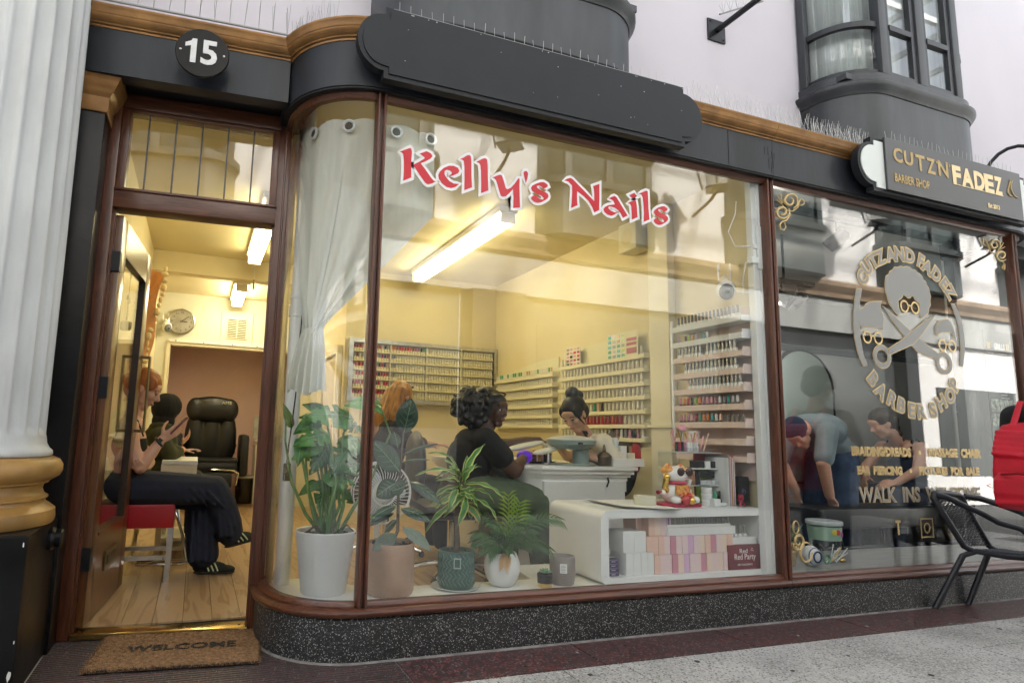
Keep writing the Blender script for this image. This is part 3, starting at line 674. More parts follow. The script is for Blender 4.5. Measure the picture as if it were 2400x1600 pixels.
for x, w_ in ((3.25, 'above the red window lettering'), (6.4, 'near the mullion of the nail shop'), (9.6, 'beside the afro logo'), (12.4, 'by the far corner scroll')): lantern(x, OY + .75, 4.35, w_)
# glass roof: glazing bars across the arcade
rb = MB()
for k in range(26):
    x = -6 + .9 * k; rb.box((x - .025, OY, 6.6), (x + .025, .5, 6.68))
for y in (-3.4, -2.2, -1.0): rb.box((-7, y - .03, 6.62), (17, y + .03, 6.7))
tag(rb.obj('arcade_roof_frame', mat('roof_bars', (.55, .56, .56), .5)), 'white glazing bars of the arcade roof reflected in the bay panes', 'roof')
# ================================================================ NAIL SHOP INTERIOR
FZ = .03
# oak laminate planks, laid front to back
fl = thing('shop_floor', 'pale oak laminate floor of the nail shop', 'floor'); fl['kind'] = 'structure'; del fl['category']
def oak(name, a, b_):
    m = bpy.data.materials.new(name); m.use_nodes = True; n = m.node_tree; b = n.nodes['Principled BSDF']; b.inputs['Roughness'].default_value = .3
    tc = n.nodes.new('ShaderNodeTexCoord'); oi = n.nodes.new('ShaderNodeObjectInfo'); ad = n.nodes.new('ShaderNodeVectorMath'); ad.operation = 'MULTIPLY_ADD'
    cv = n.nodes.new('ShaderNodeCombineXYZ'); mu = n.nodes.new('ShaderNodeMath'); mu.operation = 'MULTIPLY'; mu.inputs[1].default_value = 37
    n.links.new(oi.outputs['Random'], mu.inputs[0])
    for i in range(3): n.links.new(mu.outputs[0], cv.inputs[i])
    ad.inputs[1].default_value = (9, .9, 1); n.links.new(tc.outputs['Object'], ad.inputs[0]); n.links.new(cv.outputs[0], ad.inputs[2])
    nz = n.nodes.new('ShaderNodeTexNoise'); nz.inputs['Scale'].default_value = 1.3; nz.inputs['Detail'].default_value = 2; nz.inputs['Distortion'].default_value = .6
    n.links.new(ad.outputs[0], nz.inputs['Vector'])
    ml = n.nodes.new('ShaderNodeMath'); ml.operation = 'MULTIPLY'; ml.inputs[1].default_value = 26; n.links.new(nz.outputs['Fac'], ml.inputs[0])
    sn_ = n.nodes.new('ShaderNodeMath'); sn_.operation = 'SINE'; n.links.new(ml.outputs[0], sn_.inputs[0])
    rp = n.nodes.new('ShaderNodeValToRGB'); rp.color_ramp.elements[0].position = .05; rp.color_ramp.elements[0].color = tuple(a) + (1,); rp.color_ramp.elements[1].position = .45; rp.color_ramp.elements[1].color = tuple(b_) + (1,)
    mr = n.nodes.new('ShaderNodeMapRange'); mr.inputs['From Min'].default_value = -1; n.links.new(sn_.outputs[0], mr.inputs['Value']); n.links.new(mr.outputs[0], rp.inputs['Fac'])
    fz = n.nodes.new('ShaderNodeTexNoise'); fz.inputs['Scale'].default_value = 22; fz.inputs['Detail'].default_value = 4; n.links.new(ad.outputs[0], fz.inputs['Vector'])
    mx = n.nodes.new('ShaderNodeMix'); mx.data_type = 'RGBA'; mx.blend_type = 'MULTIPLY'; mx.inputs['Factor'].default_value = .35
    n.links.new(rp.outputs['Color'], mx.inputs['A']); n.links.new(fz.outputs['Color'], mx.inputs['B']); n.links.new(mx.outputs['Result'], b.inputs['Base Color'])
    MATS[name] = m; return m
OAK = oak('oak_laminate', (.40, .25, .13), (.56, .38, .22))
R = random.Random(5)
MB().box((-.55, .60, -.05), (3.1, 6.6, FZ - .012)).obj('subfloor', SOFF, fl)
pw = .132
for k in range(28):
    x0 = -.52 + k * pw
    if x0 > 3.05: break
    ys = [.655]; y = .655 + R.uniform(.5, 1.2)
    while y < 6.4: ys.append(y); y += 1.28
    ys.append(6.4)
    for a, c in zip(ys, ys[1:]):
        if c - a < .02: continue
        xx1 = min(x0 + pw, 3.06)
        o = MB().box((-(xx1 - x0) / 2 + .001, 0, -.01), ((xx1 - x0) / 2 - .001, c - a - .002, 0), bev=.001).obj('plank', OAK, fl)
        o.location = ((x0 + xx1) / 2, a, FZ)
struct(MB().box((-.66, .62, -.1), (-.51, 6.7, 2.62)), 'wall_side', CREAM)
struct(MB().box((3.062, .06, -.1), (3.10, 6.0, 2.62)), 'wall_party', CREAM)
struct(MB().box((1.36, 3.56, -.1), (3.062, 3.66, 2.60)), 'wall_rear', CREAM)
struct(MB().box((-.51, .70, 2.600), (3.062, 3.70, 2.614)).box((.40, .12, 2.600), (3.062, .70, 2.614)), 'ceiling', CEIL)
struct(MB().box((-.51, 3.72, 2.46), (1.36, 6.6, 2.60)), 'ceiling_back', CEIL)
struct(MB().box((-.51, 3.69, 2.40), (1.36, 3.84, 2.598)), 'beam', CREAM)
# right-hand passage wall with a door in it
struct(MB().box((1.36, 3.66, -.1), (1.42, 5.1, 2.46)), 'wall_passage', CREAM)
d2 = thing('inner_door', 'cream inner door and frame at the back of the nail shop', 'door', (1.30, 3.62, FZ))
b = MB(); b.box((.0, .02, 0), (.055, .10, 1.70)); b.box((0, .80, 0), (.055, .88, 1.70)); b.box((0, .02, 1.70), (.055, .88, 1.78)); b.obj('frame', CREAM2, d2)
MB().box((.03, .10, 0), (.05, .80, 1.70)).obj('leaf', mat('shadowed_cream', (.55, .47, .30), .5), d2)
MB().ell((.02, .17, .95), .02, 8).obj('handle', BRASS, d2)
# clock wall with a wide opening into a pink alcove
struct(MB().box((-.51, 5.0, 1.885), (1.42, 5.10, 2.46)).box((-.51, 5.0, -.1), (-.385, 5.10, 1.885)).box((1.0, 5.0, -.1), (1.42, 5.10, 1.885)), 'wall_clock', mat('pale_green_cream', (.70, .69, .56), .75, var=.04, vscale=2))
ot = thing('alcove_surround', 'cream timber frame round the opening to the pink alcove', 'frame')
b = MB(); b.box((-.385, 4.975, FZ), (-.345, 5.11, 1.85)); b.box((-.385, 4.975, 1.85), (1.0, 5.11, 1.885)); b.obj('architrave', CREAM2, ot)
b = MB(); b.box((-.36, 4.955, 1.885), (.95, 4.998, 1.91)); b.obj('shelf_rail', WHITEM, ot)
for x in (-.30, 0, .32, .6): MB().box((x, 4.952, 1.892), (x + .014, 4.956, 1.904)).obj('clip', BLACK, ot)
struct(MB().box((-.45, 5.11, -.1), (-.385, 6.3, 2.40)).box((-.385, 5.76, -.1), (1.42, 5.86, 2.40)).box((1.3, 5.11, -.1), (1.42, 6.05, 2.4)).box((-.385, 5.11, 2.30), (1.3, 6.05, 2.4)), 'wall_alcove', PINK)
# inner side of the corner bay: dark window wall by the door
struct(MB().box((.352, .62, -.1), (.40, .66, 2.6)), 'wall_jamb', CREAM)
# raised display floor behind the glass
DZ = .215
ds = thing('display_floor', 'white painted display floor behind the shop window', 'display shelf'); ds['kind'] = 'structure'; del ds['category']
DPOLY = [(.362, .56), (.362, .36)] + arc((.70, .36), .328, 188, 262, 10) + [(.70, .034), (3.05, .034), (3.05, .62), (1.72, .62), (1.66, .30), (.80, .30), (.62, .56)]
MB().prism(DPOLY, lambda u, v, w: (u, v, DZ - w), .20).obj('board', mat('white_shelf_worn', (.74, .74, .71), .45, var=.07, vscale=7), ds)
GR = random.Random(3); g_ = MB()
for k in range(60):
    x = GR.uniform(.45, 3.0); y = .04 if x > .7 else .36 - sqrt(max(0, .325 ** 2 - (x - .70) ** 2)) + .02
    g_.ell((x, y + GR.uniform(0, .006), DZ + .001), (GR.uniform(.002, .012), GR.uniform(.001, .003), .001), 5)
tag(g_.obj('grime', mat('grime', (.12, .09, .06), .9), ds), kind='stuff')

# ---- fluorescent lights
TUBE = mat('lit_tube', (1, .9, .7), .4, emit=(1.0, .89, .50), estr=4.2)
def tube_light(x, y0, y1, z, label):
    t = thing('strip_light', label, 'strip light', (x, y0, z), group='fluorescent strip lights')
    L_ = y1 - y0
    MB().box((-.075, 0, .03), (.075, L_, .078), bev=.006).obj('housing', WHITEM, t)
    MB().box((-.055, .02, -.045), (.055, L_ - .02, .029), bev=.012).obj('diffuser', TUBE, t, True)
    for y in (0, L_ - .02): MB().box((-.058, y, -.047), (.058, y + .02, .03), bev=.004).obj('end_cap', CREAM2, t)
    return t
tube_light(2.03, 1.30, 3.30, 2.522, 'long lit strip light on the ceiling seen through the big window')
tube_light(.40, 1.75, 3.36, 2.522, 'lit strip light on the ceiling just inside the door')
TUBE = mat('lit_tube_strong', (1, .9, .7), .4, emit=(1.0, .88, .58), estr=9.5)
tube_light(.335, 3.98, 4.86, 2.382, 'lit strip light beyond the beam, near the clock')
pc = thing('pull_cord', 'light switch pull cord hanging from the beam by the door', 'cord', (.43, 3.66, 2.598))
MB().tube([(0, 0, 0), (0, 0, -.20)], .003, 6).obj('cord', WHITEM, pc); MB().lathe([(.004, -.30), (.010, -.29), (.008, -.20)], n=8).obj('toggle', mat('dull_brass', (.3, .22, .1), .4, metal=.6), pc)

# ---- clock, camera, vent by the alcove
ck = thing('wall_clock', 'round white wall clock with black numerals and steel rim', 'clock', (-.25, 4.985, 2.125))
o = MB().lathe([(.128, 0), (.146, .0), (.150, .012), (.148, .034), (.138, .040), (.131, .034), (.130, .022)], n=48).obj('rim', STEEL, ck, True); o.rotation_euler = (pi / 2, 0, 0)
o = MB().lathe([(.131, .010), (.131, .020)], n=40).obj('face', WHITE, ck); o.rotation_euler = (pi / 2, 0, 0)
for h in range(1, 13):
    a = radians(90 - 30 * h); front_text('numeral', str(h), .104 * cos(a), -.022, .104 * sin(a), .024, 0, BLACK, ck, .0006)
for a, l, w in ((radians(90 - 92), .060, .008), (radians(90 - 50), .098, .006)):
    MB().box((-.015, -.002, -w / 2), (l, 0, w / 2), rot=None).obj('hand', BLACK, ck).matrix_local = Matrix.Translation((0, -.026, 0)) @ Matrix.Rotation(-a, 4, 'Y')
vt = thing('air_vent', 'square cream ventilation grille near the ceiling light', 'vent', (.365, 4.998, 2.105))
MB().box((-.18, -.014, -.195), (.18, 0, .195), bev=.004).obj('plate', CREAM2, vt)
MB().box((-.105, -.017, -.12), (.105, -.0142, .10)).obj('grille_back', mat('vent_dark', (.06, .06, .045), .8), vt)
for k in range(11):
    z = -.11 + k * .0205; MB().box((-.105, -.026, z), (-.006, -.017, z + .009)).obj('slat', CREAM2, vt); MB().box((.006, -.026, z), (.105, -.017, z + .009)).obj('slat', CREAM2, vt)
b = MB(); b.box((-.115, -.027, -.13), (-.105, -.014, .11)); b.box((.105, -.027, -.13), (.115, -.014, .11)); b.box((-.105, -.027, -.13), (.105, -.014, -.12)); b.box((-.105, -.027, .10), (.105, -.014, .11)); b.box((-.006, -.027, -.12), (.006, -.014, .10)); b.obj('grille_frame', CREAM2, vt)
def dome_cam(name, label, loc, rz, s=1.0, tilt=0):
    t = thing(name, label, 'camera', loc, rz)
    MB().ell((0, 0, 0), (.052 * s, .052 * s, .060 * s), 20).obj('body', WHITE, t, True)
    MB().ell((0, -.020 * s, -.012 * s), (.042 * s, .042 * s, .050 * s), 16).obj('face', mat('camera_face', (.16, .17, .18), .2), t, True)
    MB().ell((0, -.050 * s, -.022 * s), (.016 * s, .014 * s, .016 * s), 12).obj('lens', BLACK, t, True)
    b = MB(); b.tube([(0, .0, .04 * s), (0, .055 * s, .085 * s), (0, .10 * s, .085 * s)], .018 * s, 10); b.lathe([(.042 * s, 0), (.042 * s, .014 * s)], (0, 0, 0), 20); b.obj('bracket', WHITE, t, True)
    for x in (-.03, .03): MB().tube([(x * s, .05 * s, .07 * s), (x * s, .06 * s, .17 * s)], .006 * s, 6).obj('aerial', WHITE, t)
    return t
dome_cam('security_camera', 'small white security camera on the wall beside the clock', (-.395, 4.90, 2.04), radians(25), 1.0)
dome_cam('security_camera', 'white security camera with aerials above the polish shelves', (2.955, .235, 1.85), radians(-40), 1.05)
ws = thing('wall_speaker', 'square cream speaker box high on the side wall', 'speaker', (3.06, 1.12, 2.44))
MB().box((-.13, -.10, -.11), (0, .10, .11), bev=.008).obj('box', CREAM2, ws); o = MB().lathe([(.062, 0), (.066, .003), (.05, .004)], n=24).obj('grille', CREAM, ws); o.rotation_euler = (0, -pi / 2, 0); o.location = (-.13, 0, 0)
# ---- white strip socket, cable, vertical trunking by the mullion
ts = thing('socket_strip', 'white socket strip with plugs on the trunking by the mullion', 'socket strip', (3.025, .058, 2.06))
MB().box((-.02, -.018, -.12), (.02, .018, .14), bev=.005).obj('strip', WHITE, ts)
MB().box((-.07, -.02, -.09), (-.02, .02, -.05), bev=.006).obj('plug', WHITE, ts); MB().box((-.05, -.018, .0), (-.02, .018, .03), bev=.006).obj('plug', WHITE, ts)
MB().tube([(-.07, 0, -.07), (-.10, 0, -.09), (-.105, .02, -.20), (-.08, .04, -.26), (-.02, .03, -.25), (-.07, .10, -.235)], .003, 6).obj('cable', WHITE, ts, True)
MB().tube([(-.05, 0, .015), (-.14, .03, .01), (-.17, .05, .10), (-.11, .05, .22), (-.10, .05, .30)], .003, 6).obj('cable', WHITE, ts, True)
tk = thing('wall_trunking', 'white vertical trunking and boards between the shelves and the mullion', 'trunking')
for x0, x1, y in ((2.975, 3.000, .048), (3.002, 3.022, .052), (3.024, 3.044, .046), (3.046, 3.060, .050)): MB().box((x0, y, .215), (x1, .09, 2.5), bev=.003).obj('board', WHITE, tk)
# moulded post and dado along the party wall
mp = thing('wall_post', 'cream moulded post between the polish racks on the side wall', 'wall post')
MB().box((3.0, .78, FZ), (3.062, .98, 2.60), bev=.006).obj('post', CREAM2, mp); MB().box((2.985, .76, 1.02), (3.062, 1.0, 1.045), bev=.004).obj('dado', CREAM2, mp)
MB().box((3.03, .98, FZ), (3.062, 3.55, .88)).obj('dado_panel', mat('dado_cream', (.66, .58, .36), .6), mp)

# ---- white curtain gathered in the curved corner
CW = mat('curtain_cloth', (.74, .77, .75), .8, var=.05, vscale=6, stretch=(8, 8, .5))
n_ = CW.node_tree; pb = n_.nodes['Principled BSDF']
tl = n_.nodes.new('ShaderNodeBsdfTranslucent'); tl.inputs[0].default_value = (.78, .80, .76, 1); mxs = n_.nodes.new('ShaderNodeMixShader'); mxs.inputs[0].default_value = .35
n_.links.new(pb.outputs[0], mxs.inputs[1]); n_.links.new(tl.outputs[0], mxs.inputs[2]); n_.links.new(mxs.outputs[0], n_.nodes['Material Output'].inputs['Surface'])
cu = thing('curtain', 'white eyelet curtain tied back inside the curved corner pane', 'curtain')
TP = [(.385, .45), (.385, .36)] + arc((.70, .36), .30, 190, 265, 12) + [(.76, .062), (.88, .060), (.985, .066)]
tl_ = [0]
for a, c in zip(TP, TP[1:]): tl_.append(tl_[-1] + sqrt((a[0] - c[0]) ** 2 + (a[1] - c[1]) ** 2))
def tpath(u):
    d = u * tl_[-1]; i = max(j for j in range(len(TP) - 1) if tl_[j] <= d + 1e-9); q = (d - tl_[i]) / (tl_[i + 1] - tl_[i])
    return Vector((TP[i][0] * (1 - q) + TP[i + 1][0] * q, TP[i][1] * (1 - q) + TP[i + 1][1] * q))
def curt(u, v):
    top = tpath(u); ze = 2.365 + .022 * abs(cos(u * pi * 5)) - .03 * (u > .93) * (u - .93) / .07
    gz = 1.40
    edge = u ** 3
    if v < .72:
        t = v / .72
        hold = .42 * edge                       # the loose edge hangs straight before it sweeps to the tie
        tt = max(0, (t - hold) / (1 - hold)); s_ = tt ** (1.1 + .8 * (1 - edge)) if u < .5 else tt ** (1.0 + .5 * (1 - edge))
        s_ = min(1, s_)
        g = Vector((.430 + .075 * u, .27 - .13 * u)) + Vector((.006 * sin(u * 40), .012 * cos(u * 40)))
        p = top.lerp(g, s_); z = ze + (gz - ze) * t
        w = .014 * sin(u * 34 + 1.2 * t) * (1 - .4 * s_) * min(1, t * 4 + .15)
        return (p.x + w * .6, p.y + w * .7 + .01, z)
    t = (v - .72) / .28
    g = Vector((.430 + .075 * u, .27 - .13 * u)); e = Vector((.375 + .155 * u, .30 - .14 * u))
    p = g.lerp(e, sin(t * pi / 2)); w = .018 * sin(u * 34 + .5) * (.35 + t)
    return (p.x + w * .6, p.y + w * .7 + .01, gz - t * .30 + .012 * sin(u * 9) * t)
MB().grid(curt, 110, 60).obj('cloth', CW, cu, 2)
0 and MB().tube([(.42 + .05 * cos(a), .21 + .06 * sin(a), 1.40) for a in [2 * pi * k / 14 for k in range(14)]], .007, 6, close=True).obj('tie', CW, cu, True)
for u in (.055, .27, .50, .76, .965):
    p = tpath(u); q = tpath(min(1, u + .01)) - tpath(max(0, u - .01)); q.normalize(); nrm = Vector((q.y, -q.x, 0))
    e = thing('eyelet', None, None)
    del e
    bm_ = MB(); c0 = Vector((p.x, p.y, 2.335)) + nrm * .012
    ring = [c0 + Vector((q.x, q.y, 0)) * (.026 * cos(a)) + Vector((0, 0, .026 * sin(a))) for a in [2 * pi * k / 20 for k in range(20)]]
    bm_.tube(ring, .007, 6, close=True); bm_.obj('eyelet', WHITE, cu, True)
    hole = [c0 - nrm * .004 + Vector((q.x, q.y, 0)) * (.024 * cos(a)) + Vector((0, 0, .024 * sin(a))) for a in [2 * pi * k / 16 for k in range(16)]]
    b2 = MB(); b2.bm.faces.new([b2.bm.verts.new(h) for h in hole]); b2.obj('eyelet_hole', mat('eyelet_hole', (.10, .085, .06), .8), cu)
for o in list(bpy.data.objects):
    if o.type == 'EMPTY' and o.name.startswith('eyelet'): bpy.data.objects.remove(o)
# white pipe and cables in the corner
pp_ = thing('white_pipe', 'fat white pipe standing in the window corner by the door', 'pipe', (.432, .475, DZ))
MB().tube([(0, 0, 0), (0, 0, 2.38)], .038, 20).obj('pipe', WHITE, pp_, True); MB().lathe([(.044, 0), (.044, .05)], (0, 0, 1.27), 20).obj('collar', WHITE, pp_, True); MB().lathe([(.044, 0), (.044, .02)], (0, 0, 1.36), 20).obj('collar', WHITE, pp_, True)
cb = thing('hanging_cable', 'thin black cable with inline switch hanging in the window corner', 'cable', (.405, .30, 0))
MB().tube([(.06, .05, 2.0), (.045, .06, 1.7), (.03, .05, 1.45), (.022, .04, 1.3), (.02, .03, 1.1), (.008, .02, .95), (.0, .02, .86), (-.004, .02, .78)], .0035, 6).obj('flex', BLACK, cb, True)
MB().box((-.018, .005, .70), (.014, .03, .78), bev=.006).obj('switch', BLACK, cb)
yv = thing('corner_post', 'yellowed timber post beside the white pipe', 'post'); MB().box((.362, .50, DZ), (.388, .53, 2.45), bev=.003).obj('post', mat('yellowed_paint', (.62, .47, .20), .5, var=.2, vscale=12), yv)
RUBBER = [((0.919, 0.200, 0.933), (0.953, 0.200, 1.098), 0.110), ((0.903, 0.240, 0.861), (0.885, 0.250, 0.940), 0.064), ((0.900, 0.190, 0.755), (0.759, 0.170, 0.892), 0.108), ((0.918, 0.200, 0.829), (1.069, 0.140, 0.888), 0.040), ((0.910, 0.200, 0.796), (1.031, 0.140, 0.813), 0.032), ((0.931, 0.170, 0.696), (0.832, 0.100, 0.674), 0.070), ((0.954, 0.190, 0.710), (1.087, 0.120, 0.615), 0.067), ((0.915, 0.190, 0.588), (1.044, 0.130, 0.534), 0.062), ((0.927, 0.190, 0.508), (1.037, 0.100, 0.412), 0.070), ((0.894, 0.180, 0.478), (0.762, 0.100, 0.422), 0.070), ((0.892, 0.200, 0.600), (0.759, 0.160, 0.543), 0.051), ((0.890, 0.220, 0.565), (0.764, 0.250, 0.498), 0.042), ((0.909, 0.240, 0.702), (0.815, 0.270, 0.633), 0.102), ((0.914, 0.250, 0.528), (0.866, 0.300, 0.456), 0.059), ((0.945, 0.250, 0.413), (1.010, 0.300, 0.444), 0.025)]
MONST = [((0.806, 0.240, 1.065), (0.629, 0.200, 1.051), 0.106), ((0.675, 0.260, 0.996), (0.428, 0.200, 0.990), 0.139), ((0.559, 0.300, 1.018), (0.457, 0.320, 1.052), 0.080), ((0.565, 0.240, 0.919), (0.404, 0.170, 0.864), 0.115), ((0.673, 0.260, 0.864), (0.583, 0.200, 0.728), 0.138), ((0.576, 0.300, 0.852), (0.493, 0.240, 0.733), 0.104), ((0.654, 0.260, 0.904), (0.733, 0.220, 0.817), 0.079), ((0.539, 0.300, 0.696), (0.455, 0.280, 0.638), 0.058), ((0.580, 0.320, 0.695), (0.554, 0.300, 0.567), 0.100), ((0.415, 0.340, 0.946), (0.372, 0.360, 1.055), 0.046), ((0.448, 0.240, 0.891), (0.428, 0.170, 0.772), 0.065), ((0.770, 0.220, 1.062), (0.798, 0.160, 1.012), 0.055), ((0.647, 0.240, 0.790), (0.707, 0.200, 0.729), 0.074), ((0.528, 0.280, 0.983), (0.408, 0.220, 0.914), 0.091)]
MSTEM = [[(0.581, 0.280, 0.450), (0.492, 0.270, 0.556), (0.420, 0.270, 0.698), (0.388, 0.320, 0.880), (0.388, 0.340, 0.979)], [(0.591, 0.270, 0.460), (0.639, 0.240, 0.597), (0.612, 0.220, 0.727), (0.580, 0.220, 0.871), (0.551, 0.260, 1.017)], [(0.628, 0.270, 0.459), (0.656, 0.240, 0.597), (0.637, 0.230, 0.758), (0.642, 0.250, 0.921), (0.675, 0.260, 0.996)], [(0.652, 0.270, 0.474), (0.693, 0.250, 0.564), (0.786, 0.240, 0.726), (0.865, 0.240, 0.927), (0.806, 0.240, 1.065)], [(0.584, 0.300, 0.463), (0.538, 0.300, 0.560), (0.498, 0.300, 0.680), (0.478, 0.270, 0.803), (0.528, 0.280, 0.983)], [(0.609, 0.260, 0.461), (0.587, 0.220, 0.585), (0.614, 0.220, 0.687), (0.673, 0.260, 0.864)], [(0.601, 0.300, 0.455), (0.553, 0.300, 0.591), (0.576, 0.320, 0.695)], [(0.605, 0.280, 0.466), (0.619, 0.270, 0.642), (0.576, 0.300, 0.852)], [(0.554, 0.270, 0.461), (0.510, 0.250, 0.605), (0.454, 0.220, 0.805), (0.448, 0.240, 0.891)]]
RSTEM = [(0.904, 0.200, 0.375), (0.906, 0.200, 0.487), (0.903, 0.200, 0.648), (0.907, 0.200, 0.763), (0.913, 0.200, 0.854), (0.918, 0.200, 0.937)]
DRAC = [((1.241, 0.220, 0.712), (1.342, 0.200, 0.892), 0.041), ((1.238, 0.220, 0.699), (1.284, 0.170, 0.797), 0.041), ((1.214, 0.240, 0.779), (1.061, 0.250, 0.840), 0.033), ((1.222, 0.220, 0.726), (0.982, 0.200, 0.736), 0.031), ((1.216, 0.240, 0.718), (1.138, 0.220, 0.813), 0.038), ((1.223, 0.220, 0.672), (1.078, 0.180, 0.715), 0.027), ((1.200, 0.200, 0.674), (1.134, 0.140, 0.576), 0.041), ((1.230, 0.200, 0.641), (1.116, 0.140, 0.560), 0.044), ((1.245, 0.200, 0.640), (1.174, 0.130, 0.510), 0.042), ((1.231, 0.200, 0.607), (1.302, 0.140, 0.509), 0.041), ((1.253, 0.220, 0.699), (1.439, 0.170, 0.622), 0.034), ((1.261, 0.220, 0.638), (1.406, 0.170, 0.509), 0.038), ((1.239, 0.220, 0.645), (1.114, 0.240, 0.650), 0.031), ((1.241, 0.240, 0.616), (1.062, 0.260, 0.464), 0.034), ((1.222, 0.220, 0.739), (1.145, 0.180, 0.781), 0.038), ((1.247, 0.240, 0.657), (1.087, 0.240, 0.591), 0.028), ((1.270, 0.240, 0.670), (1.427, 0.260, 0.599), 0.031), ((1.244, 0.240, 0.616), (1.150, 0.250, 0.536), 0.034), ((1.263, 0.240, 0.616), (1.287, 0.220, 0.524), 0.035), ((1.237, 0.220, 0.719), (1.266, 0.240, 0.834), 0.034)]
PALM = [((1.488, 0.220, 0.365), (1.474, 0.200, 0.639)), ((1.488, 0.220, 0.365), (1.527, 0.180, 0.607)), ((1.492, 0.220, 0.365), (1.736, 0.160, 0.531)), ((1.492, 0.220, 0.365), (1.677, 0.150, 0.391)), ((1.484, 0.220, 0.365), (1.321, 0.160, 0.414)), ((1.490, 0.230, 0.363), (1.341, 0.240, 0.548)), ((1.493, 0.230, 0.363), (1.597, 0.220, 0.546)), ((1.488, 0.220, 0.365), (1.584, 0.140, 0.463)), ((1.484, 0.220, 0.365), (1.374, 0.150, 0.506)), ((1.478, 0.200, 0.369), (1.409, 0.110, 0.330)), ((1.483, 0.210, 0.367), (1.336, 0.130, 0.393)), ((1.493, 0.230, 0.363), (1.523, 0.200, 0.482))]
# ================================================================ PLANTS IN THE WINDOW
def leaf_mat(name, a, b_, rough=.35, edge=None):
    m = mat(name, a, rough, col2=b_, cscale=9, detail=3, bump=.05, bscale=40); n = m.node_tree; b = n.nodes['Principled BSDF']
    lk = b.inputs['Base Color'].links[0]; src = lk.from_socket; hs_ = n.nodes.new('ShaderNodeHueSaturation'); oi = n.nodes.new('ShaderNodeObjectInfo'); mr = n.nodes.new('ShaderNodeMapRange')
    mr.inputs['To Min'].default_value = .95; mr.inputs['To Max'].default_value = 1.9; n.links.new(oi.outputs['Random'], mr.inputs['Value']); n.links.new(mr.outputs[0], hs_.inputs['Value']); n.links.new(src, hs_.inputs['Color']); n.links.new(hs_.outputs[0], b.inputs['Base Color'])
    tr = n.nodes.new('ShaderNodeBsdfTranslucent'); mx = n.nodes.new('ShaderNodeMixShader'); mx.inputs[0].default_value = .22; n.links.new(hs_.outputs[0], tr.inputs[0]); n.links.new(b.outputs[0], mx.inputs[1]); n.links.new(tr.outputs[0], mx.inputs[2]); n.links.new(mx.outputs[0], n.nodes['Material Output'].inputs['Surface'])
    return m
LF_R = leaf_mat('rubber_leaf', (.020, .042, .030), (.040, .075, .055), .22)
LF_RB = leaf_mat('rubber_leaf_back', (.10, .13, .115), (.16, .19, .17), .4)
LF_M = leaf_mat('monstera_leaf', (.045, .145, .028), (.10, .25, .055), .28)
LF_MD = leaf_mat('monstera_leaf_dark', (.024, .085, .022), (.05, .14, .036), .28)
LF_D = leaf_mat('dracaena_leaf', (.045, .14, .035), (.10, .24, .06), .32)
LF_DE = leaf_mat('dracaena_margin', (.30, .36, .10), (.42, .44, .16), .4)
LF_P = leaf_mat('palm_leaf', (.030, .085, .022), (.07, .15, .045), .4)
LF_PB = leaf_mat('palm_leaf_bright', (.14, .26, .03), (.22, .32, .05), .4)
LF_DRY = leaf_mat('dry_leaf', (.36, .22, .10), (.5, .34, .17), .6)
VEIN = leaf_mat('leaf_vein', (.10, .19, .10), (.16, .26, .15), .4)
STEM_M = mat('green_stem', (.10, .20, .06), .4, var=.2, vscale=20); STEM_B = mat('brown_stem', (.10, .075, .05), .7, var=.3, vscale=30)
SOIL = mat('potting_soil', (.035, .026, .02), .95, var=.5, vscale=60, bump=.8, bscale=80)
def leaf(name, base, tip, width, m, parent, shape='oval', bend=.12, fold=.15, hint=(0, -.8, .6), nseg=12, splits=0, wave=0.0, margin=None, seed=0):
    """a leaf blade from base to tip; the blade faces the hint, droops by bend and folds along its midrib"""
    A, B = Vector(base), Vector(tip); t = B - A; L_ = t.length; t.normalize()
    h = Vector(hint); nrm = (h - t * h.dot(t))
    nrm = nrm.normalized() if nrm.length > 1e-4 else t.orthogonal().normalized()
    side = t.cross(nrm).normalized(); b = MB(); R = random.Random(seed)
    prof = {'oval': lambda s: sin(pi * s ** .85) ** .75, 'heart': lambda s: (1 - (1 - min(1, s / .22)) ** 2) ** .5 * (1 - max(0, (s - .25) / .75) ** 1.7) if s < 1 else 0,
            'strap': lambda s: min(1, .35 + 2.2 * s) * (1 - max(0, (s - .55) / .45) ** 1.6), 'lance': lambda s: sin(pi * s ** .7) ** 1.0}[shape]
    nw = 7; rows = []; n0 = len(b.bm.faces)
    for i in range(nseg + 1):
        s = i / nseg; w = max(.012, prof(s)) * width / 2
        c = A + t * (L_ * s) + nrm * (bend * L_ * 4 * s * (1 - s)) ; row = []
        for j in range(nw):
            q = (j / (nw - 1)) * 2 - 1
            wv = wave * width * sin(s * 19 + (3 if q > 0 else 0)) * abs(q)
            back = -.18 * width * abs(q) if shape == 'heart' and s < .2 else 0
            row.append(b.bm.verts.new(c + side * (q * w) + nrm * (-fold * width * q * q + wv) + t * (back * (1 - s / .2) if s < .2 else 0)))
        rows.append(row)
    for i in range(nseg):
        for j in range(nw - 1):
            if splits and 1 < i < nseg - 1 and j in (0, 1, 4, 5):
                k = i if j < 3 else i + 1
                if k % 3 == 0 and (j in (0, 5) or k % 2 == 0) and R.random() < .8: continue
            f = b.bm.faces.new((rows[i][j], rows[i + 1][j], rows[i + 1][j + 1], rows[i][j + 1]))
            f.material_index = 1 if (margin and j in (0, nw - 2)) else 0
    if not margin: b.m(1)
    b.tube([rows[i][3].co + nrm * .0004 for i in range(nseg)], .0012 + width * .010, 5)
    if not margin and width > .06:
        for i in range(2, nseg - 2, 2):
            for j in (0, 6): b.tube([rows[i][3].co + nrm * .0006, rows[i + 1][3 + (1 if j else -1)].co + nrm * .0010, rows[min(nseg, i + 2)][5 if j else 1].co + nrm * .0012], .0009, 4)
    return b.obj(name, [m, margin or VEIN], parent, 2, fix=False)
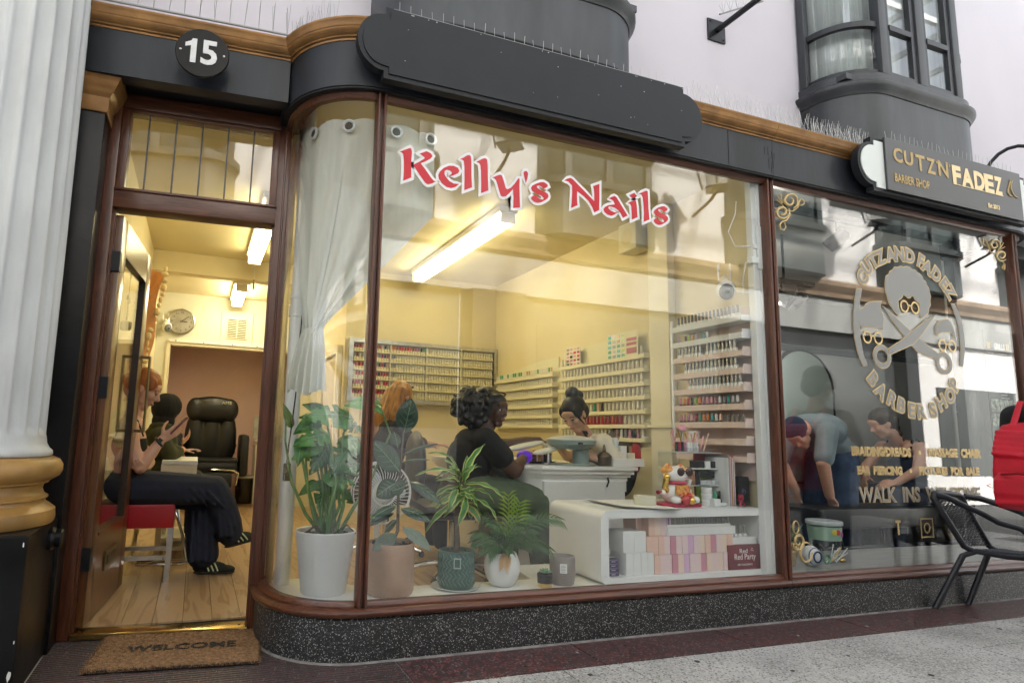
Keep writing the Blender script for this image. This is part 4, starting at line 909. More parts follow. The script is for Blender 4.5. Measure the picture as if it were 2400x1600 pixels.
def soil(t, c, r, z, seed=0):
    R = random.Random(seed); b = MB(); b.lathe([(.001, .012), (r * .5, .010), (r * .9, .004), (r, -.01), (r, -.03)], (c[0], c[1], z), 20, wob=lambda a, zz: 1)
    for k in range(30): a = R.uniform(0, 6.28); q = r * sqrt(R.random()) * .93; b.ell((c[0] + q * cos(a), c[1] + q * sin(a), z + .008), R.uniform(.003, .008), 5)
    return b.obj('soil', SOIL, t)
def loc_rel(o, t): return o
# -- monstera
c = (.59, .285)
t = thing('monstera_plant', 'tall split-leaved monstera in a big white tapered pot', 'potted plant', (c[0], c[1], DZ))
def kid(o): 
    o.parent = t; o.matrix_parent_inverse = Matrix.Translation((-t.location.x, -t.location.y, -t.location.z)); return o
kid(MB().lathe([(.098, 0), (.101, .006), (.136, .262), (.138, .268), (.134, .272), (.128, .268), (.122, .24), (.001, .24)], (c[0], c[1], DZ), 48).obj('pot', WHITE, None, True))
kid(soil(None, c, .124, DZ + .245, 1))
for i, s in enumerate(MSTEM): 
    kid(MB().tube(s, .006, 7, rad=[.010, .0085, .0065, .005, .004][:len(s)]).obj('stem', STEM_M, None, True))
for i, (a, b_, w) in enumerate(MONST):
    kid(leaf('leaf', a, b_, w * .92, LF_MD if i in (4, 5, 8, 10, 12) else LF_M, None, 'heart', bend=.10, fold=.10, hint=(.15 * ((i % 3) - 1), -.85, .55 - .1 * (i % 2)), nseg=14, splits=1 if i in (1, 4, 5, 3, 8) else 0, seed=i))
R = random.Random(14)
for k in range(12):
    a = R.uniform(0, 2 * pi); q = R.uniform(.02, .11); A = Vector((c[0] + q * cos(a) * .9, c[1] + .02 + q * sin(a) * .8, R.uniform(.66, .98))); d = Vector((cos(a) * .8, sin(a) * .35 - .25, R.uniform(-.7, .35))).normalized(); w_ = R.uniform(.07, .12)
    B_ = A + d * w_ * 1.15
    if B_.y < .14: B_.y = .14
    kid(leaf('leaf', A, B_, w_, [LF_M, LF_M, LF_MD][k % 3], None, 'heart', bend=.12, fold=.12, hint=(R.uniform(-.4, .4), -.7, .7), nseg=12, splits=k % 2, seed=40 + k))
    kid(MB().tube([(c[0] + R.uniform(-.05, .05), c[1] + R.uniform(-.03, .05), DZ + .25), (c[0] + (A.x - c[0]) * .3, c[1], DZ + .25 + (A.z - DZ - .25) * .5), A], .004, 6, rad=[.007, .005, .0035]).obj('stem', STEM_M, None, True))
for k in range(4): a = 1.2 * k; kid(MB().tube([(c[0] + .02 * cos(a), c[1] - .02, DZ + .25), (c[0] + .08 * cos(a), c[1] - .07, DZ + .30), (c[0] + .13 * cos(a + .3), c[1] - .06, DZ + .26)], .004, 6).obj('aerial_root', STEM_B, None, True))
# -- rubber plant
c = (.872, .195)
t = thing('rubber_plant', 'dark rubber plant with big oval leaves in a tan pot', 'potted plant', (c[0], c[1], DZ))
TAN = mat('tan_ceramic', (.42, .27, .185), .3, var=.06, vscale=12)
kid(MB().lathe([(.098, 0), (.104, .004), (.111, .02), (.1115, .19), (.110, .222), (.107, .226), (.103, .222), (.102, .20), (.001, .20)], (c[0], c[1], DZ), 48).obj('pot', TAN, None, True))
kid(soil(None, c, .102, DZ + .205, 2)); kid(MB().tube([(c[0], c[1], DZ + .2)] + RSTEM[1:], .006, 8, rad=[.009, .008, .007, .006, .005, .004]).obj('stem', STEM_B, None, True))
for i, (a, b_, w) in enumerate(RUBBER):
    kid(leaf('leaf', a, b_, w, LF_RB if i in (8, 9) else LF_R, None, 'oval', bend=.06 if i != 0 else .02, fold=.08, hint=[(0, -.95, .3), (.3, -.9, 0), (-.2, -.9, .35), (.1, -.45, .9), (.1, -.4, .9), (0, -.9, -.2), (.2, -.8, .6), (.2, -.8, .6), (.25, -.85, .5), (-.2, -.85, .5), (-.2, -.6, .8), (-.2, -.6, .8), (-.2, -.8, .5), (0, -.5, .8), (0, -.7, .7)][i], seed=i))
# -- dracaena
c = (1.215, .230)
t = thing('dracaena_plant', 'dracaena with wavy yellow-edged leaves in a green patterned pot', 'potted plant', (c[0], c[1], DZ))
GRN = mat('teal_green_glaze', (.055, .125, .105), .4, var=.2, vscale=25)
kid(MB().lathe([(.070, 0), (.078, .004), (.084, .016), (.086, .16), (.084, .172), (.080, .174), (.077, .168), (.076, .15), (.001, .15)], (c[0], c[1], DZ), 48).obj('pot', GRN, None, True))
ch = MB()
for row in range(7):
    for k in range(26):
        a0 = 2 * pi * k / 26; a1 = a0 + .17 * (1 if row % 2 else -1); z0 = .022 + row * .020
        ch.tube([(c[0] + .0865 * cos(a0), c[1] + .0865 * sin(a0), DZ + z0), (c[0] + .0868 * cos(a1), c[1] + .0868 * sin(a1), DZ + z0 + .019)], .0024, 5)
k_ = kid(ch.obj('chevron_relief', mat('teal_relief', (.10, .19, .165), .35), None, True)); k_['kind'] = 'stuff'
sq = MB(); 
sq.box((-.017, -.001, -.024), (.017, 0, .024)).m(1).box((-.012, -.0016, -.018), (.012, -.001, .018)); s_ = kid(sq.obj('price_sticker', [mat('sticker_clear', (.40, .44, .42), .3), GRN], None)); s_.location = (c[0] - .030, c[1] - .083, DZ + .125); s_.rotation_euler = (0, 0, -.35)
s_.matrix_parent_inverse = Matrix.Translation((-t.location.x, -t.location.y, -t.location.z))
kid(soil(None, c, .076, DZ + .155, 3)); kid(MB().tube([(c[0], c[1], DZ + .15), (c[0] + .002, c[1], DZ + .22), (1.206, .225, DZ + .32), (1.212, .222, .62), (1.215, .22, .74)], .012, 10, rad=[.017, .014, .013, .011, .006]).obj('trunk', STEM_B, None, True))
kid(MB().ell((c[0] - .004, c[1], DZ + .305), (.020, .020, .013), 10).obj('knuckle', STEM_B, None, True))
for i, (a, b_, w) in enumerate(DRAC):
    kid(leaf('leaf', a, b_, w * .85, LF_D, None, 'strap', bend=.20, fold=.10, hint=(.3 * ((i % 3) - 1), -.6, .9), nseg=14, wave=.13, margin=LF_DRY if i == 9 else LF_DE, seed=i))
R = random.Random(15)
for k in range(14):
    a = R.uniform(0, 2 * pi); z0 = R.uniform(.60, .78); A = Vector((1.214, .222, z0)); ln = R.uniform(.10, .17); B_ = A + Vector((cos(a) * ln * .85, min(sin(a), .5) * ln * .45, R.uniform(-.09, .06)))
    kid(leaf('leaf', A, B_, R.uniform(.026, .042), LF_D, None, 'strap', bend=.24, fold=.12, hint=(R.uniform(-.3, .3), -.5, 1), nseg=12, wave=.14, margin=LF_DE, seed=60 + k))
# -- small palm
c = (1.452, .217)
t = thing('palm_plant', 'feathery parlour palm in a round white pot', 'potted plant', (c[0], c[1], DZ))
kid(MB().lathe([(.045, 0), (.055, .004), (.078, .035), (.088, .075), (.085, .115), (.072, .150), (.067, .158), (.062, .156), (.060, .145), (.001, .14)], (c[0], c[1], DZ), 12).obj('pot', WHITE, None, True))
kid(soil(None, c, .058, DZ + .143, 4))
R = random.Random(16)
for k in range(12):
    a = R.uniform(0, 2 * pi); PALM.append(((c[0] + .006 * cos(a), c[1], DZ + .145), (c[0] + .15 * cos(a), max(.10, c[1] + .10 * sin(a)), DZ + R.uniform(.12, .30))))
for i, (a, b_) in enumerate(PALM):
    A, B = Vector(a), Vector(b_); g = MB(); L_ = (B - A).length; d = (B - A).normalized()
    upv = Vector((0, 0, 1)); rise = .35 * L_ if i > 1 else .05 * L_
    P = [A.lerp(B, s) + upv * (rise * 4 * s * (1 - s) * .6) for s in [k / 12 for k in range(13)]]
    g.tube(P, .0025, 5, rad=[.003 - .002 * k / 12 for k in range(13)])
    for k in range(3, 13):
        for sd in (-1, 1):
            tt = (P[min(12, k + 1)] - P[k - 1]).normalized(); sdv = tt.cross(Vector((0, -.5, .85))).normalized() * sd
            ln = .085 * (1 - .045 * abs(k - 7)) * min(1, L_ / .22); dv = (tt * .75 + sdv * .75 + Vector((0, 0, -.15))).normalized(); n_v = dv.cross(sdv.cross(dv)).normalized() if False else dv.cross(tt).normalized()
            w_ = dv.cross(n_v).normalized() * .0055
            q0, q1, q2 = P[k], P[k] + dv * ln * .5, P[k] + dv * ln + Vector((0, 0, -.014))
            V = [g.bm.verts.new(x) for x in (q0 - w_ * .4, q0 + w_ * .4, q1 + w_, q2, q1 - w_)]; g.bm.faces.new(V)
    kid(g.obj('frond', LF_PB if i in (0, 1) else (LF_DRY if i in (9,) else LF_P), None, False, fix=False))
# -- succulent, grey empty pot
c = (1.642, .132)
t = thing('succulent_plant', 'tiny green succulent in a black and gold pot', 'potted plant', (c[0], c[1], DZ))
b = MB(); b.m(1).lathe([(.030, 0), (.034, .004), (.036, .022)], (c[0], c[1], DZ), 24).m(0).lathe([(.0363, .022), (.038, .058), (.038, .064), (.034, .064), (.033, .056), (.001, .056)], (c[0], c[1], DZ), 24)
kid(b.obj('pot', [BLACK, BRASS], None, True)); kid(soil(None, c, .033, DZ + .056, 5))
LF_S = leaf_mat('succulent_leaf', (.16, .30, .17), (.25, .40, .24), .45); R = random.Random(2)
for ring, n, el in ((0, 9, .25), (1, 7, .6), (2, 5, 1.05)):
    for k in range(n):
        a = 2 * pi * k / n + ring * .4; d = Vector((cos(a) * cos(el), sin(a) * cos(el), sin(el))); A = Vector((c[0], c[1], DZ + .066)) + d * .004
        kid(MB().ell(A + d * (.016 - .002 * ring), (.014, .005, .0028), 8, rot=d.to_track_quat('X', 'Z').to_matrix()).obj('leaf', LF_S, None, True))
t = thing('grey_pot', 'empty taupe grey pot with a white label beside the cabinet', 'pot', (1.767, .175, DZ))
MB().lathe([(.050, 0), (.056, .004), (.063, .05), (.0635, .115), (.060, .134), (.057, .137), (.054, .133), (.055, .05), (.001, .02)], n=40).obj('pot', mat('taupe_ceramic', (.235, .20, .185), .45, var=.06, vscale=20), t, True)
b = MB(); b.box((-.017, -.0012, -.022), (.017, 0, .022)); o = b.obj('label', WHITEM, t); o.location = (-.030, -.0575, .085); o.rotation_euler = (0, 0, -.48)
b = MB()
for k in range(5): b.box((-.013, -.0018, .012 - .007 * k), (.008 + .004 * (k % 2), -.0012, .0145 - .007 * k))
o = b.obj('label_print', mat('grey_print', (.3, .3, .3), .6), t); o.location = (-.030, -.0575, .085); o.rotation_euler = (0, 0, -.48)
sc_ = thing('saucer', 'clear plastic saucer under the green patterned pot', 'saucer', (1.215, .230, DZ))
MB().lathe([(.09, .0005), (.105, .001), (.118, .010), (.115, .011), (.10, .004), (.001, .003)], n=32).obj('dish', mat('clear_plastic', (.70, .72, .70), .15, spec=.7), sc_, True)
# -- white desk fan behind the monstera
t = thing('desk_fan', 'white desk fan with wire guard behind the monstera', 'fan', (.935, .60, .0))
g = MB()
for k in range(44):
    a = 2 * pi * k / 44; g.tube([(.03 * cos(a), -.062, .62 + .03 * sin(a)), (.10 * cos(a + .1), -.058, .62 + .10 * sin(a + .1)), (.155 * cos(a + .18), -.03, .62 + .155 * sin(a + .18))], .0018, 4)
for r_, y in ((.155, -.03), (.16, 0), (.06, -.061)): g.tube([(r_ * cos(a), y, .62 + r_ * sin(a)) for a in [2 * pi * k / 36 for k in range(36)]], .004, 6, close=True)
gg = g.obj('guard', WHITE, t, True); o = MB().lathe([(.035, 0), (.035, .006)], n=20).obj('hub', WHITE, t, True); o.rotation_euler = (pi / 2, 0, 0); o.location = (0, -.060, .62)
for k in range(3):
    a = 2.1 * k; MB().ell((.075 * cos(a), -.01, .62 + .075 * sin(a)), (.065, .004, .035), 10, rot=Matrix.Rotation(-a, 3, 'Y')).obj('blade', mat('fan_blade', (.45, .5, .52), .2), t, True)
MB().tube([(0, .05, .60), (0, .05, .12)], .016, 10).obj('stand', WHITE, t, True); MB().lathe([(.14, FZ), (.14, FZ + .02), (.05, .10), (.02, .13)], (0, .05, 0), 24).obj('base', WHITE, t, True); MB().ell((0, .03, .62), (.055, .075, .055), 12).obj('motor', WHITE, t, True)
# ================================================================ POLISH RACKS, BOTTLES, DISPLAY CABINET
CAPW = mat('pale_cap', (.74, .70, .58), .35); CAPS = mat('silver_cap', (.52, .52, .48), .25, metal=.7); CAPG = mat('smoky_cap', (.20, .21, .20), .15)
BODYC = mat('pale_bottle', (.72, .66, .54), .25); BODYK = mat('dark_bottle', (.018, .010, .014), .12, spec=.7)
COLS = {'red': (.55, .02, .03), 'crimson': (.35, .01, .04), 'orange': (.75, .22, .03), 'pink': (.72, .34, .40), 'lime': (.35, .55, .05), 'teal': (.05, .42, .42), 'lilac': (.52, .42, .60), 'green': (.05, .33, .16), 'white': (.75, .75, .73), 'silver': (.5, .5, .5), 'black': (.015, .015, .016), 'peach': (.80, .52, .40), 'amber': (.55, .30, .06), 'grey': (.30, .30, .30), 'mauve': (.42, .20, .28)}
def cmat(n, r=.3): return mat('polish_' + n, COLS[n], r)
_bm = {}
def bottle_meshes(kind):
    if kind in _bm: return _bm[kind]
    if kind == 'slim':      # short clear body, tall cap
        A = MB().lathe([(.0105, 0), (.0115, .002), (.0115, .022), (.0075, .026)], n=10).mesh('bottle', BODYC, True); B = MB().lathe([(.0072, .026), (.0078, .03), (.0068, .066), (.0055, .068)], n=10).mesh('cap', CAPW, True)
    elif kind == 'silver':
        A = MB().box((-.012, -.010, 0), (.012, .010, .022), bev=.002).mesh('bottle', WHITEM); B = MB().lathe([(.0078, .022), (.0082, .026), (.0078, .070), (.006, .072)], n=10).mesh('cap', CAPS, True)
    elif kind == 'clear':
        A = MB().box((-.011, -.009, 0), (.011, .009, .018), bev=.002).mesh('bottle', WHITEM); B = MB().lathe([(.0066, .018), (.0070, .02), (.0066, .066), (.005, .067)], n=8).mesh('cap', CAPG, True)
    elif kind.startswith('dark_'):
        A = MB().lathe([(.013, 0), (.0145, .003), (.0145, .026), (.011, .034), (.007, .037)], n=12).mesh('bottle', BODYK, True); B = MB().lathe([(.0085, .036), (.009, .04), (.0075, .074), (.006, .076)], n=10).mesh('cap', cmat(kind[5:]), True)
    elif kind.startswith('tint_'):
        A = MB().lathe([(.0105, 0), (.0115, .002), (.0115, .024), (.0075, .028)], n=10).mesh('bottle', cmat(kind[5:], .2), True); B = MB().lathe([(.0072, .028), (.0078, .032), (.0068, .066), (.0055, .068)], n=10).mesh('cap', cmat(kind[5:]), True)
    _bm[kind] = (A, B); return A, B
def bottle(kind, loc, label, group, rz=0):
    A, B = bottle_meshes(kind); o = link('nail_polish_bottle', A, None, loc, (0, 0, rz)); tag(o, label, 'polish bottle', group); link('cap', B, o); return o
PINKB = mat('pale_pink_board', (.70, .56, .50), .5, var=.03, vscale=4)
# -- rack on the side wall nearest the window
rk = thing('polish_rack', 'pale pink wall rack of polish shelves nearest the window', 'shelf rack')
MB().box((3.028, .085, .72), (3.040, .66, 1.74)).obj('back_board', PINKB, rk)
b = MB(); b.box((2.915, .655, .95), (2.925, .672, 1.72)); b.obj('edge_strip', WHITE, rk)
SZ = [1.640, 1.537, 1.434, 1.331, 1.228, 1.125, 1.020, .920, .825]
for k, z in enumerate(SZ):
    b = MB(); b.box((2.925, .10, z), (3.028, .655, z + .008)); b.box((2.918, .10, z), (2.925, .655, z + .034)); b.box((2.925, .100, z + .008), (3.028, .106, z + .034 + (.02 if k else 0)))
    b.obj('shelf', WHITEM if k < 2 else PINKB, rk)
ROWS = [['clear'] * 17, ['tint_lilac', 0, 'tint_black', 'tint_lime', 'tint_amber', 'tint_lilac', 0, 'tint_teal', 'tint_white'], ['silver'] * 7 + [0] + ['silver'] * 8, [0, 0] + ['silver'] * 14, [0, 0, 0] + ['silver'] * 14,
        ['dark_' + c for c in 'pink orange red black lime orange mauve pink pink mauve white grey teal silver white'.split()], ['dark_' + c for c in 'pink pink mauve pink crimson green orange orange teal white peach'.split()] + ['clear'] * 5]
SN = ['top', 'second', 'third', 'fourth', 'fifth', 'sixth', 'seventh', 'eighth']
KN = {'clear': 'clear grey', 'silver': 'silver-capped', 'slim': 'pale-capped'}
def kname(k): return KN.get(k) or (k[5:] + '-capped dark' if k.startswith('dark_') else k[5:] + ' coloured')
n_front = 0
for r_, row in enumerate(ROWS):
    z = SZ[r_] + .008 + (.026 if r_ in (0, 2, 3, 4) else 0)
    for i, k in enumerate(row):
        if not k: continue
        y = .625 - i * (.030 if r_ < 5 else .0325)
        bottle(k, (2.945, y, z), '%s polish bottle, %s from the inner end of the %s shelf nearest the window' % (kname(k), ORD[sum(1 for q in row[:i + 1] if q) - 1], SN[r_]), 'polish bottles on the window rack', pi / 2); n_front += 1
    if r_ in (0, 2, 3, 4): 
        t = thing('bottle_tray', 'white card tray of bottles on the %s shelf nearest the window' % SN[r_], 'tray', (2.945, .36, SZ[r_] + .008), group='white card trays')
        y1 = {0: .62, 2: .64, 3: .58, 4: .55}[r_] - .36
        MB().box((-.018, -.25, 0), (.05, y1, .0255)).obj('tray', WHITEM, t)
        if r_ == 0:
            for i in range(17): MB().ell((-.0185, .262 - i * .030, .013), (.001, .004, .004), 6).obj('dot', BLACK, t)
t = thing('gold_chain_heap', 'heap of gold chains on the lowest rack shelf by the window', 'jewellery', (2.965, .25, SZ[8] + .008))
for k in range(9): MB().ell((0, -.10 + k * .026, .014), (.020, .015, .014), 8).obj('link', BRASS, t, True)
t = thing('brush_box', 'round white box with lid on the eighth rack shelf', 'box', (2.95, .52, SZ[7] + .008)); MB().lathe([(.032, 0), (.034, .06)], n=20).obj('box', WHITEM, t, True); MB().lathe([(.036, .06), (.036, .072)], n=20).obj('lid', WHITE, t, True)
t = thing('folded_leaflets', 'flat pale leaflets on the eighth rack shelf by the window', 'leaflets', (2.965, .20, SZ[7] + .008)); MB().box((-.04, -.07, 0), (.04, .07, .018)).obj('stack', PINKB, t); MB().box((-.03, -.06, .0182), (.045, .05, .03), rot=Matrix.Rotation(.2, 3, 'Z')).obj('stack', WHITEM, t)

# -- two racks further along the side wall
PANEL = mat('cream_rack_board', (.74, .69, .48), .5, var=.03, vscale=3)
def wall_rack(y0, y1, zs, ztop0, ztop1, label, bottom):
    t = thing('polish_rack', label, 'shelf rack')
    P = [(y0, bottom), (y1, bottom), (y1, ztop1)] + [(y1 + (y0 - y1) * k / 10, ztop1 + (ztop0 - ztop1) * sin(k / 10 * pi / 2)) for k in range(1, 11)]
    MB().prism(P, lambda u, v, w: (3.061 - w, u, v), .012).obj('back_board', PANEL, t)
    for z in zs:
        b = MB(); b.box((2.99, y0 + .01, z - .012), (3.049, y1 - .01, z - .004)); b.box((2.984, y0 + .01, z - .012), (2.990, y1 - .01, z + .016)); b.obj('shelf', PANEL, t)
        MB().box((2.986, y0 + .004, z - .012), (3.049, y0 + .010, z + .03)).obj('shelf_end', PANEL, t)
    return t
ZB = [1.535, 1.435, 1.335, 1.235, 1.133, 1.030, .930]
wall_rack(1.02, 2.16, ZB, 1.72, 1.69, 'cream polish rack with colour charts on the side wall behind the nail technician', .86)
ZA = [1.495, 1.400, 1.310, 1.215, 1.120, 1.030]
wall_rack(2.25, 3.44, ZA, 1.66, 1.555, 'cream polish rack with curved top next to the far corner', .98)
for r_, z in enumerate(ZB):
    for i in range(23):
        k = 'slim'
        if r_ == 5 and 5 <= i < 18: k = 'tint_crimson' if i % 3 else 'tint_red'
        if r_ == 0 and i < 18 and i > 3: continue
        if r_ == 4 and i in (10, 11, 12): k = ['tint_green', 'tint_peach', 'tint_black'][i - 10]
        if r_ == 6: k = ['tint_black', 'tint_mauve', 'tint_white', 'tint_grey', 'tint_pink'][i % 5] if i > 14 else 'slim'
        y = 2.12 - i * .0475
        bottle(k, (3.008, y, z - .003), '%s polish bottle, %s from the far end of the %s shelf behind the technician' % (kname(k), ORD[i], SN[r_]), 'polish bottles behind the technician').scale = (1.25,) * 3
# colour charts standing on the top shelf
def chart(y, w, h, cols, label, tilt=.0):
    t = thing('colour_chart', label, 'colour chart', (3.0, y, ZB[0] + .0)); b = MB(); b.box((-.002, -w / 2, 0), (.002, w / 2, h)); b.obj('card', mat('chart_card', (.74, .72, .60), .4), t)
    nr, nc = len(cols), len(cols[0])
    for i in range(nr):
        for j in range(nc):
            yy = w / 2 - w * (j + .5) / nc; zz = h - h * (i + .6) / (nr + .4)
            MB().box((-.0045, yy - w / nc * .33, zz - h / nr * .28), (-.0022, yy + w / nc * .33, zz + h / nr * .28)).obj('swatch', cols[i][j], t)
    t.rotation_euler = (0, tilt, 0); return t
cm = cmat
chart(1.94, .21, .175, [[cm('grey'), cm('pink'), cm('peach'), cm('pink')], [cm('mauve'), cm('pink'), cm('red'), cm('red')], [cm('pink'), cm('black'), cm('pink'), cm('red')], [cm('crimson'), cm('mauve'), cm('red'), cm('crimson')], [cm('black'), cm('crimson'), cm('pink'), cm('mauve')]], 'clear colour chart with rows of red and pink swatches on the rack')
chart(1.35, .22, .205, [[cm('teal'), cm('white'), cm('amber'), cm('lime')], [cm('teal'), cm('silver'), cm('amber'), cm('lime')], [cm('teal'), cm('grey'), cm('green'), cm('grey')], [cm('green'), cm('silver'), cm('teal'), cm('lime')], [cm('green'), cm('grey'), cm('teal'), cm('green')]], 'clear colour chart with teal, green and yellow swatches on the rack')
t = thing('colour_chart', 'cream colour card with three dark red bars on the rack top', 'colour chart', (2.995, 1.17, ZB[0])); MB().box((-.002, -.075, 0), (.002, .075, .205)).obj('card', PANEL, t)
for z, h in ((.13, .022), (.095, .022), (.035, .042)): MB().box((-.0045, -.06, z), (-.0022, .05, z + h)).obj('swatch', cmat('crimson'), t)

# -- acrylic rack on the rear wall; its bottles and those of the far rack are too many and too small to pick apart
t = thing('rear_polish_rack', 'wide silver-framed polish display on the rear wall', 'shelf rack')
ACR = mat('acrylic_edge', (.72, .68, .50), .2, spec=.7)
X0, X1, Z0, Z1 = 1.39, 3.055, 1.235, 1.875
MB().box((X0, 3.545, Z0), (X1, 3.559, Z1)).obj('back_board', mat('mirror_board', (.72, .66, .44), .4), t)
b = MB(); b.box((X0, 3.49, Z0), (X0 + .045, 3.545, Z1)); b.box((X1 - .04, 3.49, Z0), (X1, 3.545, Z1)); b.box((X0 + .045, 3.49, Z1 - .04), (X1 - .04, 3.545, Z1)); b.box((X0 + .045, 3.49, Z0), (X1 - .04, 3.545, Z0 + .04)); b.obj('frame', STEEL, t)
zs = [Z0 + .045 + k * .093 for k in range(6)]
for z in zs[1:]: MB().box((X0 + .045, 3.492, z - .006), (X1 - .04, 3.545, z)).obj('shelf', ACR, t)
divs = [X0 + .045 + (X1 - X0 - .085) * k / 4 for k in range(5)]
for x in divs[1:4]: MB().box((x - .004, 3.488, Z0 + .04), (x + .004, 3.545, Z1 - .04)).obj('divider', ACR, t)
names = ['pale', 'red', 'pink', 'crimson', 'amber', 'grey', 'black', 'orange', 'green', 'teal', 'mauve']
mats_ = [BODYC, CAPW] + [cmat(n) for n in names[1:]] + [mat('label_cream', (.70, .62, .40), .5)]
sb = MB(); R = random.Random(11)
def small(x, y, z, capi, bodyi, ax):
    sb.m(bodyi).lathe([(.014, 0), (.014, .034), (.010, .038)], (x, y, z), 6, cap=False); sb.m(capi).lathe([(.0095, .037), (.0095, .076), (.001, .077)], (x, y, z), 6, cap=False)
for r_, z in enumerate(reversed(zs)):
    for sct in range(4):
        for i in range(13):
            x = divs[sct] + .018 + i * (divs[1] - divs[0] - .03) / 12.4
            cap = 1
            if sct == 0: cap = R.choice([6, 7, 1, 3, 2, 7, 6, 4]) if r_ in (0, 1, 2) else R.choice([2, 2, 4, 7, 1, 2])
            if sct == 1 and r_ == 0: cap = [8, 8, 2, 2, 2, 2, 2, 8, 2, 11, 11, 7, 9][i]
            if sct == 1 and r_ > 0 and i < 2: cap = 6
            small(x, 3.515, z, cap, 12, 0)
for z in ZA:
    for i in range(28): small(3.010, 3.40 - i * .0405, z - .003, 1 if z < 1.49 else R.choice([1, 1, 5, 9]), 0, 1)
so_ = sb.obj('nail_polish_bottles', mats_, None); so_['kind'] = 'stuff'

# ---- rounded white display cabinet on the display floor
t = thing('display_cabinet', 'rounded white open display cabinet standing behind the window', 'cabinet', (0, 0, 0))
def rrect(x0, x1, z0, z1, r, n=6):
    P = []
    for cx, cz, a in ((x1 - r, z0 + r, -90), (x1 - r, z1 - r, 0), (x0 + r, z1 - r, 90), (x0 + r, z0 + r, 180)): P += [(cx + r * cos(radians(a + 90 * k / n)), cz + r * sin(radians(a + 90 * k / n))) for k in range(n + 1)]
    return P
CX0, CX1, CZ0, CZ1, CY0, CY1 = 1.932, 3.035, DZ, .578, .085, .57
MB().prism(rrect(CX0, CX1, CZ0, CZ1, .05), lambda u, v, w: (u, CY0 + w, v), CY1 - CY0, holes=[rrect(CX0 + .047, CX1 - .035, CZ0 + .034, CZ1 - .040, .016)]).obj('shell', WHITE, t, True)
def boxthing(x, y, z, w, d, h, m, label, name='gift_box', cat='box', group='boxes in the display cabinet'):
    o = MB().box((-w / 2, 0, 0), (w / 2, d, h), bev=.0012).obj(name, m, None); o.location = (x, y, z); return tag(o, label, cat, group)
BW = mat('box_white', (.72, .73, .72), .4, var=.03, vscale=9); BP = [mat('box_peach', (.74, .50, .40), .45), mat('box_pale_pink', (.74, .58, .58), .45), mat('box_rose', (.56, .24, .30), .45), mat('box_lilac', (.62, .40, .58), .45), mat('box_blush', (.76, .60, .50), .45)]
BN = ['peach', 'pale pink', 'dark rose', 'lilac', 'blush']
zb = CZ0 + .035
for k, w in enumerate((.045, .046, .042, .040)): boxthing(2.105 + sum((.045, .046, .042, .040)[:k]) + w / 2, .115, zb, w - .001, .13, .110, BW, 'white box, %s from the open end in the bottom row of the cabinet' % ORD[k])
x = 2.105 + .174
for k, c_ in enumerate([0, 1, 1, 2, 4, 3, 1, 1, 2, 4, 1, 4, 1]):
    w = .0385 if k < 12 else .06
    boxthing(x + w / 2, .112 + .002 * (k % 3), zb, w - .001, .13, .094, BP[c_], '%s box, %s coloured one along the bottom row of the cabinet' % (BN[c_], ORD[k])); x += w
XE = x
for k, w in enumerate((.068, .074)): boxthing(2.088 + (0, .068)[k] + w / 2, .115, zb + .1112, w - .001, .12, .106 - .002 * k, BW, '%s white box stacked in the middle row of the cabinet' % ['narrower', 'wider'][k])
x = 2.088 + .143
for k, c_ in enumerate([0, 0, 0, 1, 2, 1, 1, 3, 1, 4, 0, 2, 1, 4, 0]):
    w = .0385; boxthing(x + w / 2, .113 + .002 * (k % 2), zb + (.1112 if k == 0 else .0952), w - .001, .13, .092 - (.016 if k == 0 else 0), BP[c_], '%s box, %s coloured one along the middle row of the cabinet' % (BN[c_], ORD[k])); x += w
for k, c_ in enumerate([0, 0, 4, 1, 3]):
    boxthing(2.245 + k * .0385, .135 + (.05 if k == 0 else 0), zb + .1885, .0375, .11, .094 - (.006 if k == 0 else 0), BP[c_], '%s box, %s along in the top stack of five in the cabinet' % (BN[c_], ORD[k]))
b = boxthing(2.605, .118, zb + .1885, .46, .08, .042, BW, 'long white tray of clear polish tubes in the cabinet', 'tube_tray', 'tray')
for k in range(22): bottle('clear', (2.395 + k * .0195, .14, zb + .1885 + .0425), 'clear polish tube, %s along the white tray in the cabinet' % ORD[k], 'clear tubes in the cabinet').scale.z = .66
wb = boxthing(2.885, .118, zb + .131, .205, .10, .036, BW, 'flat white box on top of the dark red card box in the cabinet', 'white_box')
for k in range(4): bottle('clear', (2.830 + k * .034, .15, zb + .1675), 'clear polish tube, %s of four on the flat white box' % ORD[k], 'four clear tubes on the flat white box').scale.z = .9
rb_ = thing('red_box', 'dark red box printed Red Party in the cabinet', 'box', (2.885, .106, zb)); MB().box((-.118, 0, 0), (.118, .11, .130), bev=.0015).obj('carton', mat('wine_red_card', (.17, .012, .022), .35, var=.25, vscale=14), rb_)
WP = mat('white_print', (.80, .76, .74), .5)
o = front_text('lettering', 'Red', -.01, -.0008, .098, .024, .055, WP, rb_, .0004); front_text('lettering', 'Red Party', 0, -.0008, .063, .032, .15, WP, rb_, .0004); front_text('lettering', 'NET: 0.5OZ*6PCS', -.002, -.0008, .026, .010, .105, WP, rb_, .0004)
for x_, z_ in ((.052, .110), (.045, .102), (.058, .099)): MB().ell((x_, -.0008, z_), (.003, .0006, .003), 6).obj('dot', WP, rb_)
pb_ = thing('purple_boxes', 'small stack of purple boxes at the open end of the cabinet', 'boxes', (2.030, .12, CZ0 + .035))
for k in range(4): MB().box((-.033, 0, .021 * k), (.033, .09, .021 * k + .020), bev=.001).obj('box', mat('deep_purple', (.055, .035, .095), .4), pb_)
b = MB()
for k in range(4): b.box((-.028, -.0006, .021 * k + .015), (.028, 0, .021 * k + .0165)); b.box((-.012, -.0006, .021 * k + .006), (.012, 0, .021 * k + .010))
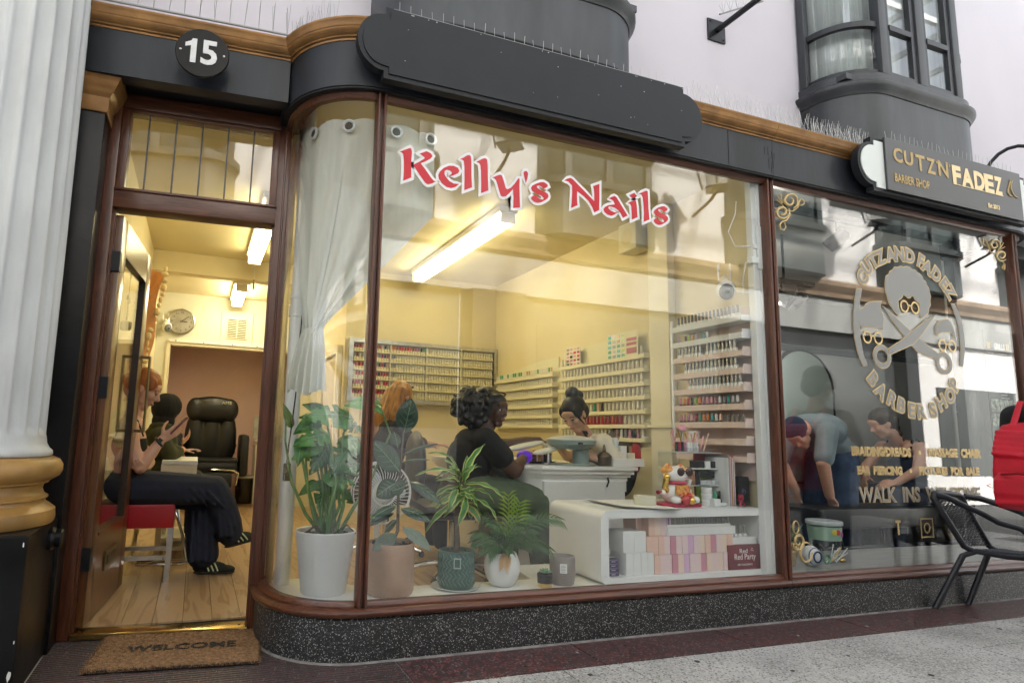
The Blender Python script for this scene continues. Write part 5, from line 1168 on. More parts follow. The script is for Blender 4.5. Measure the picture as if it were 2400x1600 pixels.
b.obj('print', mat('lilac_print', (.45, .4, .55), .5), pb_)
MB().box((-.02, .02, .0845), (.025, .07, .092)).obj('lid', STEEL, pb_)

# ---- things on top of the cabinet
TZ = .578
t = thing('paper_sheets', 'curled white paper sheets lying on the display cabinet', 'paper', (2.24, .33, TZ + .001)); 
for k in range(3): MB().grid(lambda u, v, k=k: (-.15 + .30 * u + .02 * v + .004 * k, -.20 + .36 * v - .10 * u, .003 * k + .006 * (1 - u) ** 3 + .001), 12, 4).obj('sheet', mat('paper_white', (.78, .78, .74), .7), t, 2)
t = thing('tape_roll', 'wide roll of pale masking tape on the display cabinet', 'tape roll', (2.318, .225, TZ)); MB().lathe([(.055, 0), (.058, .001), (.058, .056), (.055, .058), (.041, .058), (.040, .004), (.0, .004)], n=36).obj('roll', mat('tape_cream', (.64, .62, .48), .5), t, True)
# beckoning cat figurine with sunglasses
t = thing('cat_figurine', 'white lucky cat figurine in round sunglasses on a red cushion', 'figurine', (2.515, .215, TZ))
CWH = mat('cat_white', (.80, .78, .74), .2, coat=.6); CRED = mat('cat_red', (.42, .012, .05), .35, var=.4, vscale=60); CORG = mat('cat_orange', (.75, .33, .06), .25, coat=.5); CGLD = mat('cat_gold', (.80, .52, .12), .2, metal=.9); CBRN = mat('shades_brown', (.05, .02, .02), .08)
MULT = mat('cat_pattern', (.55, .05, .03), .3, col2=(.80, .50, .12), cscale=60, detail=2)
b = MB(); b.box((-.13, -.06, 0), (.13, .075, .020), bev=.009); b.obj('cushion', CRED, t, True)
b = MB(); b.ell((0, .005, .075), (.078, .062, .070), 20); b.ell((0, 0, .115), (.060, .052, .05), 18); b.obj('body', CWH, t, True)
b = MB(); b.ell((-.002, -.008, .170), (.072, .056, .050), 20); b.obj('head', CWH, t, True)
b = MB(); b.ell((-.045, .004, .192), (.034, .044, .026), 14); b.ell((.045, .004, .192), (.034, .044, .026), 14); b.obj('head_patch', CORG, t, True)
for x_ in (-.048, .040): MB().lathe([(.026, 0), (.022, .018), (.008, .034), (.001, .037)], (x_, 0, .196), 12).obj('ear', MULT, t, True)
for x_ in (-.012, .046): o = MB().lathe([(.023, 0), (.024, .004), (.020, .007)], n=20).obj('sunglass_lens', CBRN, t, True); o.rotation_euler = (pi / 2, 0, 0); o.location = (x_, -.058, .190)
MB().tube([(.0, -.062, .192), (.017, -.066, .196), (.034, -.062, .192)], .003, 6).obj('sunglass_bridge', CGLD, t)
MB().tube([(.008, -.0655, .160), (.017, -.066, .156), (.026, -.0655, .160)], .0014, 5).obj('mouth', CRED, t)
MB().tube([(.055 * cos(a), .048 * sin(a) - .004, .128) for a in [2 * pi * k / 20 for k in range(20)]], .010, 8, close=True).obj('collar', CRED, t, True)
b = MB(); b.tube([(-.062, -.01, .085), (-.088, -.02, .105), (-.084, -.03, .150)], .017, 10); b.ell((-.083, -.032, .160), (.021, .018, .020), 12); b.obj('raised_paw', CGLD, t, True)
b = MB(); b.tube([(.060, -.01, .10), (.080, -.015, .120), (.082, -.022, .150)], .014, 10); b.obj('arm', CWH, t, True)
b = MB(); b.prism([(-.045, .118), (.038, .118), (.052, .075), (.0, .052), (-.048, .072)], lambda u, v, w: (u, -.062 + w - .1 * (v - .06) * 0, v), .008); b.obj('bib', MULT, t)
for x_, z_, r_, m_ in ((.012, .042, .027, mat('ball_red', (.50, .02, .02), .15, coat=.6)), (.055, .036, .022, CGLD), (.038, .060, .018, mat('ball_red', (.5, .02, .02))), (.050, .062, .016, CORG)): MB().ell((x_, -.062, z_), r_, 14).obj('charm', m_, t, True)
for x_ in (-.045, .082): MB().ell((x_, -.050, .040), (.030, .034, .022), 14).obj('foot', CWH, t, True)
MB().ell((-.100, -.02, .075), (.016, .014, .016), 10).obj('small_cat', CWH, t, True); MB().tube([(-.108, -.02, .082), (-.145, -.03, .078)], .006, 8, rad=[.004, .011]).obj('streamer', CRED, t, True)
# tiered acrylic organiser with lipsticks and brushes
t = thing('cosmetic_organiser', 'tiered clear acrylic organiser full of lip colours and brushes', 'organiser', (2.735, .34, TZ))
CL = mat('clear_acrylic', (.74, .76, .77), .08, spec=.8)
CLG = glass_mat('organiser_acrylic', (.92, .94, .95), .06)
for x_ in (-.155, .155): MB().box((x_ - .003, -.07, 0), (x_ + .003, .08, .30)).obj('side_panel', CLG, t)
for z in (.0, .105, .20, .292): MB().box((-.16, -.08, z), (.16, .08, z + .005)).obj('tier', CL, t)
for z in (.105, .292): MB().box((-.165, -.085, z), (.165, -.081, z + .028)).obj('front_lip', CLG, t)
R = random.Random(4); LC = [cmat(c_) for c_ in ('pink', 'mauve', 'crimson', 'peach', 'amber', 'black', 'silver', 'white')]
CAPC = mat('copper_cap', (.45, .24, .14), .3, metal=.6)
for k in range(9): MB().lathe([(.010, .110), (.010, .150), (.0085, .151), (.0085, .19)], (-.14 + k * .0185, -.06, 0), 8).obj('lip_gloss', CAPC if k < 7 else LC[5], t, True)
for k in range(8): MB().lathe([(.0095, .298), (.0095, .325), (.008, .326), (.008, .352)], (-.145 + k * .021, -.06, 0), 8).obj('lipstick', LC[[5, 2, 5, 1, 7, 7, 6, 7][k]], t, True)
for k in range(14):
    x_ = -.13 + k * .017; a = R.uniform(-.35, .35); b_ = Vector((x_, R.uniform(-.03, .04), .30)); e_ = b_ + Vector((.13 * sin(a), .0, .09 + R.uniform(0, .045)))
    MB().tube([b_, e_], .0035, 6, rad=[.003, .0045]).obj('brush', R.choice([CAPC, LC[3], LC[0], CHROME, LC[4]]), t, True)
b = MB(); b.tube([(-.05, 0, .30), (-.055, -.01, .415)], .005, 8); b.obj('brush', CHROME, t, True); MB().ell((-.055, -.01, .432), (.030, .026, .022), 14).obj('powder_puff', mat('puff_pink', (.72, .36, .40), .9, bump=.3, bscale=90), t, True)
for k in range(3): MB().box((.02 + k * .045, -.06, .205), (.055 + k * .045, .02, .245), bev=.002).obj('compact', [LC[5], LC[7], LC[5]][k], t)
for k in range(4): MB().box((.015 + k * .034, -.05, .11), (.045 + k * .034, .03, .135), bev=.003).obj('jar', LC[7], t)
for z in (.172, .154): MB().box((.02, -.05, z - .004), (.15, .05, z + .012)).obj('palette', LC[5], t)
b_ = thing('cosmetic_jars', 'stacked clear jars with white lids beside the cat figurine', 'jars', (2.745, .225, TZ))
for k in range(3): MB().lathe([(.026, .034 * k), (.028, .034 * k + .003), (.028, .034 * k + .022)], n=20).obj('jar', CL, b_, True); MB().lathe([(.029, .034 * k + .022), (.029, .034 * k + .033)], n=20).obj('lid', WHITE, b_, True)
b_ = thing('glass_dish', 'clear glass dish holding two small black bottles', 'dish', (2.815, .225, TZ)); MB().lathe([(.05, 0), (.058, .004), (.060, .022), (.057, .022), (.054, .006), (.001, .005)], n=28).obj('dish', CL, b_, True)
for i, (x_, y_, c_) in enumerate(((2.795, .215, 'green'), (2.835, .225, 'black'))): bottle('dark_' + ('green' if i == 0 else 'black'), (x_, y_, TZ + .0055), ['small black bottle with a dark green cap in the glass dish', 'small black bottle with a black cap in the glass dish'][i], 'bottles in the glass dish')
t = thing('white_card', 'small folded white card leaning behind the cat figurine', 'card', (2.665, .285, TZ)); MB().box((-.035, 0, 0), (.035, .003, .085), rot=Matrix.Rotation(-.12, 3, 'X')).obj('card', WHITEM, t)
t = thing('square_box', 'small white cube box in front of the glass dish', 'box', (2.765, .165, TZ)); MB().box((-.022, 0, 0), (.022, .04, .042), bev=.002).obj('box', BW, t)
t = thing('green_folder', 'bright green folder standing behind the jars', 'folder', (2.86, .33, TZ)); MB().box((-.08, 0, 0), (.045, .012, .22), rot=Matrix.Rotation(-.08, 3, 'X')).obj('cover', mat('lime_cover', (.25, .40, .03), .35), t)
t = thing('red_folder', 'dark red folder behind the green folder on the cabinet', 'folder', (2.875, .36, TZ)); MB().box((-.08, 0, .0), (.05, .012, .285)).obj('cover', mat('wine_cover', (.30, .015, .04), .35), t)
t = thing('magazine_stack', 'upright stack of magazines beside the black speaker', 'magazines', (2.902, .19, TZ)); R = random.Random(8)
for k in range(8): MB().box((-.030 + k * .0065, 0, 0), (-.030 + k * .0065 + .0055, .17, .275 + R.uniform(-.01, .008))).obj('magazine', [WHITEM, cmat('grey'), cmat('lilac'), BP[0], cmat('amber'), WHITEM, BP[2], WHITE][k], t)
t = thing('loudspeaker', 'black box loudspeaker on the cabinet top by the mullion', 'speaker', (2.985, .26, TZ)); MB().box((-.045, -.07, .006), (.045, .09, .165), bev=.010).obj('cabinet', BLACK, t, True); MB().box((-.038, -.0725, .016), (.038, -.0705, .155)).obj('grille', mat('speaker_cloth', (.02, .02, .021), .9, bump=.5, bscale=200), t)
for k in range(5): MB().lathe([(.006, .165), (.006, .170)], (-.03 + k * .015, 0, 0), 8).obj('knob', STEEL, t)
t = thing('toy_figure', 'tiny dark red toy figure in front of the loudspeaker', 'toy', (2.935, .165, TZ)); b = MB(); b.ell((0, 0, .05), (.016, .014, .022), 10); b.tube([(0, 0, .04), (-.02, -.01, .002)], .006, 6); b.tube([(0, 0, .04), (.016, -.012, .002)], .006, 6); b.tube([(0, 0, .055), (-.028, -.01, .05), (-.03, -.01, .03)], .005, 6); b.obj('body', cmat('crimson'), t, True); MB().ell((.008, -.006, .082), (.018, .016, .019), 12).obj('head', mat('toy_navy', (.03, .03, .06), .3), t, True)
# ================================================================ DESK, CHAIRS, PEOPLE
class Blob:
    """rounded volumes fused into one continuous skin by a voxel remesh"""
    def __init__(s): s.b = MB()
    def cap(s, p0, p1, r0, r1=None, n=12):
        r1 = r0 if r1 is None else r1; p0, p1 = Vector(p0), Vector(p1); t = (p1 - p0)
        if t.length < 1e-6: return s
        t.normalize(); P = []; Rd = []
        for k in range(5): a = pi / 2 * k / 5; P.append(p0 - t * r0 * cos(a)); Rd.append(max(.0008, r0 * sin(a)))
        P += [p0, p0.lerp(p1, .5), p1]; Rd += [r0, (r0 + r1) / 2, r1]
        for k in range(4, -1, -1): a = pi / 2 * k / 5; P.append(p1 + t * r1 * cos(a)); Rd.append(max(.0008, r1 * sin(a)))
        s.b.tube(P, 0, n, rad=Rd); return s
    def chain(s, pts, rs):
        for i in range(len(pts) - 1): s.cap(pts[i], pts[i + 1], rs[i], rs[i + 1])
        return s
    def ell(s, c, r, f=None, u=None, n=16):
        rot = None
        if f is not None:
            f = Vector(f).normalized(); u = Vector(u); u = (u - f * u.dot(f)).normalized(); rot = Matrix((f, u.cross(f), u)).transposed()
        s.b.ell(c, r, n, rot); return s
    def build(s, name, m, parent, vox=.008, it=2, shade=2):
        me = s.b.mesh(name, m); o = link(name, me, parent)
        md = o.modifiers.new('remesh', 'REMESH'); md.mode = 'VOXEL'; md.voxel_size = vox; md.use_smooth_shade = True
        sm = o.modifiers.new('smooth', 'SMOOTH'); sm.factor = .5; sm.iterations = it
        bpy.context.view_layer.update()
        ev = o.evaluated_get(bpy.context.evaluated_depsgraph_get()); nm = bpy.data.meshes.new_from_object(ev)
        o.modifiers.clear(); o.data = nm; bpy.data.meshes.remove(me); nm.shade_smooth()
        if not nm.materials: nm.materials.append(m)
        return o
def fr(f, u):
    f = Vector(f).normalized(); u = Vector(u); u = (u - f * u.dot(f)).normalized(); return f, u, u.cross(f)
def head(B, c, f, u, s=1.0, nose=1.0):
    c = Vector(c); f, u, l = fr(f, u); E_ = lambda a, b_, d, r: B.ell(c + (f * a + l * b_ + u * d) * s, [x * s for x in r], f, u)
    E_(-.014, 0, .034, (.096, .076, .088)); E_(.026, 0, -.020, (.062, .061, .085)); E_(.050, 0, -.095, (.032, .034, .024)); E_(.015, 0, -.068, (.055, .056, .036)); E_(.072, 0, .040, (.018, .055, .030))
    B.cap(c + (f * .086 + u * .014) * s, c + (f * .106 * (.9 + .1 * nose) - u * .020) * s, .008 * s, .0125 * s); E_(.092, 0, -.028, (.012, .017, .009))
    E_(.082, 0, -.054, (.012, .024, .008)); E_(.080, 0, -.066, (.012, .020, .008))
    for q in (-1, 1):
        E_(.060, q * .036, -.020, (.026, .026, .028)); E_(-.004, q * .075, -.006, (.020, .008, .032)); E_(.080, q * .030, .018, (.010, .022, .007))
    return c, f, u, l
def face(t, hf, eye=True, lipm=None, browm=None, s=1.0, lid=False):
    c, f, u, l = hf; R3 = Matrix((f, l, u)).transposed()
    for q in (-1, 1):
        p = c + (f * .0815 + l * q * .031 + u * .002) * s
        MB().ell(p, (.008 * s, .0145 * s, .0065 * s if not lid else .003 * s), 10, rot=R3).obj('eye', mat('eye_dark' if lid else 'eye_white', (.03, .02, .015) if lid else (.55, .52, .48), .15), t, True)
        if not lid: MB().ell(p + f * .0045 * s, (.006 * s, .007 * s, .007 * s), 8, rot=R3).obj('iris', mat('iris', (.02, .012, .008), .1), t, True)
        MB().tube([c + (f * .084 + l * q * .014 + u * .024) * s, c + (f * .086 + l * q * .032 + u * .030) * s, c + (f * .074 + l * q * .050 + u * .024) * s], .0035 * s, 6).obj('eyebrow', browm or mat('brow_dark', (.02, .012, .008), .8), t, True)
    if lipm: MB().ell(c + (f * .0895 - u * .060) * s, (.0075 * s, .021 * s, .011 * s), 10, rot=R3).obj('lips', lipm, t, True)
def hand(B, w, d, n, sd, curl=.5, s=1.0, spread=.0):
    """palm and five fingers: d along the hand, n out of the palm (fingers curl towards it), sd towards the thumb"""
    w = Vector(w); d = Vector(d).normalized(); n = Vector(n); n = (n - d * n.dot(d)).normalized(); sd = Vector(sd); sd = (sd - d * sd.dot(d) - n * sd.dot(n)).normalized()
    for q in (-.024, -.008, .008, .024): B.cap(w + (d * .012 + sd * q * .7) * s, w + (d * .078 + sd * q) * s, .0125 * s, .0115 * s, 8)
    for i, (q, L_) in enumerate(((.027, .92), (.009, 1.0), (-.010, .95), (-.028, .76))):
        p = w + (d * .084 + sd * q) * s; a = 0
        for seg, ln, r in ((0, .040, .0088), (1, .026, .0080), (2, .021, .0070)):
            a += curl * (.7 + .12 * i) * (1.0 if seg else .7); dv = d * cos(a) + n * sin(a) + sd * q * spread * 10
            e = p + dv.normalized() * ln * L_ * s; B.cap(p, e, r * s, r * .9 * s, 8); p = e
    p = w + (d * .022 + sd * .026) * s
    for ln, r, v in ((.036, .0115, d * .55 + sd * .75 + n * .25), (.030, .0098, d * .8 + sd * .35 + n * .4), (.024, .0085, d * .85 + n * .5)):
        e = p + v.normalized() * ln * s; B.cap(p, e, r * s, r * .92 * s, 8); p = e
SK_PALE = mat('skin_pale', (.62, .36, .26), .5, var=.06, vscale=12); SK_DARK = mat('skin_dark', (.095, .045, .028), .45, var=.12, vscale=14); SK_MID = mat('skin_light_tan', (.52, .30, .20), .5, var=.05, vscale=12)
for m_ in (SK_PALE, SK_MID, SK_DARK):
    p_ = m_.node_tree.nodes['Principled BSDF']; p_.inputs['Subsurface Weight'].default_value = .12; p_.inputs['Subsurface Radius'].default_value = (.01, .004, .002)
HR_RED = mat('ginger_hair', (.33, .10, .018), .45, var=.35, vscale=40, stretch=(1, 1, .15)); HR_BLK = mat('black_hair', (.008, .007, .007), .42, var=.4, vscale=40); HR_BRN = mat('brown_hair', (.035, .022, .014), .5, var=.4, vscale=40)
NAVY = mat('navy_trousers', (.010, .014, .030), .85, var=.25, vscale=25, bump=.25, bscale=30); BLKC = mat('black_cloth', (.010, .010, .011), .9, var=.2, vscale=20, bump=.2, bscale=25)
CREAMC = mat('cream_tunic', (.76, .70, .58), .85, var=.06, vscale=14, bump=.15, bscale=20); OLIVE = mat('olive_jacket', (.040, .042, .016), .9, var=.25, vscale=18, bump=.3, bscale=24); GRNC = mat('grey_green_trousers', (.085, .115, .075), .85, var=.12, vscale=16)
SHOE = mat('dark_suede', (.020, .020, .014), .9, var=.2, vscale=30); STRIPE = mat('pale_stripe', (.62, .66, .40), .6); SOLE = mat('gum_sole', (.018, .016, .012), .7)

def shoe(t, heel, toe, rise=(0, 0, 1)):
    h, e = Vector(heel), Vector(toe); d = (e - h); L_ = d.length; d.normalize(); u = Vector(rise); u = (u - d * u.dot(d)).normalized(); l = u.cross(d)
    B = Blob(); B.ell(h + d * .05 + u * .045, (.058, .036, .042), d, u); B.ell(h + d * L_ * .45 + u * .040, (.09, .040, .036), d, u); B.ell(h + d * L_ * .76 + u * .026, (.068, .041, .026), d, u); B.cap(h + d * .055 + u * .05, h + d * .055 + u * .085, .036, .033)
    sh = B.build('shoe', SHOE, t, .006, 2)
    S_ = Blob(); S_.ell(h + d * .06 + u * .010, (.062, .037, .011), d, u); S_.ell(h + d * L_ * .5 + u * .009, (.085, .038, .010), d, u); S_.ell(h + d * L_ * .77 + u * .009, (.066, .043, .010), d, u)
    S_.build('sole', SOLE, sh, .006, 1)
    for q in (-1, 1):
        b = MB()
        for k in range(3):
            p = h + d * (.085 + .026 * k) + l * q * .040; b.tube([p + u * .022 + d * .012, p + u * .048 - l * q * .002, p + u * .070 - d * .014 - l * q * .012], .0045, 6)
        b.obj('stripe', STRIPE, sh, True)
    MB().ell(h + d * .008 + u * .062, (.010, .024, .022), 10, rot=Matrix((d, l, u)).transposed()).obj('heel_tab', STRIPE, sh, True)
    b = MB()
    for k in range(5): p = h + d * (.105 + .019 * k) + u * (.079 - .009 * k); b.tube([p - l * .016, p + u * .004, p + l * .016], .0026, 5)
    b.obj('laces', STRIPE, sh, True); return sh

# ---- red bench by the door with its steel frame
t = thing('red_bench', 'red padded bench on a square steel frame just inside the door', 'bench', (0, 0, 0))
MB().box((-.505, 1.45, .335), (-.082, 1.80, .472), bev=.012).obj('seat', mat('red_vinyl', (.36, .004, .010), .32, var=.06, vscale=6), t, True)
for x_, y_ in ((-.100, 1.466), (-.100, 1.78), (-.49, 1.466), (-.49, 1.78)): MB().box((x_ - .014, y_ - .014, FZ), (x_ + .014, y_ + .014, .336)).obj('leg', STEEL, t)
b = MB(); b.box((-.477, 1.456, .155), (-.113, 1.478, .180)); b.box((-.477, 1.77, .155), (-.113, 1.792, .180)); b.box((-.112, 1.480, .155), (-.088, 1.766, .180)); b.obj('rail', STEEL, t)
# ---- the woman with the phone
P = thing('person', 'seated red-haired person in black top and navy trousers looking at a phone', 'person', (0, 0, 0))
B = Blob(); hc = (-.318, 1.585, 1.150); hf = head(B, hc, (.86, -.10, -.42), (.40, 0, .90), .98)
B.chain([(-.345, 1.59, 1.10), (-.362, 1.595, 1.02), (-.368, 1.60, .965)], [.052, .048, .060])
B.ell((-.372, 1.60, .93), (.078, .150, .060)); B.ell((-.372, 1.60, .82), (.095, .135, .13)); B.ell((-.350, 1.60, .70), (.095, .125, .11)); B.ell((-.34, 1.60, .57), (.13, .165, .10))
B.chain([(-.372, 1.455, .925), (-.345, 1.435, .80), (-.290, 1.425, .690)], [.052, .047, .038]); B.chain([(-.290, 1.425, .690), (-.235, 1.45, .775), (-.190, 1.475, .850)], [.040, .036, .025])
hand(B, (-.190, 1.475, .850), (.75, .15, .55), (.15, .75, .45), (-.45, -.1, .85), .55, .98)
B.chain([(-.372, 1.745, .925), (-.325, 1.77, .80), (-.265, 1.745, .70)], [.050, .044, .038]); B.chain([(-.265, 1.745, .70), (-.275, 1.62, .675), (-.290, 1.50, .680)], [.038, .033, .026])
hand(B, (-.288, 1.50, .682), (-.05, -1, .05), (-.5, 0, .8), (.3, 0, .9), .65, .95)
B.chain([(-.30, 1.53, .56), (.14, 1.545, .545), (.245, 1.585, .26)], [.075, .055, .035]); B.chain([(-.30, 1.68, .55), (.08, 1.665, .48), (.09, 1.63, .10)], [.075, .055, .036])
B.build('body', SK_PALE, P, .0062, 2); face(P, hf, lipm=mat('lips_rose', (.50, .17, .14), .4), browm=mat('brow_ginger', (.30, .12, .04), .8), s=.98, lid=True)
H = Blob(); c, f, u, l = hf
H.ell(c + (f * -.020 + u * .046), (.101, .083, .088), f, u); H.ell(c + (f * -.060 + u * .0), (.062, .080, .085), f, u); H.ell(c + (f * -.108 + u * .010), (.040, .042, .042), f, u)
for q in (-1, 1): H.ell(c + f * .012 + l * q * .060 + u * .045, (.055, .026, .048), f, u)
H.build('hair', HR_RED, P, .006, 2)
T = Blob(); T.ell((-.372, 1.60, .81), (.103, .142, .10)); T.ell((-.350, 1.60, .70), (.102, .132, .115)); T.ell((-.345, 1.60, .62), (.125, .165, .07)); T.build('top', BLKC, P, .008, 3)
for y in (1.50, 1.70): MB().tube([(-.292, y, .865), (-.330, y, .955), (-.372, y, .990), (-.425, y, .94), (-.445, y, .86)], .010, 6, flat=.45).obj('strap', BLKC, P, True)
T = Blob(); T.ell((-.345, 1.60, .565), (.150, .185, .115)); T.chain([(-.30, 1.52, .56), (-.05, 1.525, .555), (.135, 1.545, .548)], [.108, .098, .086]); T.chain([(.135, 1.545, .548), (.19, 1.565, .44), (.228, 1.585, .33), (.246, 1.592, .285)], [.088, .090, .092, .084])
T.chain([(-.30, 1.68, .54), (.07, 1.665, .49)], [.105, .086]); T.chain([(.07, 1.665, .49), (.075, 1.645, .30), (.098, 1.63, .150)], [.090, .096, .098]); [T.cap((.02 + .035 * k, 1.545 + .004 * k, .42), (.03 + .04 * k, 1.535, .13), .010, .016) for k in range(4)]; [T.cap((.16 + .02 * k, 1.485 + .004 * k, .47), (.19 + .03 * k, 1.50, .28), .010, .016) for k in range(3)]
for k in range(7): T.cap((-.20 + .05 * k, 1.44 + .006 * (k % 2), .60 - .01 * k), (-.12 + .055 * k, 1.455, .50 - .01 * k), .012, .006)
T.build('trousers', NAVY, P, .008, 2)
shoe(P, (.048, 1.625, FZ + .002), (.288, 1.60, FZ + .002)); shoe(P, (.222, 1.60, .180), (.418, 1.585, .235), (-.25, 0, 1))
o = MB().tube([Vector((-.202, 1.468, .833)) + Vector((.030 * cos(a) * .6, .030 * sin(a), -.030 * cos(a) * .75)) for a in [2 * pi * k / 16 for k in range(16)]], .009, 6, close=True).obj('watch_strap', BLACK, P, True); MB().box((-.013, -.004, -.016), (.013, .004, .016), bev=.003, rot=Matrix.Rotation(.6, 3, 'Y')).obj('watch_face', mat('watch_face', (.05, .07, .08), .1), P).location = (-.198, 1.437, .842)
t = thing('phone', 'dark red phone held up by the red-haired person on the bench', 'phone', (-.102, 1.50, .935), 0); b = MB(); b.box((-.004, -.034, -.070), (.004, .034, .070), bev=.003); b.obj('case', mat('phone_case', (.22, .03, .03), .3), t, True); MB().box((-.0052, -.031, -.066), (-.0042, .031, .066)).obj('screen', BLACK, t); t.rotation_euler = (0, radians(42), .2)

# ---- child in a dark hood at the little white table
P = thing('person', 'small person in black hood and olive jacket with back turned at the white table', 'person')
B = Blob(); hf = head(B, (-.205, 2.33, 1.045), (.75, .62, -.15), (.1, .1, 1), .88); B.chain([(-.225, 2.31, .98), (-.235, 2.30, .91)], [.046, .055]); B.ell((-.24, 2.30, .80), (.10, .135, .14)); B.ell((-.24, 2.32, .60), (.12, .15, .11))
for q in (-1, 1): B.chain([(-.24, 2.30 + .13 * q, .86), (-.17, 2.31 + .15 * q, .74), (-.09, 2.36 + .06 * q, .76)], [.045, .038, .028])
hand(B, (-.095, 2.38, .80), (.6, .1, .75), (-.6, .3, .5), (0, -1, 0), .5, .8); hand(B, (-.08, 2.42, .75), (.9, .1, .2), (0, 0, -1), (0, -1, 0), .4, .8)
B.chain([(-.22, 2.25, .58), (.02, 2.26, .55), (.03, 2.26, .12)], [.07, .055, .04]); B.chain([(-.22, 2.40, .58), (.02, 2.41, .55), (.03, 2.41, .12)], [.07, .055, .04]); B.build('body', SK_PALE, P, .008, 2)
T = Blob(); T.ell((-.222, 2.315, 1.062), (.098, .094, .108)); T.ell((-.205, 2.335, 1.075), (.098, .092, .095)); T.ell((-.228, 2.31, .965), (.080, .082, .070)); T.build('hood', BLKC, P, .008, 3)
T = Blob(); T.ell((-.24, 2.30, .80), (.125, .165, .155)); T.ell((-.235, 2.30, .925), (.085, .115, .042)); T.ell((-.24, 2.31, .63), (.14, .17, .11))
for q in (-1, 1): T.chain([(-.24, 2.30 + .13 * q, .86), (-.165, 2.30 + .155 * q, .735), (-.11, 2.34 + .07 * q, .75)], [.062, .056, .043])
for k in range(5): T.ell((-.14 + .004 * k, 2.18 + .02 * k, .72 + .03 * (k % 3)), (.045, .035, .016))
T.build('jacket', OLIVE, P, .009, 2); T = Blob(); T.chain([(-.22, 2.25, .57), (.02, 2.26, .55), (.03, 2.26, .14)], [.085, .068, .055]); T.chain([(-.22, 2.40, .57), (.02, 2.41, .55), (.03, 2.41, .14)], [.085, .068, .055]); T.build('trousers', BLKC, P, .01, 2)
shoe(P, (-.01, 2.26, FZ), (.18, 2.26, FZ)); shoe(P, (-.01, 2.41, FZ), (.18, 2.41, FZ))
t = thing('stool', 'low dark stool under the hooded person', 'stool', (-.25, 2.32, 0)); MB().lathe([(.15, .44), (.16, .46), (.16, .50), (.14, .51)], n=24).obj('seat', LEATH, t, True)
for k in range(4): a = .785 + 1.571 * k; MB().tube([(.10 * cos(a), .10 * sin(a), .44), (.15 * cos(a), .15 * sin(a), FZ)], .011, 8).obj('leg', CHROME, t)
t = thing('white_table', 'narrow white manicure table behind the bench', 'table', (0, 0, 0)); MB().box((-.20, 2.02, .672), (.028, 2.62, .70), bev=.004).obj('top', WHITEM, t); b = MB(); b.box((-.19, 2.03, .61), (.018, 2.05, .672)); b.box((.0, 2.05, .61), (.02, 2.6, .672)); b.obj('apron', CREAM2, t)
for x_, y_ in ((.008, 2.04), (.008, 2.60), (-.185, 2.04), (-.185, 2.60)): MB().box((x_ - .018, y_ - .018, FZ), (x_ + .018, y_ + .018, .672)).obj('leg', CREAM2, t)
for z in (.16, .10): MB().box((-.20, 2.05, z), (.0, 2.58, z + .022)).obj('rail', CREAM2, t)
t = thing('chrome_stool_frame', 'bent chrome tube frame of a chair under the white table', 'chair frame', (0, 0, 0)); MB().tube([(-.30, 1.90, .045), (-.02, 1.88, .045), (.02, 1.87, .055), (.018, 1.88, .09), (-.07, 1.90, .33), (-.11, 1.90, .42), (-.30, 1.9, .43)], .010, 8).obj('tube', CHROME, t, True); MB().tube([(-.30, 2.0, .045), (.0, 1.985, .05), (-.08, 2.0, .40)], .010, 8).obj('tube', CHROME, t, True)

# ---- massage chair, bin, basin unit in the alcove
t = thing('massage_chair', 'black leather reclining massage chair in the pink alcove', 'armchair', (.17, 5.12, 0))
b = Blob(); 
for k in range(3): b.ell((-.18 + .18 * k, .20, .80), (.12, .085, .33))
b.ell((0, .20, .72), (.31, .07, .28)); b.build('backrest', LEATH, t, .018, 2)
b = Blob(); b.ell((0, .15, 1.14), (.285, .085, .155)); b.ell((0, .15, 1.20), (.27, .07, .10)); b.ell((-.2, .15, 1.14), (.10, .075, .14)); b.ell((.2, .15, 1.14), (.10, .075, .14)); b.build('headrest', LEATH, t, .018, 2)
b = MB(); b.box((-.30, -.34, .42), (.30, .22, .56), bev=.05); b.box((-.27, -.35, .55), (.30, .10, .585), bev=.015); b.obj('seat', LEATH, t, True)
for x_ in (-.36, .37): MB().box((x_ - .05, -.26, .38), (x_ + .05, .28, .86), bev=.045).obj('armrest', LEATH, t, True)
MB().lathe([(.26, FZ), (.26, .05), (.06, .08), (.05, .42)], (0, 0, 0), 20).obj('base', BLACK, t, True); MB().box((-.30, -.52, .28), (.24, -.34, .44), bev=.03).obj('footrest', LEATH, t, True)
front_text('lettering', 'AMS', .15, .055, 1.225, .035, .11, mat('logo_cream', (.62, .58, .42), .5), t, .001)
MB().tube([(.02, -.36, .47), (.26, -.37, .46), (.31, -.36, .43), (.29, -.34, .30)], .012, 8).obj('tube', CHROME, t, True)
t = thing('waste_bin', 'dark pedal bin lined with a clear bag beside the basin unit', 'bin', (.60, 5.42, FZ)); MB().lathe([(.095, 0), (.10, .01), (.105, .32), (.10, .325)], n=24).obj('bucket', mat('dark_steel', (.06, .055, .045), .25, metal=.7), t, True); MB().lathe([(.107, .30), (.112, .33), (.125, .315)], n=24, cap=False).obj('liner', mat('bin_liner', (.5, .5, .46), .4), t, True)
t = thing('basin_unit', 'white basin on a cream cupboard beside the massage chair', 'basin', (.86, 5.33, FZ)); MB().box((-.16, 0, 0), (.22, .35, .70), bev=.004).obj('cupboard', CREAM2, t); MB().box((-.155, -.012, .10), (.215, 0, .60), bev=.002).obj('door', CREAM2, t)
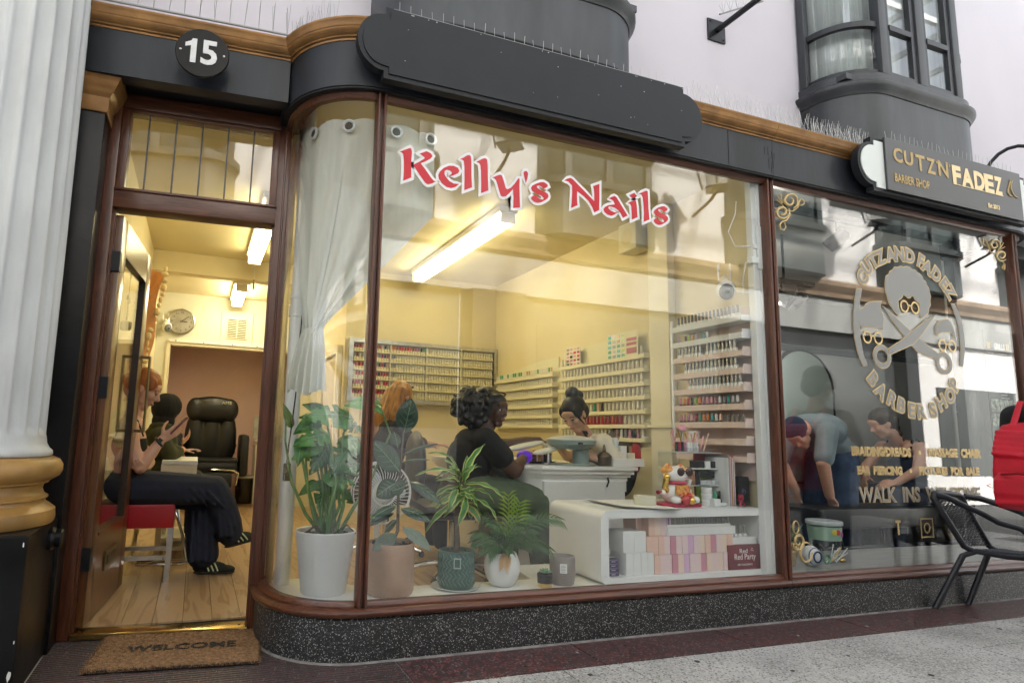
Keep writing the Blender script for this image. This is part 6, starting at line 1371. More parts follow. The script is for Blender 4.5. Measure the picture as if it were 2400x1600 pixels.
b = Blob(); b.ell((.03, .12, .74), (.20, .19, .07)); b.ell((.03, .17, .755), (.215, .19, .03)); b.build('basin', WHITE, t, .012, 2); MB().box((-.17, .34, .78), (.24, .36, 1.06)).obj('splashback', mat('marble_tile', (.70, .68, .58), .25, col2=(.58, .56, .46), cscale=6, contrast=(.45, .55)), t)
MB().lathe([(.022, .79), (.024, .80), (.024, .87), (.010, .88), (.010, .91)], (-.02, .25, 0), 12).obj('soap_bottle', WHITEM, t, True); MB().box((-.04, .22, .90), (.01, .27, .912)).obj('pump', BLACK, t)
t = thing('alcove_mirror', 'small framed mirror cabinet over the basin unit', 'mirror', (.86, 5.72, 1.10)); MB().box((-.06, 0, 0), (.20, .03, .42), bev=.004).obj('frame', STEEL, t); MB().box((-.055, -.004, .01), (.02, .0, .41)).obj('mirror_glass', mat('dim_mirror', (.13, .14, .11), .08, metal=.3), t); MB().box((.04, -.006, .01), (.195, .0, .41)).obj('panel', CREAM2, t)

# ---- peach paper garland and hanging ornament by the door
t = thing('wall_hanging', 'ruffled peach and cream fabric hanging on the side wall behind the door', 'wall hanging', (-.44, 2.45, 1.35)); R = random.Random(9)
PEACH = mat('peach_fabric', (.72, .34, .14), .8, var=.15, vscale=12); CRF = mat('cream_ruffle', (.76, .60, .34), .8, var=.1, vscale=18)
MB().grid(lambda u, v: (-.03 + .16 * u * (1 - .75 * v) + .02 * sin(9 * v + 3 * u), .04 * sin(6 * v + 4 * u) + .1 * v, .78 - .95 * v - .05 * u), 10, 30).obj('cloth', PEACH, t, 2)
for k in range(2):
    g = MB()
    for j in range(20):
        v = j / 20; x_ = (-.05 if k == 0 else -.03 + .16 * (1 - .75 * v)) + .015 * sin(8 * v); g.ell((x_, -.01 + .03 * sin(5 * j) + .1 * v, .77 - .95 * v), (R.uniform(.015, .030), .02, R.uniform(.018, .032)), 7)
    g.obj('ruffle', CRF, t, True)
t = thing('heart_ornament', 'wooden hearts on a ribbon hanging inside the door pane', 'ornament', (-.40, 1.08, 1.55)); MB().tube([(0, 0, .17), (0, 0, .06)], .002, 5).obj('string', STEM_B, t)
b = MB(); b.tube([(0, 0, .06), (.0, -.03, .075), (.0, -.05, .05)], .006, 6, flat=.4); b.tube([(0, 0, .06), (.0, .03, .075), (.0, .055, .045)], .006, 6, flat=.4); b.tube([(0, 0, .06), (0, -.012, -.06)], .004, 5); b.tube([(0, 0, .06), (0, .016, -.055)], .004, 5); b.obj('ribbon', mat('brown_ribbon', (.10, .05, .03), .6), t, True)
for y_, z_ in ((-.02, -.09), (.02, -.08)): MB().lathe([(.022, -.025), (.026, -.02), (.026, .015), (.022, .02)], (0, y_, z_), 12).obj('bell', mat('dull_wood', (.30, .24, .12), .6), t, True)

# ---- manicure desk
t = thing('manicure_desk', 'white manicure desk with moulded top and boxed pedestal', 'desk')
MB().box((2.115, .93, FZ), (2.735, 1.45, .655), bev=.004).obj('pedestal', WHITE, t); MB().box((2.115, 1.9, FZ), (2.7, 2.3, .655)).obj('pedestal', WHITE, t)
TOPL = [(1.86, 2.35), (1.86, 1.15), (2.08, .90), (2.82, .90), (2.82, 2.35)]
MB().prism(TOPL, lambda u, v, w: (u, v, .752 - w), .024).obj('top', WHITE, t)
b = MB(); 
for o_, z0, z1 in ((-.018, .700, .728), (-.035, .680, .700), (-.05, .655, .680)): b.prism(offset_poly(TOPL, o_), lambda u, v, w, z1=z1: (u, v, z1 - w), z1 - z0)
b.obj('moulding', WHITE, t)
MB().prism(offset_poly(TOPL, -.055), lambda u, v, w: (u, v, .655 - w), .07).obj('apron', WHITEM, t)
t = thing('desk_shelf', 'small white block shelf on the right end of the desk', 'shelf', (2.78, 1.0, .753)); MB().box((-.13, -.06, 0), (.125, .12, .052), bev=.003).obj('block', WHITE, t)
t = thing('dust_collector', 'teal grey nail dust collector with round head on a column', 'nail machine', (2.40, 1.06, .753)); TG = mat('teal_grey_plastic', (.30, .38, .36), .35)
MB().lathe([(.155, 0), (.16, .003), (.16, .007), (.14, .010)], n=36).obj('base', TG, t, True); MB().lathe([(.055, .008), (.056, .01), (.056, .12), (.05, .125)], (.075, 0, 0), 24).obj('column', TG, t, True)
MB().lathe([(.09, .105), (.13, .118), (.160, .140), (.165, .158), (.160, .163)], n=36).obj('head', TG, t, True); MB().lathe([(.166, .163), (.166, .170), (.13, .186), (.06, .196), (.001, .198)], n=36).obj('lid', mat('grey_lid', (.52, .56, .55), .3), t, True)
MB().box((-.05, -.168, .140), (-.02, -.155, .152)).obj('switch', BLACK, t); MB().tube([(.13, -.02, .03), (.16, -.05, .02), (.20, -.10, -.02), (.205, -.13, -.10), (.18, -.145, -.13)], .006, 6).obj('cable', BLACK, t, True)
front_text('print', 'ARTIST', .075, -.057, .065, .012, .05, mat('grey_print', (.3, .3, .3), .5), t, .0004, rot=-pi / 2)
t = thing('arm_rest', 'pair of white padded arm rests on the manicure desk', 'arm rest', (2.20, 1.16, .755))
B = Blob(); B.ell((-.08, .04, .115), (.17, .055, .022), (1, 0, .22), (0, 0, 1)); B.ell((.02, -.07, .088), (.105, .045, .020), (1, 0, .2), (0, 0, 1)); B.ell((.10, .0, .125), (.05, .09, .022)); B.build('pad', mat('cream_pad', (.74, .72, .60), .4), t, .007, 2); MB().tube([(.08, 0, 0), (.08, 0, .12)], .012, 8).obj('stand', CHROME, t); MB().lathe([(.06, 0), (.06, .008)], (.08, 0, 0), 20).obj('foot', CHROME, t)
t = thing('tool_stand', 'open stand of nail files, bottles and tools on the desk', 'organiser', (2.25, 1.22, .755)); R = random.Random(3); MB().box((-.10, -.04, 0), (.10, .05, .012)).obj('tray', BLACK, t)
for k in range(14): MB().box((-.095 + k * .0136, -.02 + R.uniform(-.015, .015), .012), (-.086 + k * .0136, .0, R.uniform(.05, .095))).obj('tool', [CHROME, cm('pink'), BLACK, cm('crimson'), STEEL, cm('white'), cm('amber')][k % 7], t)
t = thing('nail_lamp', 'glowing purple nail lamp by the client hand', 'lamp', (2.075, 1.12, .755)); B = Blob(); B.ell((0, 0, .045), (.055, .05, .045)); B.build('shell', mat('uv_purple', (.10, .02, .45), .3, emit=(.12, .01, .75), estr=.06), t, .006, 2)
t = thing('incense_jar', 'pierced bronze jar with pointed lid on the desk', 'jar', (2.615, .99, .753)); MB().lathe([(.045, 0), (.048, .004), (.048, .055), (.051, .060)], n=24).obj('pot', mat('bronze_filigree', (.12, .10, .07), .4, metal=.6, bump=.8, bscale=120), t, True); MB().lathe([(.051, .060), (.048, .070), (.028, .088), (.010, .096), (.012, .11), (.005, .14), (.001, .145)], n=20).obj('lid', mat('bronze_lid', (.16, .12, .07), .35, metal=.6), t, True)
t = thing('brush_cup', 'blue glass cup of brushes on the white block shelf', 'cup', (2.715, 1.0, .8055)); MB().lathe([(.024, 0), (.026, .003), (.027, .055), (.025, .056), (.024, .01)], n=18).obj('cup', mat('ice_blue', (.35, .55, .65), .15), t, True); MB().tube([(0, 0, .02), (.002, 0, .12), (.003, 0, .14)], .014, 8, rad=[.010, .022, .012]).obj('dome_brush', mat('frost', (.6, .66, .68), .2), t, True); MB().tube([(.02, .02, .02), (.045, .02, .15)], .004, 6).obj('brush', CAPC, t)
t = thing('white_canister', 'tall plain white box on the block shelf', 'box', (2.765, .995, .8055)); MB().box((-.022, -.022, 0), (.022, .022, .085), bev=.002).obj('box', WHITE, t)
t = thing('cream_jar', 'cream jar with gold-capped bottle at the end of the block shelf', 'jar', (2.83, .99, .8055)); MB().lathe([(.028, 0), (.030, .003), (.030, .038)], n=20).obj('jar', CREAM2, t, True); MB().lathe([(.010, .038), (.010, .085)], n=10).obj('cap', CAPC, t, True)

# ---- chairs at the desk
def office_chair(label, loc, rz, back_h, seat_z, w, accent=None):
    t = thing('office_chair', label, 'chair', loc, rz, 'swivel chairs at the desk')
    b = MB(); b.box((-.24, -.24, seat_z - .09), (.24, .24, seat_z), bev=.035); b.obj('seat', LEATH, t, True)
    B = Blob(); B.ell((-.25, 0, (seat_z + back_h) / 2), (.055, w, (back_h - seat_z) / 2)); B.ell((-.25, 0, (seat_z + back_h) / 2), (.05, w * .9, (back_h - seat_z) / 2 * .97)); B.ell((-.26, 0, back_h - .14), (.045, w * .97, .13)); B.ell((-.26, 0, seat_z + .16), (.05, w * .97, .12)); B.build('backrest', LEATH, t, .012, 3)
    if accent: 
        for q in (-1, 1): MB().ell((-.215, q * w * .72, back_h - .22), (.022, .05, .12), 12).obj('accent', accent, t, True)
    MB().tube([(0, 0, seat_z - .09), (0, 0, .10)], .025, 12).obj('column', CHROME, t)
    for k in range(5): a = 2 * pi * k / 5 + .35; MB().tube([(0, 0, .12), (.16 * cos(a), .16 * sin(a), .105), (.29 * cos(a), .29 * sin(a), .07)], .018, 8).obj('leg', CHROME, t, True); MB().ell((.29 * cos(a), .29 * sin(a), .052), (.022, .022, .024), 10).obj('castor', BLACK, t, True)
    return t
office_chair('black swivel chair under the client, its rounded back behind the rubber plant', (1.60, 1.22, 0), radians(-8), .955, .50, .23)
office_chair('tall black and red swivel chair behind the nail technician', (2.79, 1.32, 0), radians(188), 1.04, .50, .25, mat('accent_red', (.42, .01, .02), .4))
t = thing('round_stool_back', 'low rounded olive chair back beyond the desk', 'chair', (2.25, 2.2, 0)); B = Blob(); B.ell((0, 0, .78), (.20, .06, .20)); B.build('backrest', OLIVE, t, .012, 2); MB().tube([(0, 0, .62), (0, 0, .06)], .025, 10).obj('column', CHROME, t); MB().lathe([(.22, FZ), (.22, .05), (.05, .07)], n=20).obj('base', CHROME, t, True)

# ---- client: dark curly hair, black tee, green trousers, arms on the desk, face turned to the window
P = thing('person', 'client with big dark curly hair, black tee and green trousers at the desk', 'person')
B = Blob(); hf = head(B, (1.865, 1.16, 1.105), (.42, -.88, -.10), (.05, .05, 1), .95); c, f, u, l = hf
B.chain([(1.845, 1.175, 1.03), (1.80, 1.19, .96)], [.055, .062]); B.ell((1.74, 1.19, .91), (.10, .185, .065)); B.ell((1.70, 1.19, .78), (.125, .165, .16)); B.ell((1.68, 1.19, .60), (.17, .20, .13))
B.chain([(1.745, 1.03, .90), (1.83, 1.0, .80), (1.925, .985, .715)], [.068, .062, .052]); B.chain([(1.925, .985, .715), (1.99, 1.03, .755), (2.045, 1.085, .790)], [.050, .042, .030]); hand(B, (2.035, 1.08, .785), (.75, .45, .15), (0, 0, -1), (-.2, .9, 0), .35, .95)
B.chain([(1.76, 1.35, .90), (1.90, 1.33, .865), (2.02, 1.28, .870)], [.062, .055, .048]); B.chain([(2.02, 1.28, .870), (2.15, 1.235, .895), (2.235, 1.21, .905)], [.046, .040, .030]); hand(B, (2.235, 1.21, .905), (.98, -.1, -.1), (0, 0, -1), (0, -1, 0), .3, .95)
B.chain([(1.70, 1.06, .56), (2.10, 1.02, .52), (2.12, 1.02, .12)], [.11, .075, .045]); B.chain([(1.70, 1.30, .56), (2.10, 1.32, .52), (2.12, 1.32, .12)], [.11, .075, .045]); B.build('body', SK_DARK, P, .007, 2)
face(P, hf, lipm=mat('lips_dark', (.26, .09, .09), .35), s=.95)
H = Blob(); R = random.Random(6); H.ell(c - f * .075 + u * .025, (.12, .135, .13), f, u)
for k in range(120):
    a = R.uniform(0, 6.28); e = R.uniform(-.9, 1.4); d = (f * (-.35 - .65 * abs(cos(a))) + l * sin(a) + u * sin(e) * 1.0).normalized()
    H.ell(c - f * .075 - l * (-.02) + u * .01 + d * R.uniform(.095, .165), R.uniform(.012, .030), n=8)
for k in range(26): H.ell(c - f * .12 - u * (.02 + .008 * k) + l * R.uniform(-.10, .10), R.uniform(.015, .026), n=8)
H.ell(c - f * .01 + u * .060, (.088, .080, .058), f, u)
H.ell((1.725, 1.21, 1.12), (.125, .11, .115))
for k in range(150):
    a = R.uniform(0, 6.28); e = math.asin(R.uniform(-1, 1)); H.ell(Vector((1.72, 1.20, 1.12)) + Vector((cos(a) * cos(e) * .135, sin(a) * cos(e) * .115, sin(e) * .125)) * R.uniform(.9, 1.12), R.uniform(.010, .026), n=8)
H.build('hair', HR_BLK, P, .0075, 1)
MB().tube([c + f * (.045 * cos(a) - .0) + l * .080 * sin(a) + u * (.100 + .02 * cos(a)) for a in [pi * k / 10 - pi / 2 for k in range(11)]], .008, 6, flat=.5).obj('hairband', mat('mustard_band', (.12, .07, .015), .6), P, True)
T = Blob(); T.ell((1.735, 1.19, .90), (.115, .20, .075)); T.ell((1.70, 1.19, .77), (.145, .185, .17)); T.ell((1.69, 1.19, .64), (.155, .195, .10)); T.chain([(1.745, 1.03, .90), (1.84, .995, .80)], [.085, .080]); T.chain([(1.76, 1.35, .90), (1.88, 1.335, .87)], [.08, .075]); T.build('tee_shirt', BLKC, P, .009, 2)
T = Blob(); T.ell((1.68, 1.19, .56), (.19, .22, .11)); T.chain([(1.70, 1.06, .555), (1.9, 1.03, .55), (2.10, 1.01, .52)], [.135, .120, .098]); T.chain([(2.10, 1.01, .52), (2.14, 1.0, .14)], [.095, .075]); T.chain([(1.70, 1.31, .555), (2.10, 1.33, .52)], [.135, .098]); T.chain([(2.10, 1.33, .52), (2.14, 1.33, .14)], [.095, .07]); T.build('trousers', GRNC, P, .01, 2)
shoe(P, (2.07, 1.01, FZ), (2.32, 1.0, FZ)); shoe(P, (2.07, 1.33, FZ), (2.32, 1.33, FZ))
# ---- technician
P = thing('person', 'nail technician with black hair in a bun and cream tunic bent over the desk', 'person')
B = Blob(); hf = head(B, (2.515, 1.19, 1.10), (-.74, -.28, -.58), (-.50, -.1, .84), .98); c, f, u, l = hf
B.chain([(2.56, 1.21, 1.03), (2.625, 1.23, .955)], [.050, .056]); B.ell((2.69, 1.24, .90), (.09, .165, .062)); B.ell((2.72, 1.24, .78), (.105, .145, .15)); B.ell((2.75, 1.24, .59), (.14, .17, .12))
B.chain([(2.675, 1.09, .90), (2.705, 1.035, .80), (2.62, 1.01, .775)], [.052, .045, .038]); B.chain([(2.62, 1.01, .775), (2.52, 1.06, .83), (2.44, 1.11, .885)], [.038, .033, .024]); hand(B, (2.44, 1.11, .885), (-.8, .35, .45), (.1, .5, -.8), (-.2, .3, .9), .6, .92)
B.chain([(2.69, 1.39, .90), (2.66, 1.42, .80), (2.56, 1.36, .80)], [.05, .045, .037]); B.chain([(2.56, 1.36, .80), (2.42, 1.27, .88)], [.036, .024]); hand(B, (2.42, 1.27, .88), (-.95, -.2, .15), (0, -.3, -1), (.1, -.9, .3), .5, .92)
B.chain([(2.72, 1.15, .56), (2.40, 1.13, .53), (2.38, 1.13, .12)], [.09, .06, .04]); B.chain([(2.72, 1.33, .56), (2.40, 1.35, .53), (2.38, 1.35, .12)], [.09, .06, .04]); B.build('body', SK_MID, P, .0065, 2)
face(P, hf, lipm=mat('lips_rose', (.50, .17, .14), .4), s=.98, lid=True)
H = Blob(); H.ell(c - f * .022 + u * .046, (.099, .083, .086), f, u); H.ell(c - f * .06, (.062, .076, .082), f, u); H.ell(c - f * .075 + u * .135, (.050, .050, .042), f, u); H.ell(c - f * .115 + u * .085, (.045, .045, .04), f, u)
for q in (-1, 1): H.ell(c + f * .020 + l * q * .062 + u * .040, (.052, .022, .05), f, u); H.cap(c + f * .055 + l * q * .060 + u * .03, c + f * .03 + l * q * .072 - u * .075, .010, .004)
H.build('hair', HR_BLK, P, .006, 2)
T = Blob(); T.ell((2.695, 1.24, .895), (.105, .185, .075)); T.ell((2.725, 1.24, .77), (.125, .165, .16)); T.ell((2.75, 1.24, .62), (.15, .185, .12)); T.chain([(2.675, 1.08, .90), (2.71, 1.03, .815)], [.075, .072]); T.chain([(2.69, 1.40, .90), (2.67, 1.43, .81)], [.072, .068]); T.build('tunic', CREAMC, P, .009, 2)
MB().tube([(2.585, 1.155, .965), (2.60, 1.20, 1.0), (2.655, 1.25, 1.005), (2.70, 1.29, .965), (2.66, 1.33, .93)], .016, 8, flat=.5).obj('collar', BLKC, P, True)
MB().tube([(2.575, 1.17, .985), (2.59, 1.14, .93), (2.60, 1.13, .86)], .014, 8, flat=.5).obj('collar', BLKC, P, True)
T = Blob(); T.ell((2.75, 1.24, .56), (.16, .19, .10)); T.chain([(2.72, 1.15, .55), (2.40, 1.13, .53), (2.38, 1.13, .14)], [.105, .08, .06]); T.chain([(2.72, 1.33, .55), (2.40, 1.35, .53), (2.38, 1.35, .14)], [.105, .08, .06]); T.build('trousers', BLKC, P, .01, 2)
# ---- long-haired customer beyond the plants
P = thing('person', 'customer with long ginger-blonde hair and black top seated beyond the plants', 'person')
B = Blob(); hf = head(B, (1.50, 2.07, 1.205), (.80, .45, -.38), (.3, .2, .9), .98); c, f, u, l = hf; B.chain([(1.465, 2.05, 1.13), (1.43, 2.03, 1.04)], [.05, .058]); B.ell((1.42, 2.03, .97), (.09, .17, .07)); B.ell((1.40, 2.03, .82), (.11, .15, .17)); B.ell((1.40, 2.03, .60), (.14, .17, .12))
B.chain([(1.43, 1.88, .96), (1.52, 1.86, .85), (1.62, 1.90, .86)], [.052, .045, .038]); B.chain([(1.62, 1.90, .86), (1.76, 2.0, .85)], [.038, .026]); hand(B, (1.76, 2.0, .85), (.9, .3, 0), (0, 0, -1), (0, 1, 0), .3)
B.chain([(1.43, 2.18, .96), (1.52, 2.22, .85), (1.70, 2.16, .85)], [.05, .045, .026]); hand(B, (1.70, 2.16, .85), (.95, -.2, 0), (0, 0, -1), (0, 1, 0), .3)
B.chain([(1.42, 1.95, .56), (1.80, 1.95, .53), (1.82, 1.95, .12)], [.09, .06, .04]); B.chain([(1.42, 2.12, .56), (1.80, 2.12, .53), (1.82, 2.12, .12)], [.09, .06, .04]); B.build('body', SK_PALE, P, .008, 2)
H = Blob(); H.ell(c - f * .02 + u * .046, (.103, .087, .090), f, u); R = random.Random(12)
for k in range(34):
    a = -1.9 + 3.8 * k / 33; p0 = c + (f * (-.075 - .02 * cos(a)) + l * .082 * sin(a)) + u * .03; p1 = p0 + Vector((-.05 - .03 * R.random(), .02 * sin(a) + R.uniform(-.02, .02), -.19 - .03 * R.random())); p2 = p1 + Vector((-.012, R.uniform(-.02, .02), -.13 - .05 * R.random())); H.chain([p0, p1, p2], [.026, .024, .010])
H.build('hair', mat('ginger_blonde', (.36, .16, .035), .45, var=.4, vscale=45, stretch=(1, 1, .12)), P, .007, 1)
MB().tube([c + f * .05 * cos(a) + l * .085 * sin(a) + u * (.092 + .02 * cos(a)) for a in [pi * k / 8 - pi / 2 for k in range(9)]], .007, 6).obj('sunglasses', BLACK, P, True)
T = Blob(); T.ell((1.42, 2.03, .965), (.10, .185, .075)); T.ell((1.40, 2.03, .81), (.13, .17, .18)); T.ell((1.40, 2.03, .63), (.16, .19, .13)); T.chain([(1.43, 1.88, .96), (1.53, 1.855, .85), (1.62, 1.90, .86)], [.07, .06, .05]); T.chain([(1.43, 2.18, .96), (1.52, 2.23, .85), (1.64, 2.18, .85)], [.068, .06, .045]); T.build('top', BLKC, P, .009, 2)
T = Blob(); T.ell((1.40, 2.03, .56), (.16, .19, .10)); T.chain([(1.42, 1.95, .56), (1.80, 1.95, .53), (1.82, 1.95, .12)], [.11, .08, .06]); T.chain([(1.42, 2.12, .56), (1.80, 2.12, .53), (1.82, 2.12, .12)], [.11, .08, .06]); T.build('trousers', BLKC, P, .01, 2)
office_chair('black swivel chair under the long-haired customer', (1.40, 2.03, 0), radians(15), .90, .50, .22)
NAILS = [
    ('K', [(0.789, 2.221), (0.829, 2.244), (0.840, 2.249), (0.846, 2.245), (0.849, 2.232), (0.847, 2.180), (0.850, 2.106), (0.811, 2.084), (0.813, 2.131), (0.811, 2.184), (0.807, 2.213), (0.798, 2.221)]),
    ('K', [(0.857, 2.170), (0.885, 2.189), (0.910, 2.209), (0.913, 2.216), (0.888, 2.231), (0.922, 2.249), (0.942, 2.243), (0.952, 2.232), (0.945, 2.218), (0.928, 2.205), (0.894, 2.184), (0.921, 2.155), (0.948, 2.123), (0.961, 2.111), (0.972, 2.108), (0.953, 2.095), (0.931, 2.087), (0.918, 2.095), (0.891, 2.126)]),
    ('e', [(1.034, 2.142), (1.051, 2.159), (1.052, 2.168), (1.042, 2.175), (1.026, 2.176), (1.016, 2.168), (1.015, 2.153), (1.025, 2.137), (1.041, 2.122), (1.063, 2.114), (1.081, 2.115), (1.092, 2.116), (1.071, 2.097), (1.051, 2.089), (1.028, 2.090), (1.003, 2.105), (0.987, 2.124), (0.984, 2.143), (0.991, 2.161), (1.010, 2.182), (1.037, 2.198), (1.061, 2.202), (1.084, 2.196), (1.091, 2.182), (1.085, 2.169), (1.062, 2.155)]),
    ('l', [(1.092, 2.241), (1.110, 2.252), (1.128, 2.267), (1.142, 2.272), (1.150, 2.265), (1.153, 2.237), (1.155, 2.171), (1.159, 2.111), (1.119, 2.090), (1.119, 2.143), (1.117, 2.208), (1.113, 2.236), (1.106, 2.241)]),
    ('l', [(1.178, 2.243), (1.210, 2.265), (1.226, 2.272), (1.236, 2.267), (1.240, 2.238), (1.242, 2.180), (1.246, 2.110), (1.207, 2.090), (1.207, 2.135), (1.205, 2.202), (1.201, 2.231), (1.194, 2.241)]),
    ('y', [(1.267, 2.179), (1.291, 2.194), (1.308, 2.202), (1.319, 2.198), (1.329, 2.172), (1.340, 2.138), (1.349, 2.133), (1.368, 2.145), (1.388, 2.168), (1.409, 2.200), (1.416, 2.201), (1.416, 2.151), (1.420, 2.051), (1.382, 2.043), (1.383, 2.096), (1.380, 2.139), (1.364, 2.120), (1.343, 2.097), (1.326, 2.091), (1.314, 2.094), (1.305, 2.116), (1.294, 2.150), (1.286, 2.170), (1.277, 2.178)]),
    ('apostrophe', [(1.438, 2.234), (1.443, 2.244), (1.456, 2.247), (1.464, 2.237), (1.461, 2.214), (1.452, 2.181), (1.443, 2.211)]),
    ('s', [(1.550, 2.169), (1.544, 2.178), (1.528, 2.183), (1.514, 2.179), (1.515, 2.170), (1.533, 2.162), (1.557, 2.157), (1.577, 2.148), (1.581, 2.136), (1.577, 2.124), (1.561, 2.111), (1.540, 2.098), (1.520, 2.091), (1.500, 2.093), (1.485, 2.103), (1.481, 2.112), (1.489, 2.121), (1.511, 2.132), (1.518, 2.120), (1.535, 2.113), (1.550, 2.113), (1.554, 2.122), (1.542, 2.132), (1.513, 2.137), (1.489, 2.147), (1.481, 2.162), (1.487, 2.175), (1.506, 2.188), (1.533, 2.202), (1.554, 2.206), (1.574, 2.198), (1.578, 2.188), (1.566, 2.178)]),
    ('N', [(1.673, 2.235), (1.693, 2.249), (1.711, 2.256), (1.725, 2.251), (1.755, 2.228), (1.801, 2.194), (1.854, 2.154), (1.855, 2.187), (1.852, 2.221), (1.848, 2.235), (1.887, 2.254), (1.886, 2.181), (1.884, 2.110), (1.854, 2.093), (1.842, 2.120), (1.819, 2.150), (1.791, 2.170), (1.750, 2.192), (1.749, 2.169), (1.750, 2.138), (1.753, 2.116), (1.714, 2.095), (1.718, 2.133), (1.721, 2.183), (1.720, 2.216), (1.698, 2.234), (1.684, 2.235)]),
    ('a', [(1.941, 2.181), (1.966, 2.196), (1.980, 2.203), (1.990, 2.200), (1.995, 2.196), (2.017, 2.167), (2.062, 2.108), (2.033, 2.091), (2.020, 2.112), (2.004, 2.128), (1.981, 2.139), (1.961, 2.141), (1.948, 2.140), (1.941, 2.135), (1.943, 2.128), (1.958, 2.118), (1.979, 2.113), (1.998, 2.115), (1.979, 2.100), (1.960, 2.091), (1.936, 2.094), (1.917, 2.105), (1.911, 2.119), (1.920, 2.133), (1.941, 2.146), (1.982, 2.157), (1.976, 2.171), (1.966, 2.180), (1.951, 2.183)]),
    ('i', [(2.076, 2.223), (2.108, 2.242), (2.127, 2.226), (2.110, 2.215), (2.095, 2.211), (2.085, 2.215)]),
    ('i', [(2.064, 2.176), (2.088, 2.191), (2.110, 2.201), (2.119, 2.197), (2.123, 2.170), (2.127, 2.109), (2.090, 2.090), (2.089, 2.128), (2.087, 2.164), (2.080, 2.176)]),
    ('l', [(2.138, 2.242), (2.162, 2.255), (2.186, 2.267), (2.197, 2.266), (2.198, 2.237), (2.200, 2.173), (2.204, 2.107), (2.167, 2.089), (2.169, 2.141), (2.167, 2.195), (2.163, 2.224), (2.157, 2.238)]),
    ('s', [(2.302, 2.164), (2.294, 2.171), (2.279, 2.177), (2.264, 2.175), (2.266, 2.165), (2.283, 2.157), (2.309, 2.151), (2.327, 2.141), (2.330, 2.128), (2.324, 2.118), (2.306, 2.104), (2.283, 2.090), (2.266, 2.086), (2.246, 2.090), (2.234, 2.101), (2.233, 2.110), (2.243, 2.119), (2.260, 2.127), (2.267, 2.117), (2.284, 2.108), (2.299, 2.107), (2.303, 2.115), (2.293, 2.125), (2.265, 2.131), (2.243, 2.139), (2.233, 2.154), (2.240, 2.166), (2.262, 2.183), (2.289, 2.195), (2.306, 2.198), (2.324, 2.190), (2.328, 2.184), (2.321, 2.175)]),
]
AFRO = [(4.130, 1.766), (4.099, 1.792), (4.068, 1.821), (4.055, 1.835), (4.046, 1.861), (4.041, 1.887), (4.032, 1.907), (4.030, 1.933), (4.031, 1.965), (4.043, 2.009), (4.071, 2.023), (4.081, 2.043), (4.113, 2.060), (4.130, 2.078), (4.165, 2.081), (4.190, 2.094), (4.216, 2.088), (4.248, 2.098), (4.280, 2.095), (4.298, 2.082), (4.329, 2.083), (4.348, 2.069), (4.371, 2.061), (4.393, 2.050), (4.399, 2.028), (4.425, 2.018), (4.430, 1.994), (4.449, 1.979), (4.450, 1.952), (4.460, 1.925), (4.450, 1.892), (4.451, 1.864), (4.430, 1.841), (4.424, 1.813), (4.394, 1.794), (4.359, 1.769), (4.341, 1.783), (4.343, 1.827), (4.340, 1.869), (4.303, 1.887), (4.293, 1.908), (4.274, 1.911), (4.256, 1.893), (4.233, 1.891), (4.211, 1.905), (4.188, 1.907), (4.178, 1.885), (4.141, 1.865), (4.140, 1.823), (4.152, 1.792), (4.142, 1.770)]
HAIRL = [(3.790, 1.650), (3.775, 1.674), (3.767, 1.699), (3.776, 1.761), (3.826, 1.791), (3.842, 1.808), (3.880, 1.825), (3.909, 1.831), (3.984, 1.841), (3.971, 1.816), (3.972, 1.795), (3.984, 1.765), (3.992, 1.735), (3.984, 1.693), (3.977, 1.661), (3.945, 1.674), (3.879, 1.668), (3.814, 1.670)]
HAIRR = [(4.487, 1.672), (4.483, 1.705), (4.491, 1.732), (4.527, 1.765), (4.570, 1.778), (4.620, 1.785), (4.642, 1.762), (4.659, 1.736), (4.675, 1.699), (4.681, 1.650), (4.659, 1.670), (4.638, 1.701), (4.543, 1.693), (4.508, 1.680), (4.498, 1.663)]
BLADEA = [(3.979, 1.822), (4.060, 1.778), (4.195, 1.695), (4.334, 1.622), (4.491, 1.544), (4.463, 1.510), (4.271, 1.554), (4.173, 1.636), (4.076, 1.722)]
BLADEB = [(4.509, 1.813), (4.437, 1.755), (4.339, 1.660), (4.245, 1.589), (4.031, 1.510), (4.012, 1.540), (4.155, 1.613), (4.254, 1.674), (4.390, 1.756)]
ARCL = [(3.767, 1.899), (3.814, 1.901), (3.790, 1.829), (3.775, 1.750), (3.767, 1.699), (3.771, 1.597), (3.787, 1.498), (3.815, 1.427), (3.776, 1.422), (3.740, 1.494), (3.721, 1.593), (3.720, 1.694), (3.731, 1.772), (3.748, 1.840)]
ARCR = [(4.663, 1.894), (4.697, 1.897), (4.735, 1.837), (4.760, 1.773), (4.770, 1.691), (4.765, 1.597), (4.728, 1.479), (4.696, 1.485), (4.719, 1.593), (4.722, 1.676), (4.718, 1.741), (4.698, 1.811)]
RINGS = [(4.540, 1.488), (3.955, 1.490)]
GLASSES = [(4.195, 1.831), (4.296, 1.830), (3.833, 1.603), (3.930, 1.603), (4.535, 1.606), (4.633, 1.606)]
TOPT = [('C', (3.829, 1.979)), ('U', (3.876, 2.050)), ('T', (3.936, 2.097)), ('Z', (4.003, 2.129)), ('A', (4.105, 2.161)), ('N', (4.187, 2.175)), ('D', (4.285, 2.174)), ('F', (4.390, 2.154)), ('A', (4.450, 2.120)), ('D', (4.535, 2.080)), ('E', (4.610, 2.028)), ('Z', (4.662, 1.975))]
BOTT = [('B', (3.857, 1.348)), ('A', (3.922, 1.275)), ('R', (4.014, 1.229)), ('B', (4.095, 1.196)), ('E', (4.187, 1.169)), ('R', (4.273, 1.166)), ('S', (4.393, 1.178)), ('H', (4.479, 1.230)), ('O', (4.571, 1.280)), ('P', (4.623, 1.350))]
